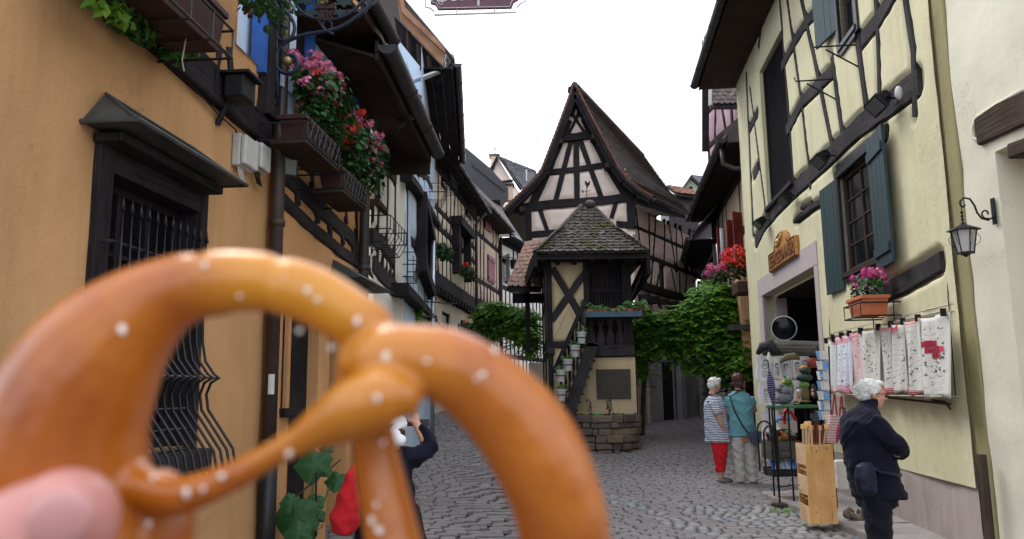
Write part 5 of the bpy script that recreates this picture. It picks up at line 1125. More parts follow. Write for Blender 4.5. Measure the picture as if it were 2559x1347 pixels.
# long right side
SPx = Pl((b.x+.05, GY+.05), (b.x + .05 + back.x*9.6/11, GY + back.y*9.6/11*1.0)); SP = Pl((b.x+.05, GY+.05), (end.x-.12, end.y+.1)); SL = SP.L; s8 = []
TS = lambda pts, w, **k: s8.append(timber('timber', SP, pts, w, gh, 'timber', **k))
TS([(1588,566),(1670,602),(1750,636)], .11); TS([(1600,632),(1680,664),(1752,694)], .13); TS([(1593,712),(1670,736),(1742,752)], .24, d=.12); 
for x0, x1 in ((1589,1604),(1622,1624),(1640,1632),(1662,1660),(1671,1690),(1690,1692),(1701,1716),(1726,1716),(1735,1741)): TS([(x0, 520+(x0-1589)*.38), (x1, 642+(x1-1600)*.42)], .07)
for x0, x1 in ((1606,1618),(1631,1627),(1652,1640),(1678,1692),(1699,1700),(1716,1712),(1733,1742),(1748,1748)): TS([(x0, 640+(x0-1600)*.42), (x1, 712+(x1-1593)*.3)], .07)
for x in (1600,1622,1645,1668,1690,1712): TS([(x+4, 742+(x-1600)*.16), (x+12, 800)], .08)
sw = [rw(SP,1646,1661,660,722), rw(SP,1724,1735,640,680)]
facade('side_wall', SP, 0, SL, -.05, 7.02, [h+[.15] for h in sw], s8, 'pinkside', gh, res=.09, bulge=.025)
for h in sw: window(SP, h, gh, 'timber', 1, 1, .05)
for k in range(9): m = MB(); u = .3+k*.85; zz = SP.uv(1670, 745)[1]-.1; m.pbox(SP, u, u+.2, zz-.28, zz-.05, 0, .35); wood('joist_end', m, 'timber', gh, .02)
gq = at(1637, 500, GY-.2); halfz = Rv[-1].z-.02
mb = MB(); halfpipe(mb, Vector((Rv[-1].x+.05, GY-.4, halfz)), end+Vector((.08,-.05,-.03)), .09); obj('gutter', mb, M_['gutter'], gh)
mb = MB(); mb.hexa([SP.P(0, halfz-.02, 0), SP.P(SL, end.z-.02, 0), end+Vector((0,0,-.1)), Vector((Rv[-1].x, GY-.4, halfz-.1)), SP.P(0, halfz+.05, 0), SP.P(SL, end.z+.05, 0), end+Vector((0,0,-.04)), Vector((Rv[-1].x, GY-.4, halfz-.04))]); wood('soffit', mb, 'timber', gh)
# ground floor rough grey wall, door
LPn = Pl((b.x-.3, GY-.2), (end.x+.6, end.y-.6)); gl = thing('garden_wall', 'rough grey rendered wall with a tall dark plank door under the vine', 'wall', tuple(LPn.P(0, 0)))
facade('wall_face', LPn, -.4, LPn.L+.3, -.1, 2.6, [rw(LPn,1653,1682,905,1050)+[.12]], [], 'greywall', gl, res=.12, wave=.06)
h = rw(LPn,1653,1682,905,1050); 
for k in range(3): m = MB(); m.pbox(LPn, h[0]+(h[1]-h[0])*k/3+.005, h[0]+(h[1]-h[0])*(k+1)/3-.005, h[2], h[3], -.1, -.04-.01*(k%2)); wood('door_board', m, 'timber', gl)
for (x0, x1) in ((1588,1600),(1690,1706),(1745,1758)): m = MB(); ua = LPn.uv(x0,1000)[0]; m.pbox(LPn, ua, ua+.35, 0, 2.4, 0, .2); obj('buttress', m, M_['greywall'], gl, bevel=.05)
# lean-to roof left of the tower
lr = thing('lean_to_roof', 'small pinkish tiled lean-to roof left of the tower', 'roof', tuple(at(1300, 720, 20)))
P0, P1, Q0, Q1 = at(1266, 718, 19.6), at(1352, 722, 19.6), at(1311, 612, 21.6), at(1362, 600, 21.6)
mb = MB(); mb.hexa([p+Vector((0,0,-.1)) for p in (P0, P1, Q1, Q0)] + [p+Vector((0,0,-.02)) for p in (P0, P1, Q1, Q0)]); obj('roof_board', mb, M_['timber'], lr)
tiles('t', P0, P1, Q0, Q1, 11, .15, 'tilepink', lr, 200)
m = MB(); m.hexa([at(1312,722,20.0)+Vector((dx, dy, dz)) for dz in (-1.6, 0) for dx, dy in ((0,0),(.12,0),(.12,.12),(0,.12))]); wood('post', m, 'timber', lr)
m = MB(); m.hexa([at(1300,745,20.0)+Vector((dx, dy, dz)) for dz in (-.12, .12) for dx, dy in ((-.2,0),(1.0,0),(1.0,.12),(-.2,.12))]); wood('beam', m, 'timber', lr)
# ================================================================ THE LITTLE TOWER
TY = 18.0; xa, xm_, xb = at(1374, 900, TY).x, at(1466, 900, TY).x, at(1583, 900, TY).x; g0 = gz(1.8, TY)
tw_ = thing('dovecote_tower', 'little half-timbered tower with a mossy pointed tile roof in the middle of the square', 'tower', (xa, TY, g0))
FP = Pl((xa-.0, TY), (xb, TY)); fr = []
TF = lambda pts, w, mat='timber_grey', **k: fr.append(timber('timber', FP, pts, w, tw_, mat, jit=.05, **k))
TF([(1380,670),(1464,810)], .16, d=.03); TF([(1463,680),(1378,800)], .16, d=.045); TF([(1368,650),(1371,850)], .16, d=.05); TF([(1366,862),(1466,858)], .15, d=.04); TF([(1366,876),(1386,877)], .16, d=.12)
TF([(1380,652),(1466,650)], .08)
facade('wall', FP, 0, xm_-xa, g0-.1, 4.7, [], fr, 'tower', tw_, res=.035, bulge=.012, groove=.012, round_=.03, wave=.006)
# thin painted border lines around the infill panels
def line(pts): mb = MB(); mb.tube([FP.P(*FP.uv(x, y, .017), .017) for x, y in pts], .005, 4, closed=True); obj('painted_line', mb, M_['timber_brown'], tw_)
for tri in ([(1386,657),(1459,657),(1424,724)], [(1383,706),(1383,775),(1408,742)], [(1462,706),(1434,742),(1462,786)], [(1422,770),(1383,850),(1455,850)]): line(tri)
# right lower wall, porch floor, plaque
mb = MB(); mb.box((xm_-.05, TY-.02, g0-.2), (xb+.04, TY+2.6, at(1500, 893, TY).z)); obj('lower_wall', mb, M_['tower'], tw_, bevel=.02)
mb = MB(); mb.box((xa, TY+.02, g0-.1), (xa+.08, TY+3.4, 4.7)); obj('left_wall', mb, M_['tower'], tw_)
LS = Pl((xa-.004, TY), (xa-.004, TY+3.4))
for up in ([(.0,g0),(.0,4.6)], [(1.7,g0),(1.7,4.6)], [(3.3,g0),(3.3,4.6)], [(0,2.62),(3.4,2.62)], [(0,2.35),(3.4,2.35)], [(.1,3.6),(3.4,3.6)], [(.2,2.7),(1.6,3.6)]): timber('timber', LS, None, .17, tw_, 'timber', uvpts=up, d=.03)
mb = MB(); mb.box((xa, TY+3.3, g0), (xb, TY+3.4, 4.7)); obj('back_wall', mb, M_['tower'], tw_)
mb = MB(); mb.box((xm_+.03, TY+.9, 2.0), (xb, TY+1.0, 4.7)); wood('porch_back', mb, 'timber', tw_)
q0, q1 = at(1492, 997, TY-.06), at(1575, 922, TY-.06); pq = thing('plaque', 'dark bronze relief plaque fixed to the tower wall under the porch', 'plaque', (q0.x, TY-.02, q0.z))
mb = MB(); mb.box((q0.x, TY-.07, q0.z), (q1.x, TY-.021, q1.z)); obj('plate', mb, M_['slate'], pq, bevel=.008); rr = random.Random(2)
mb = MB()
for k in range(60): x, z = rr.uniform(q0.x+.05, q1.x-.05), rr.uniform(q0.z+.05, q1.z-.05); mb.ball((x, TY-.07, z), (rr.uniform(.01,.04), .008, rr.uniform(.01,.03)), 6)
obj('relief', mb, M_['slate'], pq, kind='stuff')
# porch woodwork
zf = at(1500, 890, TY-.05).z; zb_ = at(1500, 862, TY-.05).z; zr = at(1500, 800, TY-.05).z
mb = MB(); mb.box((xm_-.02, TY-.10, zf), (xb+.02, TY-.03, zb_)); wood('floor_beam', mb, 'timber_grey', tw_, .01)
mb = MB(); mb.box((xm_-.02, TY-.09, zr), (xb+.02, TY-.03, zr+.1)); wood('hand_rail', mb, 'timber_grey', tw_, .01)
for k in range(5):
    xc = xm_+.12+(xb-xm_-.2)*k/4; mb = MB(); pr = [(.045,0),(.10,.06),(.085,.22),(.045,.32),(.03,.42),(.075,.50),(.075,.54),(.05,.60),(.05,zr-zb_)]
    pts = [(xc+w, TY-.06, zb_+h) for w, h in pr] + [(xc-w, TY-.06, zb_+h) for w, h in pr[::-1]]; mb.prism([Vector(p) for p in pts], (0,.03,0)); wood('baluster', mb, 'timber_grey', tw_)
for x in (xm_+.03, (xm_+xb)/2+.38, xb-.06): mb = MB(); mb.box((x-.06, TY-.08, zf), (x+.06, TY+.04, 4.7)); wood('post', mb, 'timber', tw_, .01)
for k in range(13): x = xm_+.14+(xb-xm_-.28)*k/12; mb = MB(); mb.box((x-.022, TY+.12, zr+.1), (x+.022, TY+.15, 4.4)); wood('lattice_slat', mb, 'timber', tw_)
for z in (3.35, 3.75, 4.35): mb = MB(); mb.box((xm_+.05, TY+.10, z), (xb-.02, TY+.16, z+.08)); wood('lattice_rail', mb, 'timber', tw_)
q0, q1 = at(1460, 793, TY-.45), at(1604, 776, TY-.45)
fb = thing('flower_box', 'long blue-grey board with a row of terracotta troughs along the tower porch', 'flower box', (q0.x, TY-.4, q0.z))
mb = MB(); mb.box((q0.x, TY-.47, q0.z), (q1.x, TY-.44, q1.z)); obj('front_board', mb, M_['bluegrey'] if 'bluegrey' in M_ else plain('bluegrey_paint', (.055, .11, .155), .6), fb, bevel=.006)
mb = MB(); mb.box((q0.x, TY-.44, q0.z), (q1.x, TY-.1, q0.z+.03)); wood('bottom_board', mb, 'timber_grey', fb)
for k in range(3): x0 = q0.x+.06+(q1.x-q0.x-.1)*k/3; mb = MB(); mb.box((x0, TY-.43, q0.z+.04), (x0+(q1.x-q0.x)/3-.08, TY-.18, q1.z+.055)); obj('trough', mb, M_['terracotta'], fb, bevel=.01)
pt = thing('box_plants', 'leafy bedding plants with a few small red flowers in the tower flower box', 'plant', (q0.x, TY-.3, q1.z)); rp = random.Random(6); L = MB()
for k in range(260): x = rp.uniform(q0.x-.05, q1.x+.12); hgt = .13+.09*math.sin(x*5)+.05*math.sin(x*13); disc_leaf(L, Vector((x, TY-.3+rp.uniform(-.18,.16), q1.z+.02+rp.random()*hgt)), Vector((rp.uniform(-.5,.5), -.5, rp.uniform(.2,1))).normalized(), rp.uniform(.05,.10), rp)
obj('foliage', L, M_['potleaf'], pt); L = MB()
for k in range(14): p = Vector((rp.uniform(q0.x+.9, q1.x), TY-.46, q1.z+rp.uniform(.0,.08))); leaf_cluster(L, p, (.02,.02,.02), 8, .03, rp)
obj('red_flowers', L, M_['pet_red'], pt, kind='stuff')
# stair in front of the plaster face
SY = TY-.75; stp = [at(x, y, SY) for x, y in ((1478,868),(1420,1035))]; hr_ = [at(x, y, SY-.05) for x, y in ((1470,782),(1464,800),(1408,960))]
st_ = thing('stair', 'dark wooden stair with cut-out balusters climbing to the tower porch', 'stair', tuple(stp[1]))
def bar3(mb, p, q, w, t): 
    d = (q-p).normalized(); n_ = Vector((-d.z, 0, d.x)); y_ = Vector((0, t, 0)); return mb.hexa([p-n_*w/2, q-n_*w/2, q-n_*w/2+y_, p-n_*w/2+y_, p+n_*w/2, q+n_*w/2, q+n_*w/2+y_, p+n_*w/2+y_])
mb = MB(); bar3(mb, stp[0]+Vector((.05,0,.1)), stp[1]+Vector((0,0,-.0)), .26, .07); wood('stringer', mb, 'timber_grey', st_, .01)
mb = MB(); bar3(mb, at(1475, 640, SY), at(1388, 985, SY), .11, .06); wood('hand_rail', mb, 'timber_grey', st_, .01) if False else None
ra, rb = at(1467, 742, SY), at(1384, 930, SY); mb = MB(); bar3(mb, ra, rb, .10, .06); wood('hand_rail', mb, 'timber', st_, .01)
for k in range(6):
    t = (k+.5)/6; lo = stp[1] + (stp[0]-stp[1])*t; hi_z = None
    x = lo.x-.13; zz = rb.z + (ra.z-rb.z)*((x-rb.x)/(ra.x-rb.x)); H = zz-lo.z-.1; mb = MB()
    pr = [(.05,0),(.06,.1),(.03,.3),(.075,.42),(.03,.55),(.07,.7),(.04,.85),(.05,1)]
    for sg2 in (-1, 1): mb.prism([Vector((x+sg2*(.012+w*1.0), SY+.02, lo.z+.1+h*H)) for w, h in pr] + [Vector((x+sg2*.008*(1 if abs(h-.42) > .2 else 4), SY+.02, lo.z+.1+h*H)) for w, h in pr[::-1]], (0,.03,0)) 
    wood('baluster', mb, 'timber_grey', st_)
for k in range(8): t = k/8; p = stp[1] + (stp[0]-stp[1])*t; mb = MB(); mb.box((p.x-.05, SY+.07, p.z+.05), (p.x+.22, TY-.03, p.z+.09)); wood('tread', mb, 'timber_grey', st_)
mb = MB(); mb.box((stp[0].x-.2, SY+.0, stp[0].z+.02), (stp[0].x+.2, TY-.1, stp[0].z+.1)); wood('landing', mb, 'timber_grey', st_)
mb = MB(); mb.tube([at(x, y, TY-.1) for x, y in ((1372,888),(1376,905),(1384,922),(1394,932))], .018, 5); obj('rope', mb, M_['timber_grey'], st_)
for k, (x, y, lab) in enumerate(((1453,845,'topmost white pot clipped to the stair rail'),(1437,878,'second white pot from the top on the stair rail, with long leaves'),(1419,913,'middle white pot on the stair rail'),(1402,940,'second white pot from the bottom of the stair rail'),(1403,988,'lowest white pot at the foot of the stair'))):
    c = at(x, y, SY-.14); t = thing('flower_pot', lab, 'flower pot', tuple(c), 'white pots clipped to the stair rail'); mb = MB(); mb.lathe(c, [(0,-.12),(.075,-.12),(.105,.10),(.118,.10),(.118,.135),(.10,.135),(.09,.11),(0,.11)], 14); obj('pot', mb, M_['whitebox'], t, smooth=False)
    mb = MB(); mb.lathe(c, [(.11,.0),(.115,.01),(.11,.02)], 12); mb.tube([c+Vector((0,.1,.02)), c+Vector((0,.16,.15))], .006, 4); obj('wire_holder', mb, M_['iron'], t)
    p = thing('pot_plant', ('small dark leafy plant in the topmost stair pot','long drooping leaves in the second stair pot','small leafy plant in the middle stair pot','spreading leaves in the second lowest stair pot','bushy leaves in the lowest stair pot')[k], 'plant', tuple(c), 'plants in the stair pots'); L = MB()
    for q in range(26): disc_leaf(L, c+Vector((rp.uniform(-.13,.13), rp.uniform(-.08,.08), .13+rp.random()*.09)), Vector((rp.uniform(-.6,.6), -.4, .8)).normalized(), rp.uniform(.04,.08), rp)
    obj('foliage', L, M_['gerleaf'] if k == 0 else M_['potleaf'], p)
# roof of the tower
E0, E1 = at(1338, 637, 17.4), at(1620, 628, 17.4); E0.z = E1.z = (E0.z+E1.z)/2; E3, E2 = Vector((.36, 21.6, E0.z)), Vector((E1.x+.1, 21.6, E0.z)); AP = at(1468, 512, 19.0); AP2 = AP + Vector((.1,1.2,0))
K0, K1 = at(1404, 572, 18.35), at(1533, 572, 18.35); K1.z = K0.z; K3, K2 = K0+Vector((0,1.6,0)), K1+Vector((0,1.6,0))
tA0, tA1 = at(1452, 520, 18.95), at(1486, 524, 18.95)
dk = Vector((0,0,-.06))
mb = MB()
for quad_ in ((E0,E1,K1,K0), (E1,E2,K2,K1), (E2,E3,K3,K2), (E3,E0,K0,K3), (K0,K1,tA1,tA0)): mb.quad(*quad_)
mb.tri(K1, K2, AP); mb.tri(K2, K3, AP); mb.tri(K3, K0, AP); mb.tri(K0, tA0, AP); mb.tri(K1, tA1, AP); mb.tri(tA0, tA1, AP)
mb.quad(E0+dk, E1+dk, E2+dk, E3+dk); obj('roof', mb, M_['tilegrey'], tw_)
tiles('t', E0, E1, K0, K1, 9, .155, 'tilegrey', tw_, 190, lap=1.5, th=.022, seed=8, stuffname='roof_tiles'); tiles('t', K0, K1, tA0, tA1, 6, .155, 'tilegrey', tw_, 70, lap=1.5, th=.022, seed=9)
tiles('t', E1, E2, K1, K2, 9, .17, 'tilegrey', tw_, 0, lap=1.5, seed=10, obj_ok=False); tiles('t', E3, E0, K3, K0, 9, .17, 'tilegrey', tw_, 0, lap=1.5, seed=11, obj_ok=False)
for (p, q) in ((E0, K0), (K0, tA0), (E1, K1), (K1, tA1)):
    n_ = max(3, int((q-p).length/.22))
    for k in range(n_): c0 = p+(q-p)*k/n_; c1 = p+(q-p)*(k+1.15)/n_; mb = MB(); mb.tube([c0+Vector((0,0,.03)), c1+Vector((0,0,.05))], [.07,.055], 7); obj('hip_tile', mb, M_['tilegrey'], tw_)
mb = MB(); mb.ball(AP+Vector((.05,-.1,.0)), (.13,.13,.10), 10, jit=.08); obj('cap_stone', mb, M_['tilegrey'], tw_, smooth=True)
# overhang: side aprons seen from below, rafters
for (p, q, s) in ((E0, Vector((E3.x-.12, E3.y, E3.z-.28)), -1), (E1, Vector((E1.x-.02, 20.2, E1.z-.55)), 1)):
    mb = MB(); mb.hexa([p+Vector((-.04,0,-.30 if s < 0 else -.5)), q+Vector((-.04,0,-.3)), q+Vector((.04,0,-.3)), p+Vector((.04,0,-.30 if s < 0 else -.5)), p+Vector((-.04,0,0)), q+Vector((-.04,0,.0)), q+Vector((.04,0,.0)), p+Vector((.04,0,0))]); wood('eave_board', mb, 'timber', tw_)
mb = MB(); mb.box((E0.x, 17.42, E0.z-.13), (E1.x, 17.47, E0.z-.03)); wood('eave_board', mb, 'timber', tw_)
for k in range(7): x = E0.x+.1+(E1.x-E0.x-.25)*k/6; mb = MB(); mb.box((x, 17.48, E0.z-.17), (x+.09, TY+.3, E0.z-.07)); wood('rafter_end', mb, 'timber', tw_)
mb = MB(); mb.hexa([Vector(q) for q in ((xb-.03, TY-.05, 3.6),(xb+.03, TY-.05, 3.6),(xb+.03, TY+.03, 3.6),(xb-.03, TY+.03, 3.6),(xb+.32, TY-.05, 4.35),(xb+.38, TY-.05, 4.35),(xb+.38, TY+.03, 4.35),(xb+.32, TY+.03, 4.35))]); wood('eave_brace', mb, 'timber', tw_)
# weathercock
wc = thing('weathercock', 'black iron weathercock with arrow on top of the tower roof', 'weathervane', tuple(AP)); WCP = Pl((AP.x-1, 18.9), (AP.x+1, 18.9)); wv = lambda pts: [WCP.P(*WCP.uv(x, y)) for x, y in pts]
mb = MB(); mb.tube(wv([(1466,512),(1466,466)]), .010, 6).tube(wv([(1456,480),(1476,476)]), .008, 5); mb.prism(wv([(1453,477),(1458,474),(1458,484)]), (0,.01,0)); obj('rod', mb, M_['iron'], wc)
mb = MB(); mb.prism(wv([(1463,462),(1461,456),(1463,451),(1466,452),(1467,457),(1470,456),(1472,452),(1475,454),(1474,461),(1470,466),(1467,472),(1465,472),(1466,466)]), (0,.012,0)); obj('cockerel', mb, M_['iron'], wc)
# stone planter at the foot
pl_ = thing('stone_planter', 'curved dry stone planter of reddish blocks at the foot of the tower', 'planter', (2.2, TY-.9, g0)); rs = random.Random(14); cxp, cyp = at(1513, 1100, 17.3).x, TY-.15; rad = .84
z = gz(cxp, TY-1)-.05; row = 0
while z < g0+.62:
    hh = rs.uniform(.11, .17); th = -math.pi*1.04+rs.uniform(0,.15)
    while th < .08:
        w = rs.uniform(.13, .46)/rad; mb = MB(); rin, rout = rad-.2, rad+rs.uniform(-.03,.05); n_ = 3; t0, t1 = th+.012, th+w-.012; pts = []
        jz = [rs.uniform(-.012,.012) for _ in range(4)]; P8 = []
        for (zz, a_, b_) in ((z+.008+jz[0], t0, t1), (z+hh-.006+jz[1]*1.6, t0+rs.uniform(-.035,.035), t1+rs.uniform(-.035,.035))):
            P8 += [Vector((cxp+math.cos(t)*r_*1.0, cyp+math.sin(t)*r_*1.0, zz)) for t, r_ in ((a_, rout), (b_, rout), (b_, rin), (a_, rin))]
        mb.hexa(P8); obj('stone', mb, M_['wallstone'], pl_, bevel=.024); th += w
    z += hh; row += 1
mb = MB(); mb.v.append(Vector((cxp, cyp, g0+.58))); 
for k in range(17): t = -math.pi+math.pi*k/16; mb.v.append(Vector((cxp+math.cos(t)*(rad-.05), cyp+math.sin(t)*(rad-.05), g0+.56)))
for k in range(16): mb.f.append((0, k+1, k+2))
obj('soil', mb, M_['mortar'], pl_)
sp = thing('bedding_plants', 'red-brown and bright green bedding plants on top of the stone planter', 'plant', (cxp, cyp, g0+.6)); L, B, St2 = MB(), MB(), MB()
for k in range(260):
    t = rs.uniform(-math.pi, 0); r_ = rs.uniform(.2, rad-.05); p = Vector((cxp+math.cos(t)*r_, cyp+math.sin(t)*r_, g0+.6+rs.random()*.16)); gr_ = (-.55 < p.x-cxp < -.05) or (.3 < p.x-cxp < .55)
    disc_leaf(L if gr_ and rs.random() < .8 else B, p, Vector((rs.uniform(-.6,.6), -.4, .7)).normalized(), rs.uniform(.06,.12), rs)
for x in (-.3, .12, .15): 
    St2.tube([(cxp+x, cyp-.3, g0+.6), (cxp+x+.02, cyp-.3, g0+1.1)], .006, 4)
    for q in range(14): disc_leaf(B, Vector((cxp+x+rs.uniform(-.06,.06), cyp-.3, g0+.82+q*.02)), Vector((rs.uniform(-1,1), -.5, .5)).normalized(), .05, rs)
obj('green_leaves', L, M_['potleaf'], sp); obj('brown_leaves', B, M_['brownleaf'], sp); obj('stalks', St2, M_['stem'], sp)
# ================================================================ VINES
def vine(name, label, blobs, n, size, mat, seed, trunk=None):
    r_ = random.Random(seed); vol = [b[3]*b[4]*b[5] for b in blobs]; tot = sum(vol); t = thing(name, label, 'vine', (blobs[0][0], blobs[0][1], gz(blobs[0][0], blobs[0][1]))); L = MB()
    for b, v in zip(blobs, vol):
        k = int(n*v**.66/sum(x**.66 for x in vol))
        for _ in range(k):
            while True:
                q = Vector((r_.uniform(-1,1), r_.uniform(-1,1), r_.uniform(-1,1)))
                if q.length < 1: break
            rr_ = r_.uniform(.45, 1.1); q = q.normalized()*rr_; c = Vector((b[0]+q.x*b[3], b[1]+q.y*b[4], b[2]+q.z*b[5]))
            d = Vector((q.x*.6+r_.uniform(-.7,.7), q.y*.6-.35+r_.uniform(-.5,.5), -.25+r_.uniform(-.45,.35))).normalized(); side = d.cross(Vector((0,0,1))).normalized(); s = size*r_.uniform(.7, 1.35); nl = 5
            for j in range(nl):   # pinnate spray of leaflets
                c0 = c + d*s*1.0*j/nl + Vector((0,0,-.25*s*(j/nl)**2))
                for sd in ((-1, 1) if j < nl-1 else (0,)):
                    ld = (side*sd*.9 + d*.5 + Vector((0,0,-.25+r_.uniform(-.2,.2)))).normalized() if sd else d; w_ = ld.cross(Vector((0,0,1))+d*.2).normalized()*s*.17; i = len(L.v); tip = c0 + ld*s*.62; mid = c0 + ld*s*.3
                    L.v += [c0, mid+w_-Vector((0,0,.02*s)), tip, mid-w_-Vector((0,0,.02*s))]; L.f += [(i, i+1, i+2), (i, i+2, i+3)]
    obj('leaves', L, M_[mat], t, kind='stuff')
    core = MB(); 
    for k in range(int(len(blobs)*14)):
        b = r_.choice(blobs); a_ = Vector((b[0]+r_.uniform(-.7,.7)*b[3], b[1]+r_.uniform(-.5,.5)*b[4], b[2]+r_.uniform(-.6,.6)*b[5])); core.tube([a_, a_+Vector((r_.uniform(-.5,.5), r_.uniform(-.3,.3), r_.uniform(-.4,.2))), a_+Vector((r_.uniform(-.9,.9), r_.uniform(-.4,.4), r_.uniform(-.7,.1)))], .014, 4)
    obj('branches', core, M_['oldoak'], t, kind='stuff')
    if trunk:
        for tr in trunk: mb = MB(); mb.tube([Vector(p) for p in tr], [.07, .06, .05, .04][:len(tr)] + [.035]*max(0, len(tr)-4), 7); wood('trunk', mb, 'oldoak', t)
    return t
def B_(px, py, Y, rx, ry, rz_): p = at(px, py, Y); return (p.x, p.y, p.z, rx, ry, rz_)
s_ = 20/1950
blobs = [B_(1600,830,20.0,.35,.5,.75), B_(1640,830,20.0,.6,.5,.5), B_(1690,825,19.8,.7,.6,.6), B_(1740,830,19.5,.7,.7,.85), B_(1785,790,19.3,.6,.6,.9), B_(1770,745,19.8,.45,.4,.5), B_(1820,800,19.0,.6,.6,.95), B_(1855,850,18.6,.42,.4,.75), B_(1800,880,19,.65,.5,.6), B_(1600,905,20,.16,.2,.3), B_(1800,935,19.3,.3,.3,.25), B_(1850,890,18.4,.3,.3,.4)]
vp = [(3.3,20.5,gz(3.3,20.5)), (3.35,20.4,1.4), (3.5,20.2,2.6), (4.2,20,3.0)], [(5.3,19.2,gz(5.3,19)), (5.35,19.1,1.5), (5.3,19.2,2.6), (5.0,19.4,3.6)]
vine('climbing_vine', 'bright green vine spilling over a pergola between the tower and the right-hand houses', blobs, 3500, .23, 'vine', 3, vp)
blobs = [B_(1235,790,25,.65,.5,.5), B_(1270,800,25,.6,.5,.45), B_(1310,810,24,.45,.4,.55), B_(1325,850,23,.2,.3,.4), B_(1220,830,26,.3,.4,.35)]
vine('climbing_vine', 'dark green vine arching over the left street beside the tower', blobs, 1700, .22, 'vine', 4, [[(1.05,23.6,gz(1,23)), (1.1,23.6,1.9), (1.0,23.8,3.0)]])
blobs = [B_(1027,790,13.5,.16,.3,.30)]; vine('climbing_vine', 'small tuft of creeper on the corner of the blue house', blobs, 160, .12, 'vine', 5)
# ================================================================ FAR RIGHT ROW beyond the yellow house
F2 = Pl((5.50, 16.9), (6.55, 25)); f2 = thing('timbered_house', 'low dark-eaved house with red shutters just beyond the yellow shop', 'house', (5.5, 16.9, 0)); s9 = []
fw_ = [rw(F2,1826,1848,560,660), rw(F2,1862,1880,520,620)]
s9 = frame_auto(F2, 0, F2.L, [3.0, 4.3, 5.4, 6.8], .8, f2, 'timber_brown', .14, .2, 31, skip=fw_)
facade('wall', F2, -.5, F2.L, 0, 7.0, [h+[.2] for h in fw_], s9, 'beige', f2, res=.1)
for h in fw_: window(F2, h, f2, 'redpaint2' if False else 'timber_brown', 1, 2, .08)
for (x, yb, yt, w) in ((1822,690,560,.32),(1850,690,540,.32),(1868,665,520,.34)): q = F2.uv(x, yb)[0]; shutter(F2, q, F2.uv(x, yb)[1], F2.uv(x, yt)[1], w, R(50), f2, 'redpaint2', -1, 2, 'brick red board shutter standing open')
for (x0, y0, y1, m_) in ((1800,600,735,'zinc'),(1810,560,700,'whitebox'),(1790,600,720,'greywood')): q = F2.uv(x0, y1, .2); p = F2.uv(x0, y0, .2); mb = MB(); mb.tube([F2.P(q[0], q[1], .2), F2.P(q[0], p[1], .2)], .06, 8); obj('downpipe', mb, M_[m_], f2, smooth=True)
h = rw(F2,1858,1884,700,790); mb = MB(); mb.pbox(F2, h[0], h[1], 2.0, h[3], .03, .35); obj('oriel_wall', mb, M_['peach'], f2, bevel=.02)
hh = F2.uv(1870, 806, .4)[1]; mb = MB(); mb.pbox(F2, h[0]-.2, h[1]+.1, hh-.08, hh+.05, 0, .65); obj('awning_board', mb, M_['gutter'], f2, bevel=.01)
mb = MB(); mb.pbox(F2, h[0]-.1, h[0]+.3, .2, 2.9, -.05, .1); wood('door', mb, 'rawwood', f2); mb = MB(); mb.pbox(F2, h[0]+.32, h[1]+.3, .2, 2.9, .01, .06); wood('dark_door', mb, 'timber_brown', f2)
eave(F2, -.2, F2.L, 6.9, .62, f2, 'timber', 48, 4, 'gutter', gr=.10); body(F2, -.4, F2.L, 0, 6.9, f2, 'beige', 4)
pp = [at(x, y, 17.6) for x, y in ((1805,600),(1806,640),(1830,650),(1880,662))]; 
gq_ = F2.P(.2, 6.9, .7); pipe([gq_+Vector((0,0,-.0)), gq_+Vector((0,.0,-.35)), gq_+Vector((.25,-.1,-.5)), F2.P(-.3, 6.3, .1)], .06, f2, 'gutter', 'downpipe')
geranium('geranium', 'big red geranium on the window box beyond the yellow shop', F2.P(F2.uv(1845,690,.5)[0], F2.uv(1845,690,.5)[1], .5), (.45,.25,.45), F2.u, ['pet_red','pet_red','pet_pink'], 300, 60, 41, fl=.10, leaf=.09)
geranium('geranium', 'magenta and pink geranium trailing left of the big red one', F2.P(F2.uv(1800,705,.6)[0], F2.uv(1800,705,.6)[1], .6), (.6,.25,.32), F2.u, ['pet_pink','pet_pink','pet_mag'], 220, 46, 42, fl=.10, leaf=.08)
mb = MB(); q = F2.uv(1850, 722, .5); mb.pbox(F2, q[0]-.4, q[0]+.4, q[1]-.12, q[1]+.12, .3, .62); t = obj('flower_box', mb, M_['terradark'], None, bevel=.01); tag(t, 'dark red window box under the big red geranium', 'flower box')
# mauve house above with small tiled canopy
F3 = Pl((5.15, 17.6), (6.1, 24.2)); f3 = thing('timbered_house', 'tall mauve half-timbered house seen over the dark eave at the right', 'house', (6.1, 24, 0))
F3 = Pl(tuple(at(1880, 300, 22.0)[:2]), tuple(at(1765, 300, 25.5)[:2])); s10 = []
zlo, zhi = 6.0, at(1770, 105, 25).z
s10 = frame_auto(F3, 0, F3.L, [7.4, 8.6, 9.6, 10.8, zhi], .7, f3, 'timber_brown', .15, .25, 44)
facade('wall', F3, -1.5, F3.L, 6, zhi, [], s10, 'mauve', f3, res=.12); body(F3, 0, F3.L, 5, zhi, f3, 'mauve', 4)
q = at(1870, 250, 21.8); cP0, cP1, cQ0, cQ1 = at(1782, 262, 22.6), at(1868, 262, 22.2), at(1775, 205, 23.3), at(1860, 205, 22.9)
mb = MB(); mb.hexa([p+Vector((0,0,-.15)) for p in (cP0, cP1, cQ1, cQ0)]+[p+Vector((0,0,-.02)) for p in (cP0, cP1, cQ1, cQ0)]); wood('canopy_board', mb, 'timber', f3); tiles('t', cP0, cP1, cQ0, cQ1, 6, .17, 'tilebrown', f3, 80, seed=12)
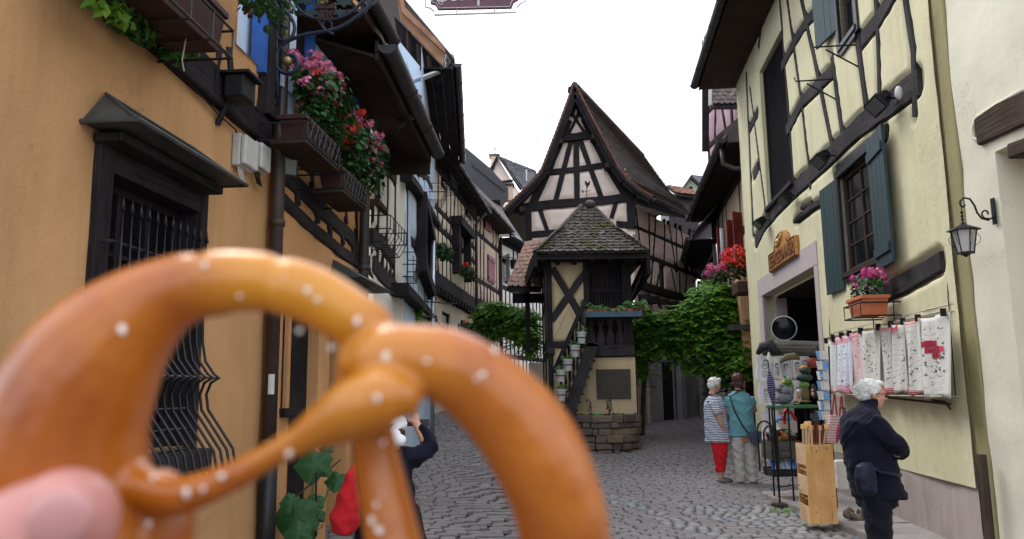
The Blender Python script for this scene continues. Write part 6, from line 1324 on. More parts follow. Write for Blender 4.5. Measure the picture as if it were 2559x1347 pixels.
for (x0, x1, y0, y1, Yq, m_) in ((1755,1772,100,378,24.8,'timber'),(1772,1779,195,262,22.7,'whitebox'),(1758,1772,100,140,24.6,'zinc')):
    A = [at(x0, y0, Yq), at(x1, y0, Yq), at(x1, y1, Yq), at(x0, y1, Yq)]; mb = MB(); mb.prism(A, (0,.06,0)); wood('verge_board', mb, m_, f3)
A = [at(1758,100,24.9), at(1850,100,24.0), at(1850,88,26), at(1765,88,27)]; mb = MB(); mb.prism(A, (0,0,.1)); obj('roof', mb, M_['tilebrown'], f3)
# small dark-eaved house farther down, green gable, red tiled roof
F4 = Pl(tuple(at(1795, 600, 23)[:2]), tuple(at(1745, 600, 31)[:2])); f4 = thing('timbered_house', 'small half-timbered house with a low dark eave past the vine', 'house', tuple(F4.P(0, 0)))
z4 = 5.9; s11 = frame_auto(F4, 0, F4.L, [3.2, 4.4, 5.7], .8, f4, 'timber', .12, .2, 51); facade('wall', F4, 0, F4.L, 0, z4, [], s11, 'white', f4, res=.12); eave(F4, -.1, F4.L, z4, .7, f4, 'timber', 48, 3, 'gutter', gr=.11); body(F4, 0, F4.L, 0, z4, f4, 'white', 3)
YG = 36; gg = thing('gable_house', 'distant pale green gabled house between the rooftops', 'house', tuple(at(1740, 500, YG)))
mb = MB(); mb.prism([at(x, y, YG) for x, y in ((1700,640),(1700,478),(1727,440),(1768,478),(1768,640))], (0,3,0)); obj('wall', mb, M_['palegreen'], gg)
for A in ([(1696,482),(1727,437),(1730,443),(1702,486)], [(1727,437),(1773,480),(1768,486),(1727,445)]): mb = MB(); mb.prism([at(x, y, YG-.15) for x, y in A], (0,.2,0)); wood('verge_board', mb, 'greywood', gg)
mb = MB(); mb.hexa([at(x, y, Y_)+Vector((0,0,dz)) for dz in (-.1, 0) for x, y, Y_ in ((1727,436,YG-.3),(1776,482,YG-.3),(1790,482,YG+6),(1760,440,YG+6))]); obj('roof', mb, M_['tileslate'], gg)
mb = MB(); mb.prism([at(x, y, YG-.05) for x, y in ((1723,466),(1731,466),(1731,476),(1723,476))], (0,.05,0)); obj('attic_window', mb, M_['darkroom'], gg)
rr2 = thing('tiled_house', 'low dark house with an orange tiled roof behind the gable house roof', 'house', tuple(at(1710, 500, 34)))
P0, P1, Q0, Q1 = at(1690, 483, 33), at(1748, 490, 33), at(1665, 462, 36), at(1730, 474, 36)
mb = MB(); mb.hexa([p+Vector((0,0,-.12)) for p in (P0,P1,Q1,Q0)]+[p+Vector((0,0,-.02)) for p in (P0,P1,Q1,Q0)]); obj('roof_board', mb, M_['timber'], rr2); tiles('t', P0, P1, Q0, Q1, 7, .22, 'tilered', rr2, 90, seed=13)
mb = MB(); mb.prism([at(x, y, 33.3) for x, y in ((1672,484),(1746,492),(1746,600),(1672,600))], (0,2,0)); obj('wall', mb, M_['gutter'], rr2)
# distant gabled building with slate roof and chimney, left of the big gable
YD = 46; fd = thing('gable_house', 'distant rose plastered gable house with slate roof, chimney and metal flue', 'house', tuple(at(1240, 450, YD)))
mb = MB(); mb.prism([at(x, y, YD) for x, y in ((1180,560),(1180,470),(1243,392),(1290,470),(1310,500),(1310,560))], (0,4,0)); obj('wall', mb, M_['pinkpl'], fd)
for A in ([(1218,436),(1241,388),(1244,396),(1226,440)], [(1243,388),(1247,388),(1306,468),(1300,474)], [(1250,452),(1282,448),(1282,452),(1252,457)]): mb = MB(); mb.prism([at(x, y, YD-.2) for x, y in A], (0,.25,0)); wood('verge_board', mb, 'timber', fd)
P0, P1, Q0, Q1 = at(1306, 470, YD-.4), at(1345, 452, YD+8), at(1245, 390, YD-.4), at(1338, 428, YD+8)
mb = MB(); mb.hexa([p+Vector((0,0,-.15)) for p in (P0,P1,Q1,Q0)]+[p+Vector((0,0,-.02)) for p in (P0,P1,Q1,Q0)]); obj('roof_board', mb, M_['tileslate'], fd)
tiles('t', P0, P1, Q0, Q1, 16, .3, 'tileslate', fd, 0, seed=15, obj_ok=False)
mb = MB(); mb.box(tuple(at(1226, 408, YD+1)-Vector((0,0,0))), tuple(at(1246, 388, YD+1)+Vector((0,.6,0)))); obj('chimney', mb, M_['beige'], fd)
mb = MB(); mb.box(tuple(at(1222, 388, YD+.9)), tuple(at(1249, 384, YD+.9)+Vector((0,.9,0)))); obj('chimney_cap', mb, M_['lead'], fd)
mb = MB(); mb.tube([at(1237,385,YD+1.2), at(1237,371,YD+1.2)], .07, 8).lathe(at(1237,370,YD+1.2), [(.12,-.03),(.02,.08)], 8); obj('flue', mb, M_['zinc'], fd)
mb = MB(); mb.tube([at(1315,452,YD+2), at(1315,424,YD+2)], .06, 6); obj('flue', mb, M_['zinc'], fd)
ci = thing('chimney', 'small tan chimney between the left-hand roofs', 'chimney', tuple(at(1275, 480, 40))); mb = MB(); mb.box(tuple(at(1264, 500, 40)), tuple(at(1282, 462, 40)+Vector((0,.5,0)))); obj('stack', mb, M_['beige'], ci); mb = MB(); mb.box(tuple(at(1261, 463, 39.9)), tuple(at(1285, 458, 39.9)+Vector((0,.7,0)))); obj('cap', mb, M_['oldoak'], ci)
rf = thing('roof', 'dark slate roof rising behind the long cream house', 'roof', tuple(at(1200, 420, 38))); mb = MB(); mb.prism([at(x, y, 38) for x, y in ((1150,360),(1168,372),(1225,420),(1270,470),(1250,500),(1150,500))], (0,2,0)); obj('slope', mb, M_['tileslate'], rf)
mb = MB(); mb.prism([at(x, y, 37.9) for x, y in ((1180,400),(1262,470),(1262,478),(1180,412))], (0,.2,0)); obj('ridge_flashing', mb, M_['gutter'], rf)
# antenna and wires
an = thing('antenna', 'thin rooftop television antenna against the sky', 'antenna', tuple(at(1345, 420, 32))); A = lambda x, y: at(x, y, 32)
mb = MB(); mb.tube([A(1347,420), A(1342,330)], .014, 5); obj('mast', mb, M_['gutter'], an); mb = MB(); mb.tube([A(1306,387), A(1340,378)], .010, 4)
for k in range(9): x = 1306+k*4; mb.tube([A(x, 387-k*1.05-4), A(x+1, 387-k*1.05+4)], .006, 4)
mb.tube([A(1332,352), A(1352,346)], .009, 4).tube([A(1333,346), A(1336,362)], .007, 4).tube([A(1348,342), A(1351,352)], .007, 4); obj('elements', mb, M_['gutter'], an)
for lab, pts in (('upper overhead wire crossing the sky toward the big gable', ((1160,290,28),(1230,318,30),(1300,350,31),(1352,372,24.5))), ('lower overhead wire sagging to the distant chimney', ((1168,300,28),(1200,330,33),(1222,384,44)) ), ('thin wire running down to the slate roof', ((1166,350,28),(1195,378,36),(1240,402,46)))):
    mb = MB(); mb.tube([at(x, y, Yq) for x, y, Yq in pts], .013, 4); w_ = obj('wire', mb, M_['gutter'], None); tag(w_, lab, 'wire', None)
# ================================================================ SHOP GOODS
def towelm(name, base, kind, seed):
    m, n, l, b = _new(name); tc = n.new('ShaderNodeTexCoord'); sp_ = n.new('ShaderNodeSeparateXYZ'); l.new(tc.outputs['UV'], sp_.inputs[0])
    def math_(op, a, b_=None):
        k = n.new('ShaderNodeMath'); k.operation = op
        for i, v in enumerate((a, b_)):
            if v is None: continue
            if isinstance(v, (int, float)): k.inputs[i].default_value = v
            else: l.new(v, k.inputs[i])
        return k.outputs[0]
    U, V = sp_.outputs[0], sp_.outputs[1]; c = base
    mp = n.new('ShaderNodeMapping'); l.new(tc.outputs['UV'], mp.inputs[0]); mp.inputs['Location'].default_value = (seed*3.7, seed*1.3, 0); mp.inputs['Scale'].default_value = (11, 19, 1)
    blot = _noise(n, l, mp.outputs[0], 1.0, 3, .7); mp2 = n.new('ShaderNodeMapping'); l.new(tc.outputs['UV'], mp2.inputs[0]); mp2.inputs['Location'].default_value = (seed*1.7, seed*2.3, 0); mp2.inputs['Scale'].default_value = (2.2, 3.5, 1)
    mask = _noise(n, l, mp2.outputs[0], 1.0, 2, .5); mk = math_('GREATER_THAN', mask, .46)
    inU = math_('MULTIPLY', math_('GREATER_THAN', U, .14), math_('LESS_THAN', U, .86)); inV = math_('MULTIPLY', math_('GREATER_THAN', V, .1), math_('LESS_THAN', V, .88))
    dark = math_('MULTIPLY', math_('MULTIPLY', math_('GREATER_THAN', blot, .58), mk), math_('MULTIPLY', inU, inV))
    c = _mix(n, l, math_('MULTIPLY', dark, .85), c, (.05, .05, .07) if kind != 'redprint' else (.55, .03, .05))
    # lines of small print
    ln = math_('MULTIPLY', math_('MULTIPLY', math_('LESS_THAN', math_('FRACT', math_('MULTIPLY', V, 13)), .10), math_('LESS_THAN', mask, .47)), math_('MULTIPLY', math_('GREATER_THAN', U, .3), math_('LESS_THAN', U, .7)))
    c = _mix(n, l, math_('MULTIPLY', ln, .45), c, (.12, .12, .12))
    st = math_('LESS_THAN', math_('FRACT', math_('MULTIPLY', V, 46)), .55)
    if kind in ('redband', 'redprint'):
        e1 = math_('MULTIPLY', math_('GREATER_THAN', V, .86 if kind == 'redband' else .93), st); e2 = math_('MULTIPLY', math_('LESS_THAN', V, .12 if kind == 'redband' else .05), st); c = _mix(n, l, math_('MULTIPLY', math_('MAXIMUM', e1, e2), .9), c, (.62, .05, .07))
    if kind == 'redside':
        sd = math_('MULTIPLY', math_('GREATER_THAN', U, .82), math_('LESS_THAN', math_('FRACT', math_('MULTIPLY', V, 44)), .5)); c = _mix(n, l, math_('MULTIPLY', sd, .9), c, (.60, .06, .05))
        e1 = math_('MULTIPLY', math_('GREATER_THAN', V, .94), st); c = _mix(n, l, e1, c, (.62, .05, .07)); e2 = math_('MULTIPLY', math_('LESS_THAN', V, .06), st); c = _mix(n, l, e2, c, (.62, .05, .07))
    if kind == 'dots':
        sd = math_('MULTIPLY', math_('MULTIPLY', math_('GREATER_THAN', U, .04), math_('LESS_THAN', U, .09)), math_('LESS_THAN', math_('FRACT', math_('MULTIPLY', V, 40)), .5)); c = _mix(n, l, sd, c, (.35, .08, .08)); e1 = math_('MULTIPLY', math_('GREATER_THAN', V, .955), st); c = _mix(n, l, e1, c, (.5, .05, .07)); e2 = math_('MULTIPLY', math_('LESS_THAN', V, .05), st); c = _mix(n, l, e2, c, (.5, .05, .07))
    l.new(c, b.inputs['Base Color']); b.inputs['Roughness'].default_value = .95; b.inputs['Specular IOR Level'].default_value = .1
    _bump(n, l, b, _noise(n, l, tc.outputs['Object'], 20, 3, .6), .35, .02); return m
tb = YP.uv(2065, 835, .16)[0]; te = YP.uv(2366, 770, .16)[0]; tz = YP.uv(2366, 785, .16)[1]; tzb = YP.uv(2366, 985, .16)[1]
LIN = (.60, .585, .54)
specs = [(2066, 2086, 'plain', LIN, 'plain grey linen tea towel at the far end of the rack'), (2083, 2108, 'redband', (.66,.66,.70), 'bluish white tea towel with red striped bands, left one of two'), (2104, 2128, 'redband', (.64,.66,.74), 'bluish white tea towel with a red band, beside the pink one'), (2124, 2157, 'redprint', (.62,.46,.47), 'pink tea towel with red lettering shapes'), (2153, 2202, 'plain', LIN, 'linen tea towel with dark writing-like print and a fancy border, just below the window box'),
         (2198, 2233, 'redside', LIN, 'linen tea towel with a red ladder stripe along its side'), (2230, 2264, 'redband2', LIN, 'linen tea towel with a red bow shaped print at its top'), (2261, 2303, 'dots', LIN, 'linen tea towel with a dotted line and dark blue spots'), (2299, 2368, 'house', LIN, 'linen tea towel printed with red roofed houses, nearest the corner')]
for k, (x0, x1, kind, col, lab) in enumerate(specs):
    m = towelm('towel_%d' % k, col, kind, k+1); rk = random.Random(100+k); ua, ub = YP.uv(x0, 880, .16)[0], YP.uv(x1, 880, .16)[0]; ub += .07
    zt_ = tz + .02 + (0 if k else -.03) ; zb_2 = tzb + rk.uniform(-.01, .02) - (0.0 if k < 8 else .02); nx_, nz_ = 22, 18; v, f, uvs = [], [], []; ph = rk.uniform(0, 6)
    for j in range(nz_+1):
        for i in range(nx_+1):
            s, t = i/nx_, j/nz_; sag = .02*math.sin(math.pi*s)*(t**3) ; fold = (.017+.016*(1-t)*.6)*math.sin(s*(7+3*rk.random()*0+k%3*2)+ph+t*1.2) + .010*math.sin(s*17+ph*2-t*2)
            u = ua+(ub-ua)*s + .012*(1-t)*math.sin(ph+t*3)*(1 if s > .5 else -1); z = zb_2 + (zt_-zb_2)*t - sag*(1 if t > .5 else 0) - (.012*math.sin(s*9+ph) if j == 0 else 0)
            v.append(tuple(YP.P(u, z, .16+fold+.05*(1-t)*.6+.006*(k%2)))); uvs.append((s, t))
    for j in range(nz_):
        for i in range(nx_): a = j*(nx_+1)+i; f.append((a, a+1, a+nx_+2, a+nx_+1))
    me = bpy.data.meshes.new('tea_towel'); me.from_pydata(v, [], f); ul = me.uv_layers.new(name='uv'); me.materials.append(m)
    for lp in me.loops: ul.data[lp.index].uv = uvs[lp.vertex_index]
    me.polygons.foreach_set('use_smooth', [True]*len(me.polygons)); t_ = thing('tea_towel', lab, 'tea towel', tuple(YP.P((ua+ub)/2, zt_, .16)), 'tea towels clipped to the wire rack'); o = obj('cloth', me, None, t_); mm = o.modifiers.new('s', 'SOLIDIFY'); mm.thickness = .003
    for q in (ua+.05, ub-.05): mb = MB(); mb.pbox(YP, q-.012, q+.012, zt_-.035, zt_+.035, .15, .195); obj('clip', mb, M_['iron'], t_)
    if kind == 'house':   # flat print: red roofs over small houses
        for (s0, t0, s1, t1) in ((.16,.62,.72,.70),(.30,.54,.86,.61),(.42,.47,.80,.53)):
            mb = MB(); L_ = 8; ct_ = None
            for q in range(L_):
                a, b_ = s0+(s1-s0)*q/L_, s0+(s1-s0)*(q+1)/L_; hgt = .006*math.sin(q*1.9); 
                def cp(s, t):
                    fx, fz = s*nx_, t*nz_; i, j = int(fx), int(fz); p = Vector(v[j*(nx_+1)+i])*(1-(fx-i)) + Vector(v[j*(nx_+1)+i+1])*(fx-i); p2 = Vector(v[(j+1)*(nx_+1)+i])*(1-(fx-i)) + Vector(v[(j+1)*(nx_+1)+i+1])*(fx-i); return p*(1-(fz-j)) + p2*(fz-j) + YP.n*.006
                mb.quad(cp(a, t0+hgt), cp(b_, t0+hgt), cp(b_, t1-hgt), cp(a, t1-hgt))
                obj('red_roof_print', mb, M_['pet_mag2'], t_)
        mb = MB()
        for q in range(16):
            a = rk.uniform(.2, .85); b_ = rk.uniform(.30, .52); w_ = rk.uniform(.02, .05); mb.quad(cp(a, b_), cp(a+w_, b_), cp(a+w_, b_+.018), cp(a, b_+.018))
        obj('house_print', mb, M_['gutter'], t_, kind='stuff')
    if kind == 'redband2':
        mb = MB(); c1 = YP.P((ua+ub)/2, zt_-.05, .20); mb.prism([c1+YP.u*a+Vector((0,0,b_)) for a, b_ in ((-.09,.03),(-.02,.0),(.0,-.03),(.02,0),(.1,.03),(.09,-.05),(.03,-.02),(-.03,-.02),(-.09,-.06))], YP.n*.002); obj('red_bow_print', mb, M_['pet_mag2'], t_)
# wire racks above and below the towels
for (x0, x1, y0, lab) in ((2048, 2166, 832, 'white wire rack carrying the farther tea towels'), (2200, 2352, 790, 'white wire rack carrying the nearer tea towels')):
    ua, ub = YP.uv(x0, y0, .14)[0], YP.uv(x1, y0, .14)[0]; t = thing('wire_rack', lab, 'rack', tuple(YP.P(ua, tz, 0)), 'wire racks for the tea towels'); mb = MB(); z = tz+.04
    for d in (.02, .14): mb.tube([YP.P(ua, z, d), YP.P(ub, z, d)], .006, 5)
    mb.tube([YP.P(ua, z+.07, .02), YP.P(ub, z+.07, .02)], .006, 5)
    n_ = int((ub-ua)/.05)
    for k in range(n_+1): u = ua+(ub-ua)*k/n_; mb.tube([YP.P(u, z+.07, .02), YP.P(u, z, .02), YP.P(u, z, .14)], .003, 4)
    obj('top_wires', mb, M_['linenwire'], t); mb = MB(); z = tzb-.02
    for d in (.06, .20): mb.tube([YP.P(ua, z, d), YP.P(ub, z, d)], .006, 5)
    for k in range(n_+1): u = ua+(ub-ua)*k/n_; mb.tube([YP.P(u, z, .06), YP.P(u, z, .20)], .003, 4)
    obj('bottom_wires', mb, M_['linenwire'], t); 
    for u in (ua+.1, ub-.08): mb = MB(); mb.tube([YP.P(u, z, .05), YP.P(u, tz+.12, .03), YP.P(u+.02, tz+.16, .04), YP.P(u, tz+.19, .03), YP.P(u, tz+.5, .01)], .005, 5); obj('hanging_wire', mb, M_['iron'], t)
mb = MB(); mb.tube([YP.P(*YP.uv(x, y, .06), .06) for x, y in ((2330,1000),(2362,1004),(2375,1022))] , .012, 6); mb.tube([YP.P(*YP.uv(x, y, .06), .06) for x, y in ((2215,993),(2375,1010))], .012, 6); obj('rack_rod', mb, M_['oldoak'], None); tag(bpy.data.objects['rack_rod'], 'bent brown rod just under the nearer tea towels', 'rod')
# things on posts and shelves: everything stands at real distances in front of the shop
def A_(px, py, Y): return at(px, py, Y)
gw_ = thing('awning_roller', 'rolled grey weathered awning beam above the tote bags', 'awning', tuple(A_(1975, 868, 11.6))); mb = MB(); mb.tube([A_(1905, 872, 11.7), A_(1975, 870, 11.6), A_(2049, 872, 11.5)], [.10, .115, .11], 12); wood('roller', mb, 'greywood', gw_)
mb = MB(); mb.tube([A_(1893,885,11.6), A_(1905,866,11.6), A_(1925,862,11.55), A_(1938,880,11.5), A_(1950,884,11.5)], [.03,.07,.09,.06,.03], 8); obj('canvas_end', mb, M_['black'], gw_, smooth=True)
def tote(px, py, w, h, Y, lab, mark='face'):
    c = A_(px, py, Y); t = thing('tote_bag', lab, 'tote bag', tuple(c), 'white printed tote bags'); nx_, nz_ = 8, 8; mb = MB(); r_ = random.Random(int(px))
    for side in (0, 1):
        for j in range(nz_+1):
            for i in range(nx_+1):
                s, q = i/nx_-.5, j/nz_; mb.v.append(c + Vector((s*w*(1-.12*q**2)+.01*math.sin(q*7+px), (-.035 if side == 0 else .03)*math.sin(math.pi*min(1, (.5-abs(s))*4))*(1-.5*q)-.008*math.sin(s*14+q*4), (q-1)*h - .02*math.cos(s*5)*(1-q))))
        for j in range(nz_):
            for i in range(nx_): a = side*(nx_+1)*(nz_+1)+j*(nx_+1)+i; mb.f.append((a, a+1, a+nx_+2, a+nx_+1))
    obj('bag', mb, M_['capw'], t, smooth=True); mb = MB()
    for dx in (-w*.2, w*.2): mb.tube([c+Vector((dx-.02, -.02, -.01)), c+Vector((dx*.6, -.02, .10)), c+Vector((dx+.02, -.02, -.01))], .007, 4)
    obj('handles', mb, M_['linen'], t); mb = MB()
    cc = c+Vector((0,-.05,-h*.42)); mb.tube([cc+Vector((w*.16*math.cos(a), 0, w*.18*math.sin(a))) for a in [k*.6 for k in range(11)]], .005, 4)
    for k in range(4): mb.tube([cc+Vector((-w*.18, 0, -w*.30-.028*k)), cc+Vector((w*(.18-.05*(k%2)), 0, -w*.30-.028*k))], .0035, 4)
    mb.tube([cc+Vector((-w*.08,0,.01)), cc+Vector((w*.09,0,.015))], .007, 4); obj('printed_motif', mb, M_['iron'], t); return t
for a in ((1907,890,.26,.36,11.9,'white tote bag with a printed face, top left of the stall'), (1938,893,.17,.30,12.0,'white tote bag with a pink spot right of the folded umbrella'), (1960,890,.20,.36,11.95,'white tote bag in the middle of the upper row'), (1988,888,.20,.34,12.05,'white tote bag behind the green figure'), (2008,885,.18,.30,12.1,'small white tote bag at the right of the upper row'),
          (1911,955,.22,.34,12.0,'white tote bag directly below the top left one'), (1942,950,.22,.36,12.1,'white tote bag behind the grey dragon figure'), (1990,950,.22,.34,12.2,'white tote bag half hidden behind the mushroom figure'), (1925,1025,.30,.62,12.3,'long white cloth bag hanging low behind the stand')): tote(*a)
# wall mirror disc
c = A_(1959, 820, 12.8); t = thing('round_mirror', 'round black framed convex mirror in the shop opening', 'mirror', tuple(c)); ax = (CAM-c).normalized(); mb = MB(); mb.lathe(c, [(.0,.03),(.10,.027),(.17,.012),(.195,0)], 24, axis=ax); obj('glass', mb, M_['mirror'], t, smooth=True); mb = MB(); mb.lathe(c, [(.19,-.02),(.205,-.01),(.205,.01),(.19,.015)], 24, axis=ax); obj('rim', mb, M_['whitebox'], t)
# stand with green shelf
c0 = Vector((A_(1935, 1015, 10.4).x, 10.4, 0)); zS = A_(1990, 1016, 10.4).z; xL, xR = A_(1936, 1015, 10.4).x, A_(2052, 1012, 10.4).x
t = thing('display_stand', 'black metal stand with a green top shelf full of garden figures', 'stand', (xL, 10.4, 0))
mb = MB(); mb.box((xL, 10.3, zS-.02), (xR, 10.75, zS+.015)); obj('green_shelf', mb, M_['greenshelf'], t, bevel=.006)
for (x, y_) in ((xL-.06, 10.25), (xL+.12, 10.25), (xR-.1, 10.7), (xL+.02, 10.7), (xR-.02, 10.3)): mb = MB(); mb.tube([(x, y_, .03), (x, y_, zS)], .012, 6); obj('leg', mb, M_['iron'], t)
mb = MB(); mb.tube([(xL-.06,10.25,.03), (xL-.10,10.22,1.2), (xL-.09,10.22,zS+.0)], .012, 6); obj('leg', mb, M_['iron'], t)
for k in range(3): mb = MB(); mb.tube([(xL-.06,10.25,.25+.35*k), (xL+.12,10.25,.27+.35*k)], .008, 5); obj('rung', mb, M_['iron'], t)
mb = MB(); mb.box((xL-.15, 10.12, 0.0), (xL+.17, 10.32, .05), Matrix.Translation((0,0,0))); wood('foot_board', mb, 'oldoak', t, .006)
mb = MB(); hoop = lambda x, w, z0, z1: mb.tube([(x-w, 10.2, z0)] + [(x-w*math.cos(a), 10.2, z1-w+w*math.sin(a)*1.2) for a in [math.pi*k/8 for k in range(9)]] + [(x+w, 10.2, z0)], .012, 6)
hoop(A_(1912,1100,10.2).x, .09, .45, 1.06); hoop(A_(1926,1100,10.2).x, .085, .40, 1.00); obj('iron_hoops', mb, M_['iron'], t)
for (x0, x1, y0, y1, Y, nm, lab, mt, fillm) in ((1928, 1999, 1150, 1102, 10.5, 'wooden_crate', 'grey wooden crate full of painted ducks under the green shelf', 'greywood', 0), (1932, 2000, 1192, 1172, 10.45, 'plastic_tray', 'black tray of blue packets at the bottom of the stand', 'black', 1)):
    p0, p1 = A_(x0, y0, Y), A_(x1, y1, Y); tt = thing(nm, lab, 'crate' if fillm == 0 else 'tray', tuple(p0)); h = p1.z-p0.z
    for (lo, hi) in (((p0.x, Y, p0.z), (p1.x, Y+.02, p0.z+h*.48)), ((p0.x, Y, p0.z+h*.52), (p1.x, Y+.02, p1.z)), ((p0.x, Y+.021, p0.z), (p0.x+.02, Y+.4, p1.z)), ((p1.x-.02, Y+.021, p0.z), (p1.x, Y+.4, p1.z)), ((p0.x+.021, Y+.38, p0.z), (p1.x-.021, Y+.4, p1.z)), ((p0.x+.021, Y+.021, p0.z), (p1.x-.021, Y+.379, p0.z+.02))):
        mb = MB(); mb.box(lo, hi); (wood if mt == 'greywood' else lambda n_, m_, k_, p_: obj(n_, m_, M_[k_], p_))('board', mb, mt, tt)
    rk = random.Random(8)
    if not fillm:
        labs = ['brown duck with an orange beak, left in the grey crate', 'grey duck head beside the brown one in the crate', 'dark red hen figure in the grey crate', 'small yellow duck at the right end of the crate', 'orange and white bird figure in the crate', 'little green frog figure in the crate', 'brown hen figure at the back of the crate']
        for k in range(7):
            x = p0.x+.05+(p1.x-p0.x-.1)*k/6.2; c = Vector((x, Y+.12+.1*(k%2), p1.z+.03+.03*(k%3))); col = ['oldoak','whitebox','terradark','figyellow','terracotta','figgreen','oldoak'][k]; d = thing('duck_figure', labs[k], 'figurine', tuple(c), 'painted birds in the crate')
            mb = MB(); mb.ball(c, (.055,.04,.04), 8).ball(c+Vector((-.05,-.01,.05)), .026, 8).tube([c+Vector((-.02,0,.01)), c+Vector((-.05,-.01,.05))], [.03,.02], 6).tube([c+Vector((.04,0,.01)), c+Vector((.085,0,.04))], [.025,.006], 6); obj('figure', mb, M_[col], d, smooth=True); mb = MB(); mb.tube([c+Vector((-.07,-.01,.05)), c+Vector((-.105,-.012,.043))], [.012,.005], 5); obj('beak', mb, M_['terracotta'], d)
    else:
        for k in range(6):
            x = p0.x+.04+(p1.x-p0.x-.08)*k/6; c = thing('postcard_pack', ['blue packet lying leftmost in the black tray','pale packet second from the left in the black tray','blue packet with a landscape in the tray','white packet leaning in the tray','pale packet near the right of the tray','blue packet at the right end of the tray'][k], 'packet', (x, Y+.1, p0.z+.03), 'packets in the black tray')
            mb = MB(); M4 = Matrix.Translation((x+.03, Y+.1, p0.z+.12)) @ Matrix.Rotation(rk.uniform(-.3,.3), 4, 'Y') @ Matrix.Rotation(-.4, 4, 'X'); mb.box((-.05,-.01,-.09), (.05,.01,.09), M4); obj('packet', mb, M_[['bluepaint','whitebox','postblue','whitebox','postblue','bluepaint'][k]], c)
# figures on the shelf
def fig(name, lab, parts, cat='figurine'):
    c = parts[0][0]; t = thing(name, lab, cat, tuple(c))
    for (c, r_, mt, nm) in parts:
        mb = MB(); mb.ball(c, r_, 12, jit=.06 if mt == 'figgrey' else 0); obj(nm, mb, M_[mt], t, smooth=True)
    return t
Fg = lambda x, y, Y=10.5: A_(x, y, Y)
fig('dragon_figure', 'grey stone-like dragon figure curled up on the green shelf', [(Fg(1958,996), (.11,.09,.08), 'figgrey', 'body'), (Fg(1962,978), (.08,.07,.06), 'figgrey', 'shoulder'), (Fg(1946,972), (.05,.05,.035), 'figgrey', 'head'), (Fg(1975,985), (.04,.05,.09), 'figgrey', 'wing'), (Fg(1944,1004), (.06,.05,.03), 'figgrey', 'paw'), (Fg(1952,964), (.035,.02,.02), 'figgrey', 'horn')])
fig('frog_figure', 'green frog-like garden figure standing behind the grey dragon', [(Fg(1974,972,10.65), (.055,.05,.12), 'figgreen', 'body'), (Fg(1966,952,10.62), (.07,.06,.055), 'figgreen', 'head'), (Fg(1957,954,10.55), (.025,.02,.02), 'figyellow', 'snout'), (Fg(1962,944,10.6), (.015,.015,.03), 'figdark', 'ear')])
fig('mushroom_figure', 'tall mossy tree stump figure with a dark green hat on the green shelf', [(Fg(2012,985,10.55), (.06,.06,.13), 'figolive', 'trunk'), (Fg(2010,962,10.55), (.07,.06,.05), 'figgreen', 'collar'), (Fg(2010,944,10.55), (.115,.09,.055), 'figdark', 'hat'), (Fg(2012,926,10.55), (.08,.07,.05), 'figdark', 'crown'), (Fg(2034,978,10.6), (.04,.04,.10), 'figdark', 'branch'), (Fg(2005,1004,10.5), (.12,.07,.02), 'figolive', 'base')])
t = fig('bird_face', 'round red and orange disc with a black centre hanging over the stump figure', [(Fg(2008,923,10.9), (.075,.02,.055), 'terracotta', 'disc'), (Fg(2008,919,10.87), (.035,.012,.03), 'figyellow', 'ring'), (Fg(2008,918,10.855), (.014,.01,.014), 'black', 'pupil')], 'decoration')
fig('gnome_figure', 'small white and orange figure between the frog and the stump', [(Fg(1996,990,10.4), (.02,.02,.035), 'terracotta', 'body'), (Fg(1995,978,10.4), (.03,.02,.03), 'whitebox', 'head'), (Fg(1996,1002,10.4), (.01,.01,.03), 'figyellow', 'leg')])
fig('doll_figure', 'little flesh coloured doll sitting right of the stump', [(Fg(2031,985,10.4), (.02,.02,.03), 'skin', 'body'), (Fg(2030,975,10.4), (.018,.016,.02), 'skin', 'head')])
mb = MB(); mb.tube([Fg(1950,905,11.2), Fg(1965,893,11.2), Fg(1985,890,11.2), Fg(1998,897,11.2)], [.02,.05,.05,.02], 8); o = obj('parrot', mb, M_['figolive'], None, smooth=True); tag(o, 'mustard coloured bent cloth hat hanging among the upper tote bags', 'hat')
mb = MB(); c = Fg(2030,905,11.2); mb.lathe(c, [(.0,-.08),(.07,-.08),(.08,.02),(.06,.06)], 12); o = obj('basket', mb, M_['redpaint2'], None, smooth=True); tag(o, 'dark red brown basket under the right end of the rolled awning', 'basket')
# red ribbon and gift bag
t = thing('gift_bag', 'grey paper bag with a red bow under the green shelf', 'bag', tuple(A_(1965, 1070, 10.9))); mb = MB(); p0, p1 = A_(1948, 1082, 10.9), A_(1992, 1052, 10.9); mb.box(tuple(p0), (p1.x, 11.0, p1.z)); obj('bag', mb, M_['linen'], t, bevel=.01)
mb = MB(); 
for pts in (((1962,1052),(1960,1030),(1966,1022),(1972,1030)), ((1968,1024),(1980,1035),(1990,1052)), ((1968,1024),(1958,1040),(1963,1060))): mb.tube([A_(x, y, 10.8) for x, y in pts], .022, 5)
obj('red_bow', mb, M_['pet_red'], t); mb = MB(); mb.tube([A_(1936,1052,10.95), A_(1950,1045,10.95), A_(1990,1052,10.95)], [.03,.04,.03], 6); obj('tissue', mb, M_['postblue'], t)
t = fig('hen_figure', 'dark grey and red hen figure hanging right of the gift bag', [(A_(2038,1042,10.7), (.07,.06,.09), 'figgrey', 'body'), (A_(2030,1026,10.65), (.035,.03,.04), 'terradark', 'head')])
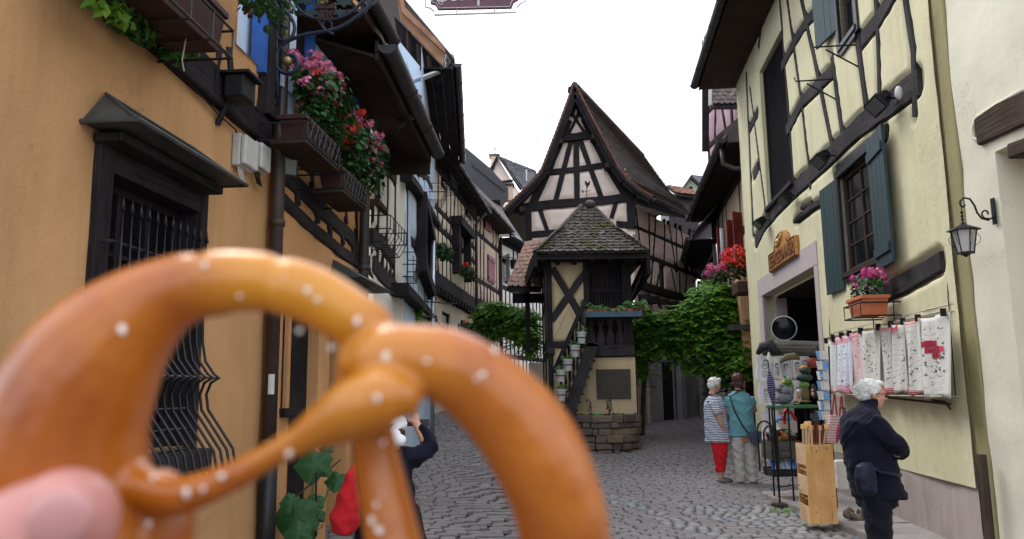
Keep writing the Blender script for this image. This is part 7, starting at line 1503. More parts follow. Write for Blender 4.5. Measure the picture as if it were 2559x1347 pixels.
# folded umbrellas
def umbrella(top, bot, r_, mt, lab, handle=None):
    t = thing('folded_umbrella', lab, 'umbrella', tuple(bot)); mb = MB(); d = bot-top; n_ = 7; mb.tube([top+d*k/n_ for k in range(n_+1)], [r_*x for x in (.25,.55,.9,1,.95,.75,.5,.12)], 9); obj('canopy', mb, M_[mt], t, smooth=False)
    mb = MB(); mb.tube([top-d*.22, top], .007, 5); mb.tube([top-d*.22+Vector((0.028*math.cos(a)-.028, 0, .028*math.sin(a))) for a in [k*.5 for k in range(7)]], .009, 5); obj('handle', mb, M_['black'], t); return t
umbrella(A_(1922,925,10.15), A_(1934,1018,10.2), .05, 'umbdot', 'navy patterned umbrella hanging from the awning end')
umbrella(A_(1921,880,10.2), A_(1923,928,10.2), .035, 'whitebox', 'silver grey umbrella cover above the navy patterned umbrella')
umbrella(A_(2108,1040,8.3), A_(2090,1108,8.35), .035, 'maroon', 'maroon folded umbrella standing behind the cane box beside the man')
# postcard rack
t = thing('postcard_rack', 'tall rack of postcard packs at the near edge of the stall', 'rack', tuple(A_(2055, 1000, 9.6))); mb = MB(); 
for x in (2042, 2071): mb.tube([A_(x, 865, 9.6), A_(x+6, 1060, 9.6), Vector((A_(x+6,1060,9.6).x, 9.6, .08))], .010, 5)
for y in range(885, 1060, 24): mb.tube([A_(2042, y+14, 9.6), A_(2072, y+14, 9.6)], .007, 4)
obj('frame', mb, M_['iron'], t)
for k, y in enumerate(range(884, 1050, 25)):
    for j in range(3):
        p = A_(2048+j*7+k*.9, y+4, 9.57-.012*j); mb = MB(); M4 = Matrix.Translation(p) @ Matrix.Rotation(-.25, 4, 'X') @ Matrix.Rotation(.06*j-.06, 4, 'Y'); mb.box((-.035,-.008,-.055), (.035,.008,.055), M4); obj('postcard', mb, M_[['postblue','whitebox','linen'][(k+j) % 3]], t)
# wooden cane box
cbx = thing('cane_box', 'orange pine box with open pigeonholes on its left side, full of canes', 'box', (3.35, 8.5, .08)); gY = 8.45
q0, q1, q2 = A_(2024, 1288, gY), A_(2094, 1290, gY), A_(2001, 1262, 8.75); zT_ = A_(2055, 1112, gY).z; zb0 = .085
mb = MB(); mb.box((q0.x, gY, zb0), (q1.x, gY+.025, zT_)); wood('front_panel', mb, 'pine', cbx, .004)
for (a, b) in ((0,.22),(.36,.60),(.74,1.0)):
    mb = MB(); z0_, z1_ = zb0+(zT_-zb0)*a, zb0+(zT_-zb0)*b; mb.hexa([Vector((q0.x-.004, gY+.02, z0_)), Vector((q0.x, gY+.005, z0_)), Vector((q2.x+.02, 8.80, z0_)), Vector((q2.x, 8.79, z0_)), Vector((q0.x-.004, gY+.02, z1_)), Vector((q0.x, gY+.005, z1_)), Vector((q2.x+.02, 8.80, z1_)), Vector((q2.x, 8.79, z1_))]); wood('side_board', mb, 'pinepale', cbx)
for a in (0.02, .30, .66): mb = MB(); z0_ = zb0+(zT_-zb0)*a; mb.prism([Vector((q0.x+.01, gY+.03, z0_)), Vector((q1.x-.01, gY+.03, z0_)), Vector((q1.x-.06, 8.8, z0_)), Vector((q2.x+.03, 8.79, z0_))], (0,0,.015)); wood('shelf', mb, 'pine', cbx)
mb = MB(); mb.hexa([Vector((x, y, z)) for z in (zb0, zT_) for x, y in ((q2.x+.02, 8.82), (q1.x, 8.82), (q1.x, 8.84), (q2.x+.02, 8.84))]); wood('back_panel', mb, 'pine', cbx)
mb = MB(); mb.box((q1.x-.02, gY+.03, zb0), (q1.x, 8.82, zT_)); wood('side_board', mb, 'pine', cbx)
for (x, y) in ((2040, 1128), (2066, 1120), (2083, 1240), (2040,1280)): c = A_(x, y, gY); mb = MB(); mb.lathe(c, [(0,.003),(.008,.002)], 8, axis=(0,-1,0)); obj('knot', mb, M_['oldoak'], cbx)
rk = random.Random(17)
for k in range(16):
    x = 2006+5.4*k+rk.uniform(-2,2); y1 = 1052+rk.uniform(0,16); dk_ = k in (5,6,7,9,10,13); bot = Vector((q2.x+.05+(q1.x-q2.x-.12)*k/16, 8.6+rk.uniform(-.08,.12), .3)); top = A_(x, y1, 8.6+rk.uniform(-.08,.12))
    nm = 'pale wood' if not dk_ else 'dark reddish'; t = thing('walking_cane', '%s walking cane in the pine box, %s from the left' % (nm, ('first','second','third','fourth','fifth','sixth','seventh','eighth','ninth','tenth','eleventh','twelfth','thirteenth','fourteenth','fifteenth','last')[k]), 'cane', tuple(bot), 'dark canes in the pine box' if dk_ else 'pale canes in the pine box'); mb = MB(); mb.tube([bot, top], .011 if not dk_ else .009, 6); wood('shaft', mb, 'pinepale' if not dk_ else 'redwood', t); mb = MB(); mb.box((-.017,-.017,-.03), (.017,.017,.02), Matrix.Translation(top)) if not dk_ else mb.ball(top, (.014,.014,.03), 6); obj('knob', mb, M_['pinepale2' if not dk_ else 'redwood'] if not dk_ else M_['terradark'], t)
# striped bag with long straps
t = thing('striped_bag', 'red and white striped shopping bag hanging by long straps beside the cane box', 'bag', tuple(A_(2078, 1060, 8.6))); mb = MB(); P = [A_(x, y, 8.55) for x, y in ((2066,1105),(2096,1112),(2102,1040),(2076,1036))]; mb.prism(P, (0,.08,0)); me = mb.mesh('bag', M_['stripebag']); obj('bag', me, None, t); mb = MB()
for (a, b) in (((2080,1040),(2084,985)), ((2092,1042),(2086,985)), ((2098,1044),(2102,990)), ((2108,1046),(2104,990))): mb.tube([A_(*a, 8.6), A_(*b, 8.6)], .009, 4)
mb.tube([A_(2084,985,8.6), Vector(YP.P(YP.uv(2086,984)[0], YP.uv(2086,984)[1]))], .006, 4); obj('straps', mb, M_['maroon'], t)
mb = MB(); mb.box(tuple(A_(2096, 1225, 8.9)), tuple(A_(2118, 1150, 8.9)+Vector((0,.1,0)))); o = obj('paper_roll', mb, M_['linen'], None, bevel=.02); tag(o, 'crumpled pale bag on the pavement between the cane box and the man', 'bag'); 
mb = MB(); c = Vector((3.65, 8.75, .13)); 
for k in range(9): mb.ball(c+Vector((rk.uniform(-.12,.16), rk.uniform(-.1,.1), rk.uniform(-.03,.03))), rk.uniform(.03,.06), 6, jit=.2)
o = obj('rubble', mb, M_['wallstone'], None, kind='stuff'); 
# small grass tuft at the kerb
mb = MB(); rg = random.Random(3); c = on_ground(1955, 1282)
for k in range(70): p = c+Vector((rg.uniform(-.12,.12), rg.uniform(-.08,.08), 0)); q = p+Vector((rg.uniform(-.05,.05), rg.uniform(-.05,.05), rg.uniform(.03,.09))); s = Vector((.004,0,0)); mb.tri(p-s, p+s, q)
obj('grass', mb, M_['vine'], None, kind='stuff')
# ================================================================ PEOPLE
def blob(mb, name, mat, parent, voxel=.012, it=4, fac=.5, disp=0, fold=0):
    me = mb.mesh('tmp'); o = bpy.data.objects.new('tmp', me); COL.objects.link(o)
    m = o.modifiers.new('r', 'REMESH'); m.mode = 'VOXEL'; m.voxel_size = voxel; m.use_smooth_shade = True
    s = o.modifiers.new('s', 'SMOOTH'); s.factor = fac; s.iterations = it
    dg = bpy.context.evaluated_depsgraph_get(); nm = bpy.data.meshes.new_from_object(o.evaluated_get(dg)); bpy.data.objects.remove(o); nm.name = name
    if disp:
        N = len(nm.vertices); q = np.empty(N*3); nm.vertices.foreach_get('co', q); q = q.reshape(-1, 3); nn = np.empty(N*3); nm.vertices.foreach_get('normal', nn); nn = nn.reshape(-1, 3); x, y, z = q.T*90
        h = np.sin(x+2*np.sin(y*.7+z*.5))*np.sin(y*1.1+1.7*np.sin(z*.8))*.5 + np.sin(z*1.3+2*np.sin(x*.6))*.35; nm.vertices.foreach_set('co', (q + nn*(h*disp)[:, None]).ravel()); nm.update()
    if fold:
        N = len(nm.vertices); q = np.empty(N*3); nm.vertices.foreach_get('co', q); q = q.reshape(-1, 3); nn = np.empty(N*3); nm.vertices.foreach_get('normal', nn); nn = nn.reshape(-1, 3); x, y, z = q.T
        wv_ = np.sin(z*19 + x*13 + 2.2*np.sin(x*9 + y*7) + 1.6*np.sin(z*5 - y*11)); w2v = np.sin(x*31 - z*23 + 2.5*np.sin(z*13 + y*17)); w3 = np.sin(z*47 + 3*np.sin(x*15 + y*21 + z*6))
        h = (1-np.abs(wv_))*.9 + (1-np.abs(w2v))*.45*np.clip(np.sin(x*5+z*7)+.4, 0, 1) + .12*w3 - .4; q = q + nn*(h*fold*.55)[:, None]; nm.vertices.foreach_set('co', q.ravel()); nm.update()
    nm.materials.clear(); nm.materials.append(M_[mat]) ; nm.polygons.foreach_set('use_smooth', [True]*len(nm.polygons))
    return obj(name, nm, None, parent)
def loft(mb, rings, n=16):
    b = len(mb.v)
    for (x, y, z, rx, ry) in rings:
        for j in range(n): t = 2*math.pi*j/n; mb.v.append(Vector((x+rx*math.cos(t), y+ry*math.sin(t), z)))
    for k in range(len(rings)-1):
        for j in range(n): mb.f.append((b+k*n+j, b+k*n+(j+1)%n, b+(k+1)*n+(j+1)%n, b+(k+1)*n+j))
    mb.f.append(tuple(b+j for j in range(n))[::-1]); mb.f.append(tuple(b+(len(rings)-1)*n+j for j in range(n))); return mb
def head(mb, c, f, s=1.0):
    """skull, jaw, nose, ears turned to face direction f (unit, may tilt)"""
    f = Vector(f).normalized(); r = f.cross(Vector((0,0,1))).normalized(); u = r.cross(f); M3 = Matrix((( r.x, f.x, u.x), (r.y, f.y, u.y), (r.z, f.z, u.z))); P = lambda a, b, d: Vector(c) + M3 @ (Vector((a, b, d))*s)
    mb.ball(P(0,-.01,.03), Vector((.076,.096,.088))*s, 16, M3); mb.ball(P(0,.025,-.035), Vector((.060,.066,.075))*s, 14, M3); mb.ball(P(0,.062,-.088), Vector((.028,.024,.022))*s, 10, M3)
    mb.tube([P(0,.085,.012), P(0,.112,-.028)], [.009*s,.016*s], 8); mb.ball(P(0,.088,.028), Vector((.05,.014,.012))*s, 10, M3)
    mb.tube([P(-.022,.087,-.060), P(0,.093,-.058), P(.022,.087,-.060)], .007*s, 6)
    for sd in (-1, 1): mb.ball(P(sd*.078,-.008,-.008), Vector((.010,.020,.032))*s, 8, M3); mb.ball(P(sd*.042,.066,-.02), Vector((.026,.02,.022))*s, 8, M3)
    mb.tube([P(0,-.03,-.06), P(0,-.045,-.16)], [.055*s,.058*s], 10); return P, M3
def eyes(P, t, s=1.0):
    for sd in (-1, 1): mb = MB(); mb.ball(P(sd*.031,.083,.006), .011*s, 8); obj('eye', mb, M_['whitebox'], t, smooth=True); mb = MB(); mb.ball(P(sd*.031,.0925,.006), .0048*s, 6); obj('iris', mb, M_['black'], t)
def hand(mb, w, d, side, s=1.0, curl=.5):
    """palm and five curled fingers; w wrist, d direction, side = thumb side"""
    w = Vector(w); d = Vector(d).normalized(); sd = Vector(side); sd = (sd - d*sd.dot(d)).normalized(); nn = d.cross(sd); k = w + d*.085*s
    for q in range(4): mb.tube([w+sd*(.018-.012*q)*s, k+sd*(.027-.018*q)*s], [.016*s,.012*s], 7)
    for q, L in enumerate((.070,.078,.072,.056)):
        a = k+sd*(.027-.018*q)*s; p1 = a+(d*math.cos(curl*.5)+nn*math.sin(curl*.5))*L*.45*s; p2 = p1+(d*math.cos(curl*1.4)+nn*math.sin(curl*1.4))*L*.33*s; p3 = p2+(d*math.cos(curl*2.2)+nn*math.sin(curl*2.2))*L*.28*s; mb.tube([a, p1, p2, p3], [.0105*s,.0095*s,.0085*s,.0065*s], 7)
    a = w+d*.02*s+sd*.025*s; p1 = a+(d*.5+sd*.8).normalized()*.04*s; p2 = p1+(d*.9+sd*.25+nn*.2).normalized()*.032*s; mb.tube([a, p1, p2], [.014*s,.012*s,.009*s], 7)
# ---- man in the navy jacket: seen from his right side, looking at the towels
my = 6.0; SC = FPX/my; mx = lambda px: (px-2165)/SC; mz = lambda py: 1.5-(py-966)/SC
mo = thing('person', 'white-haired person with glasses in a navy jacket, arms folded, beside the tea towels', 'person', (at(2165, 966, my).x, my, 0))
O = Vector((at(2165, 966, my).x, my, 0)); V = lambda px, py, dy=0: O + Vector((mx(px), dy, mz(py)))
def ringsof(lst): return [(O.x+mx(c), my+dy, mz(y), hw/SC, ry) for (c, y, hw, ry, dy) in lst]
b = MB(); hc = V(2178, 985, .0); P, M3 = head(b, hc, (1, -.12, -.16), .93)
loft(b, ringsof([(2170,1232,42,.14,0),(2166,1180,40,.14,0),(2158,1120,42,.155,0),(2150,1070,46,.19,0),(2152,1035,36,.17,0),(2165,1018,18,.06,0)]))
for sd in (-1, 1): b.tube([V(2160+sd*2,1215,sd*.09), V(2168+sd*16,1347,sd*.09), V(2160+sd*8,1434,sd*.10)], [.085,.062,.04], 10); b.tube([V(2160+sd*8,1440,sd*.10), V(2192+sd*8,1447,sd*.11)], [.04,.03], 8); b.tube([V(2148,1052,sd*.17), V(2205,1122,sd*.17), V(2218,1128,-sd*.02)], [.05,.042,.036], 8)
hand(b, V(2216,1128,.02), (-.3,1,.0), (0,0,1), .9); hand(b, V(2214,1124,-.03), (-.3,-.9,.1), (0,0,1), .85)
blob(b, 'body', 'skin', mo, .009); eyes(P, mo, .93)
j = MB(); loft(j, ringsof([(2176,1230,60,.20,0),(2175,1224,60,.20,0),(2167,1190,59,.19,0),(2160,1150,58,.185,0),(2157,1110,58,.19,0),(2151,1075,56,.20,0),(2148,1048,47,.205,0),(2152,1030,34,.17,0),(2160,1016,25,.09,0),(2167,1008,21,.075,0)]), 20)
for sd in (-1, 1): j.tube([V(2146,1046,sd*.155), V(2172,1078,sd*.20), V(2206,1112,sd*.19), V(2216,1120,sd*.14)], [.075,.072,.066,.06], 12); j.tube([V(2214,1118,sd*.16), V(2206,1122,sd*.0), V(2190,1118,-sd*.10)], [.064,.058,.05], 12)
loft(j, ringsof([(2164,1014,23,.082,0),(2168,1000,20,.075,0),(2170,996,19,.07,0)]))
jk = blob(j, 'jacket', 'navy', mo, .009, 2, fold=.028)
tr_ = MB()
for sd in (-1, 1): loft(tr_, ringsof([(2166+sd*8,1215,38,.11,sd*.075),(2168+sd*14,1290,30,.095,sd*.085),(2168+sd*15,1347,26,.085,sd*.09),(2162+sd*10,1438,23,.075,sd*.10)]))
loft(tr_, ringsof([(2167,1200,48,.17,0),(2168,1250,47,.165,0)]))
blob(tr_, 'trousers', 'darktr', mo, .011, 2, fold=.022)
sh = MB()
for sd in (-1, 1): sh.ball(V(2175+sd*8,1446,sd*.11), (.13,.045,.045), 12)
obj('shoes', sh, M_['black'], mo, smooth=True)
hr = MB(); hr.ball(P(0,-.03,.045), (.088*.93,.098*.93,.082*.93), 16, M3); hr.ball(P(0,-.062,-.01), (.078*.93,.055*.93,.075*.93), 12, M3); hr.ball(P(0,.035,.092), (.062,.05,.028), 10, M3)
for sd in (-1,1): hr.ball(P(sd*.072,-.02,.03), (.02,.045,.04), 8, M3)
hb = blob(hr, 'hair', 'hairwhite', mo, .007, 2, disp=.004)
rh_ = random.Random(3); hs2 = MB()
for k in range(420):
    q = Vector((rh_.gauss(0,1), rh_.gauss(0,1)-.5, rh_.gauss(0,1)+.4)).normalized(); p = P(q.x*.083, q.y*.10-.03, q.z*.084+.04); 
    d = (M3 @ Vector((q.x*.4+rh_.uniform(-.5,.5), -.7+rh_.uniform(-.4,.4), -.35+q.z*.2))).normalized()*.028; w_ = M3 @ (q.cross(Vector((0,1,.2))).normalized()*.003); o_ = M3 @ q*.007; hs2.quad(p-w_, p+w_, p+d+w_*.3+o_, p+d-w_*.3+o_)
obj('hair_strands', hs2, M_['hairwhite'], mo, kind='stuff')
g = MB(); 
for sd in (-1, 1):
    g.tube([P(sd*.034+.022*math.cos(a), .100, .004+.017*math.sin(a)) for a in [k*.63 for k in range(11)]], .0022, 5); g.tube([P(sd*.056,.10,.012), P(sd*.080,.02,.010), P(sd*.082,-.01,.0)], .0028, 5)
g.tube([P(-.012,.104,.008), P(.012,.104,.008)], .002, 5); obj('glasses', g, M_['redpaint2'], mo)
g = MB(); 
for sd in (-1, 1): g.ball(P(sd*.034,.100,.004), (.021,.003,.016), 10, M3)
obj('lenses', g, M_['glass'], mo, smooth=True)
bg_ = MB(); loft(bg_, [(O.x+mx(2118), my-.20, mz(1218), .05, .035), (O.x+mx(2117), my-.21, mz(1208), .075, .055), (O.x+mx(2115), my-.21, mz(1175), .08, .06), (O.x+mx(2118), my-.20, mz(1150), .065, .05), (O.x+mx(2122), my-.19, mz(1142), .03, .03)], 14)
wb = blob(bg_, 'waist_bag', 'bagnavy', mo, .010, 2)
mb = MB(); mb.tube([V(2122,1145,-.20), V(2150,1165,-.225), V(2190,1172,-.19), V(2215,1175,-.1)], .014, 6); obj('bag_strap', mb, M_['bagnavy'], mo, smooth=True); mb = MB(); mb.tube([V(2098,1180,-.262), V(2134,1178,-.262)], .004, 5); obj('zip', mb, M_['iron'], mo)
# ---- women
def local(px0, py0, Yd, gzv):
    s = FPX/Yd; X0 = on_ground(px0, py0).x
    hor = 977-.0122*(px0-1280); return s, (lambda px, py, dy=0: Vector((X0+(px-px0)/s, Yd+dy, gzv+(py0-py)/s)))
g1 = on_ground(1806, 1206); s, V1 = local(1806, 1206, g1.y, g1.z); R1 = lambda lst: [(V1(c,y).x, g1.y+dy, V1(c,y).z, hw/s, ry) for (c, y, hw, ry, dy) in lst]
w1 = thing('person', 'person with short white hair, navy striped blouse and red cropped trousers', 'person', tuple(V1(1806, 1206)))
b = MB(); P, M3 = head(b, V1(1799, 973, 0), (.86, .30, -.12), .97); loft(b, R1([(1802,1110,24,.13,0),(1800,1060,23,.14,0),(1797,1030,25,.13,0),(1796,1010,22,.10,0),(1797,998,9,.06,0)]))
for sd, xx in ((-1, 1799), (1, 1806)): b.tube([V1(xx,1105,sd*.08), V1(xx+2,1150,sd*.08), V1(xx+1,1178,sd*.08), V1(xx-1,1196,sd*.08)], [.085,.06,.052,.036], 10); b.tube([V1(xx-2,1199,sd*.08), V1(xx+20,1202,sd*.09)], [.034,.025], 8)
b.tube([V1(1787,1016,-.14), V1(1796,1042,-.20), V1(1802,1064,-.19), V1(1815,1090,-.14)], [.055,.05,.046,.028], 10); hand(b, V1(1815,1090,-.14), (.25,0,-1), (1,0,0), .85, .7)
b.tube([V1(1806,1016,.15), V1(1820,1050,.2), V1(1828,1065,.12)], [.05,.045,.03], 8); hand(b, V1(1828,1065,.12), (1,0,.1), (0,0,1), .8, .7)
blob(b, 'body', 'skin', w1, .012); eyes(P, w1, .97)
c = MB(); loft(c, R1([(1801,1109,33,.21,0),(1801,1104,32,.205,0),(1799,1080,30,.195,0),(1798,1055,29,.185,0),(1797,1035,28,.18,0),(1796,1018,26,.17,0),(1796,1005,20,.13,0),(1797,998,12,.08,0)]), 20); c.tube([V1(1790,1014,-.13), V1(1793,1030,-.18), V1(1797,1042,-.20)], [.078,.08,.078], 12); c.tube([V1(1806,1014,.14), V1(1815,1040,.2)], [.07,.072], 12)
blob(c, 'blouse', 'stripeshirt', w1, .013, 2, fold=.02); c = MB()
for sd, xx in ((-1, 1799), (1, 1806)): loft(c, R1([(xx,1090,23,.13,sd*.06),(xx+1,1120,20,.105,sd*.08),(xx+1,1150,15,.085,sd*.08),(xx,1176,12,.072,sd*.08),(xx,1179,11.5,.07,sd*.08)]))
blob(c, 'trousers', 'redcl', w1, .012, 2, fold=.018); c = MB()
for sd, xx in ((-1, 1799), (1, 1812)): c.tube([V1(xx-5,1200,sd*.08), V1(xx+8,1201,sd*.085), V1(xx+22,1204,sd*.09)], [.045,.042,.03], 10)
obj('shoes', c, M_['shoe'], w1, smooth=True); c = MB(); c.ball(P(0,-.02,.055), (.098,.105,.085), 14, M3); c.ball(P(0,-.07,.0), (.085,.055,.08), 12, M3); c.ball(P(0,.05,.10), (.075,.055,.035), 10, M3)
for sd in (-1,1): c.ball(P(sd*.08,-.01,.03), (.025,.05,.045), 8, M3)
blob(c, 'hair', 'hairwhite', w1, .010, 1, disp=.008)
c = MB(); c.tube([V1(1777,1010,-.1), V1(1772,1050,-.02), V1(1772,1100,.0)], .013, 6); obj('bag_strap', c, M_['black'], w1)
g2 = on_ground(1866, 1208); s, V2 = local(1866, 1208, g2.y, g2.z); R2 = lambda lst: [(V2(c,y).x, g2.y+dy, V2(c,y).z, hw/s, ry) for (c, y, hw, ry, dy) in lst]
w2_ = thing('person', 'person with dark red bobbed hair in a teal shirt, beige trousers and a shoulder bag', 'person', tuple(V2(1866, 1208)))
b = MB(); P, M3 = head(b, V2(1860, 962, 0), (.55, .82, -.08), .98); loft(b, R2([(1864,1110,27,.12,0),(1862,1060,26,.12,0),(1860,1030,28,.12,0),(1858,1005,28,.09,0),(1858,988,10,.06,0)]))
for xx, sd in ((1850,-1),(1878,1)): b.tube([V2(xx,1105,0), V2(xx,1155,.01), V2(xx+1,1195,0)], [.08,.055,.038], 10); b.tube([V2(xx+1,1199,-.02), V2(xx+6,1202,.14)], [.038,.03], 8)
b.tube([V2(1888,1006,0), V2(1898,1034,.03), V2(1880,1030,.20)], [.052,.044,.032], 10); hand(b, V2(1880,1030,.20), (-1,.1,.1), (0,0,1), .85); b.tube([V2(1833,1006,0), V2(1828,1040,.05), V2(1850,1040,.20)], [.052,.044,.032], 10); hand(b, V2(1850,1040,.2), (1,.1,.1), (0,0,1), .85)
blob(b, 'body', 'skin2', w2_, .012); eyes(P, w2_, .98); c = MB(); loft(c, R2([(1863,1096,34,.16,0),(1863,1092,34,.16,0),(1862,1060,31,.155,0),(1861,1030,31,.15,0),(1860,1010,31,.135,0),(1859,996,26,.10,0),(1858,986,13,.07,0)]), 20)
c.tube([V2(1884,1004,0), V2(1893,1022,.02)], [.075,.072], 12); c.tube([V2(1836,1004,0), V2(1830,1024,.03)], [.075,.07], 12); blob(c, 'shirt', 'teal', w2_, .012, 2, fold=.024); c = MB()
for xx, sd in ((1850,-1),(1879,1)): loft(c, R2([(xx+sd*-3,1085,18,.13,0),(xx,1120,15.5,.105,0),(xx,1150,13.5,.095,.01),(xx+1,1175,12.5,.09,.0),(xx+2,1203,13,.095,0)]))
blob(c, 'trousers', 'beigecl', w2_, .012, 2, fold=.02); c = MB()
for xx in (1850, 1881): c.tube([V2(xx+1,1203,-.04), V2(xx+3,1203,.06), V2(xx+8,1204,.18)], [.045,.045,.032], 10)
obj('shoes', c, M_['shoew'], w2_, smooth=True); c = MB(); c.ball(P(0,-.03,.03), (.102,.108,.10), 14, M3); c.ball(P(0,-.055,-.055), (.098,.072,.075), 12, M3); c.ball(P(0,.05,.08), (.08,.05,.04), 10, M3)
blob(c, 'hair', 'hairred', w2_, .010, 2, disp=.010)
c = MB(); c.tube([V2(1880,998,.06), V2(1858,985,-.09), V2(1832,1000,-.12), V2(1840,1035,-.16), V2(1856,1068,-.175), V2(1872,1092,-.18)], .011, 6); obj('bag_strap', c, M_['black'], w2_)
c = MB(); loft(c, R2([(1889,1111,17,.04,-.19),(1889,1108,18,.05,-.19),(1888,1090,19,.045,-.19),(1887,1083,17,.03,-.19)]), 12); hbg = blob(c, 'handbag', 'bagblue', w2_, .010, 1); c = MB(); c.hexa([V2(x, y, d) for y in (1101, 1083) for x, d in ((1870,-.245),(1907,-.245),(1906,-.235),(1871,-.235))]); obj('bag_flap', c, M_['bagblue'], w2_, bevel=.01)
# ---- small photographer behind the pretzel
pY = 5.0; s3_ = FPX/pY; gx = at(985, 980, pY).x; VV = lambda px, py, dy=0: Vector((gx+(px-985)/s3_, pY+dy, 1.5-(py-981)/s3_)); R3 = lambda lst: [(VV(c,y).x, pY+dy, VV(c,y).z, hw/s3_, ry) for (c, y, hw, ry, dy) in lst]
p3 = thing('person', 'person in dark coat and white cap raising a phone, red backpack, behind the pretzel', 'person', (gx, pY, gz(gx, pY)))
b = MB(); P, M3 = head(b, VV(982, 1078, .02), (.25, .95, .12), .92); loft(b, R3([(975,1335,45,.12,0),(975,1250,45,.12,0),(978,1180,48,.12,0),(980,1140,42,.10,0),(983,1122,20,.06,0)]))
for sd in (-1, 1): b.tube([VV(975+sd*26,1320,0), VV(975+sd*28,1430,.0), VV(975+sd*28,1535,0)], [.08,.055,.038], 8); b.tube([VV(975+sd*28,1545,-.02), VV(975+sd*30,1550,.14)], [.04,.03], 8)
b.tube([VV(1012,1138,0), VV(1066,1118,.08), VV(1034,1062,.16)], [.045,.038,.03], 8); hand(b, VV(1034,1062,.16), (-.25,.1,1), (-1,0,.2), .8, .9); b.tube([VV(945,1138,0), VV(905,1110,.08), VV(950,1060,.18)], [.045,.038,.03], 8); hand(b, VV(950,1060,.18), (.25,.1,1), (1,0,.2), .8, .9)
blob(b, 'body', 'skin', p3, .011); eyes(P, p3, .92); c = MB(); loft(c, R3([(982,1342,94,.16,0),(981,1335,92,.155,0),(978,1290,78,.15,0),(978,1240,62,.145,0),(979,1180,52,.14,0),(981,1145,46,.12,0),(983,1125,28,.09,0),(984,1114,22,.07,0)]), 20)
c.tube([VV(1008,1136,0), VV(1040,1140,.03), VV(1072,1118,.08), VV(1062,1092,.12), VV(1044,1070,.15)], [.065,.062,.058,.052,.04], 12); c.tube([VV(950,1136,0), VV(900,1115,.08), VV(942,1070,.16)], [.065,.058,.04], 12); blob(c, 'coat', 'navy', p3, .010, 2, fold=.028); c = MB()
for sd in (-1, 1): loft(c, R3([(975+sd*27,1320,30,.09,0),(975+sd*28,1430,22,.07,0),(975+sd*28,1540,19,.06,0)]))
blob(c, 'trousers', 'darktr', p3, .014, 2); c = MB()
for sd in (-1, 1): c.ball(VV(975+sd*29,1548,.04), (.05,.13,.04), 10)
obj('shoes', c, M_['black'], p3, smooth=True); c = MB(); c.ball(P(0,-.03,.02), (.09,.10,.09), 12, M3); blob(c, 'hair', 'hairred', p3, .011, 2, disp=.01)
c = MB(); c.ball(P(0,-.01,.055), (.095,.11,.075), 14, M3); c.ball(P(0.02,-.10,.01), (.075,.05,.03), 12, M3); c.ball(VV(1000, 1094, -.12), (.062,.045,.042), 12); blob(c, 'cap', 'capw', p3, .009, 3)
c = MB(); loft(c, R3([(880,1308,10,.03,-.17),(882,1300,30,.08,-.17),(884,1270,37,.10,-.17),(890,1220,27,.085,-.165),(896,1170,11,.05,-.16),(899,1150,5,.02,-.15)]), 14); blob(c, 'backpack', 'redbag', p3, .010, 2, fold=.02); c = MB(); c.tube([VV(893,1160,-.15), VV(930,1130,-.13), VV(960,1120,-.1)], .012, 6); obj('backpack_cord', c, M_['redbag'], p3)
c = MB(); c.hexa([VV(x, y, d) for y in (1068, 1050) for x, d in ((955,.26),(1062,.26),(1062,.272),(955,.272))]); ph = obj('phone', c, M_['gutter'], None, bevel=.004); tag(ph, 'dark phone held up sideways by the person in the white cap', 'phone')
# dark distant figure leg fragment on the left street
# ================================================================ PRETZEL AND HAND
PD = .215; PZ = lambda px, py, dz=0: CAM + ray(px, py)*((PD+dz)/(ray(px, py).dot(ROT @ Vector((0,0,-1))))); pr = lambda r_: r_*PD/FPX
prm, n, l, b_ = _new('pretzel_crust'); co = _coord(n, l); big = _noise(n, l, co, 26, 4, .55); fine = _noise(n, l, co, 220, 4, .6)
cc = _mix(n, l, _ramp(n, l, big, [(.35, (0,0,0)), (.68, (1,1,1))]), (.45, .130, .008), (.25, .050, .004)); cc = _mix(n, l, _ramp(n, l, _noise(n, l, co, 12, 2, .5), [(.56, (0,0,0)), (.72, (.7,.7,.7))]), cc, (.62, .27, .016))
l.new(cc, b_.inputs['Base Color']); b_.inputs['Roughness'].default_value = .27; b_.inputs['Specular IOR Level'].default_value = .55; b_.inputs['Subsurface Weight'].default_value = .08; b_.inputs['Subsurface Radius'].default_value = (.01,.004,.001); _bump(n, l, b_, big, .25, .004); _bump(n, l, b_, _noise(n, l, co, 75, 5, .65), .5, .0012); _bump(n, l, b_, fine, .12, .0008)
M_['crust'] = prm
pz_ = thing('pretzel', 'large soft pretzel with coarse salt, held up close to the camera', 'pretzel', tuple(PZ(800, 1000)))
def ptube(mb, pts): 
    xs = sm([(p[0], p[1]) for p in pts], 6); rs = sm([(p[2], p[3] if len(p) > 3 else 0) for p in pts], 6); mb.tube([PZ(x, y, q[1]) for (x, y), q in zip(xs, rs)], [pr(q[0]) for q in rs], 18); 
    for (x, y), q in ((xs[0], rs[0]), (xs[-1], rs[-1])): mb.ball(PZ(x, y, q[1]), pr(q[0])*.98, 12)
m1 = MB()
ptube(m1, [(330,1560,170), (215,1440,215,.0), (165,1300,215), (150,1180,210), (165,1060,196), (205,960,180), (262,870,158), (335,795,128), (420,738,98), (496,712,85), (511,711,66), (526,710,85), (600,702,78), (676,706,73), (691,708,56), (706,712,73), (790,742,75), (862,785,72), (920,830,72,.002), (925,900,82,.004), (912,980,74,.006), (930,1080,58,.008), (945,1160,60,.008), (965,1260,66,.006), (985,1360,72,.004), (1010,1480,76,.0), (1000,1600,80,0)])
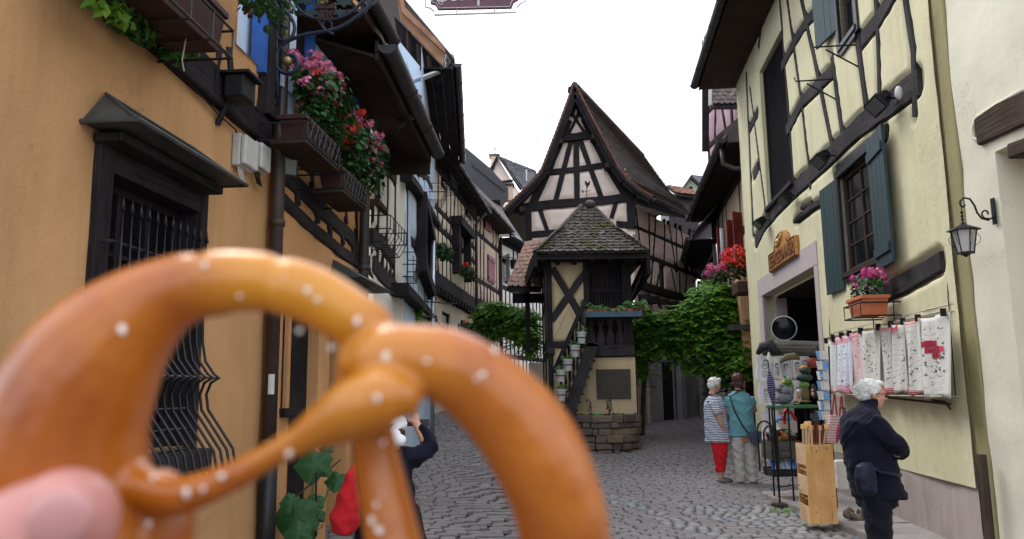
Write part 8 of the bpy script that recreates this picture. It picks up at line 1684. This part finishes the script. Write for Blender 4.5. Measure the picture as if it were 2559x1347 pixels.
ptube(m1, [(900,905,60,-.002), (960,893,80,-.004), (1030,893,82,-.004), (1110,912,94,-.004), (1200,966,104,-.002), (1285,1050,116), (1345,1140,120), (1388,1240,116), (1412,1347,116), (1420,1480,112), (1380,1580,108), (1250,1680,110), (1000,1700,120), (700,1690,130), (480,1640,150), (330,1560,170)])
ptube(m1, [(290,1190,72,.0), (365,1222,52,-.005), (440,1240,47,-.008), (520,1217,41,-.009), (600,1182,36,-.010), (680,1136,32,-.011), (750,1098,38,-.012), (820,1058,58,-.013), (890,1020,74,-.014), (960,995,72,-.014), (1000,992,54,-.013)])
m1.ball(PZ(400,1330,.0), (pr(90), pr(60), pr(160)), 12)
po = blob(m1, 'baked_dough', 'crust', pz_, .0011, 5, .5)
rs_ = random.Random(21)
for (x, y, dz, s) in ((512,662,-.009,13),(305,823,-.014,20),(768,725,-.008,15),(792,750,-.008,17),(598,740,-.009,8),(892,803,-.008,17),(748,826,-.004,14),(830,868,.0,14),(965,892,-.013,17),(1067,903,-.014,13),(1205,937,-.013,12),(1190,946,-.013,9),(942,996,-.023,17),(958,1106,-.008,14),(722,1134,-.0155,15),(554,1190,-.0145,14),(465,1232,-.014,15),(508,1222,-.014,10),(382,1195,-.014,10),(940,1262,-.002,15),(1003,1287,.003,13),(930,1300,-.002,13),(948,1325,-.003,18),(1235,876,-.009,16),(1190,862,-.006,9),(712,690,-.008,7),(955,1235,-.001,9),(370,1310,-.008,12)):
    mb = MB(); M4 = Matrix.Translation(PZ(x, y, dz)) @ Euler((rs_.random()*3, rs_.random()*3, rs_.random()*3)).to_matrix().to_4x4(); a = pr(s)*.66*rs_.uniform(.7, 1.15); mb.ball((0,0,0), (a*1.15, a*.8, a*.7), 6, None, jit=.22); mb.v = [M4 @ v for v in mb.v]; obj('salt_grain', mb, M_['salt'], pz_)
# hand: thumb in front, fingers behind, palm and wrist below the frame
hm = MB(); TH = lambda x, y, z, r_: (PZ(x, y, z), pr(r_))
def chain(lst): hm.tube([q[0] for q in lst], [q[1] for q in lst], 16); hm.ball(lst[-1][0], lst[-1][1]*.97, 12); hm.ball(lst[0][0], lst[0][1]*.97, 12)
chain([TH(-480,2050,.02,230), TH(-330,1800,.0,190), TH(-180,1560,-.018,165), TH(-10,1430,-.026,150), TH(110,1345,-.028,138), TH(165,1300,-.028,118)])
for i_, (x0, x1, y1, x2, y2, r_) in enumerate(((-300,-120,1500,60,1260,100), (-260,-20,1620,190,1390,105), (-200,80,1740,300,1510,100), (-150,150,1880,360,1670,88))): chain([TH(x0, 2050+60*i_, .05, 125), TH(x1, y1+90, .058, 112), TH((x1+x2)/2, (y1+y2)/2, .052, r_), TH(x2, y2+20, .036, r_*.85)])
chain([TH(-400,2150,.03,300), TH(-160,2250,.05,280)]); chain([TH(-330,2050,.03,260), TH(-330,2500,.04,320), TH(-420,3200,.03,300)])
ho = thing('hand', 'blurred hand with its thumb over the pretzel in the lower left corner', 'hand', tuple(PZ(100, 1400)))
blob(hm, 'hand_skin', 'skinhand', ho, .0014, 6)
mb = MB(); tn = Matrix.Translation(PZ(150, 1262, -.040)); ax = ROT.to_4x4(); mb.ball(PZ(150,1300,-.0405), (pr(62), pr(75), .0022), 14, ROT @ Matrix.Rotation(-.9, 3, 'Z')); obj('thumb_nail', mb, M_['nail'], ho, smooth=True)
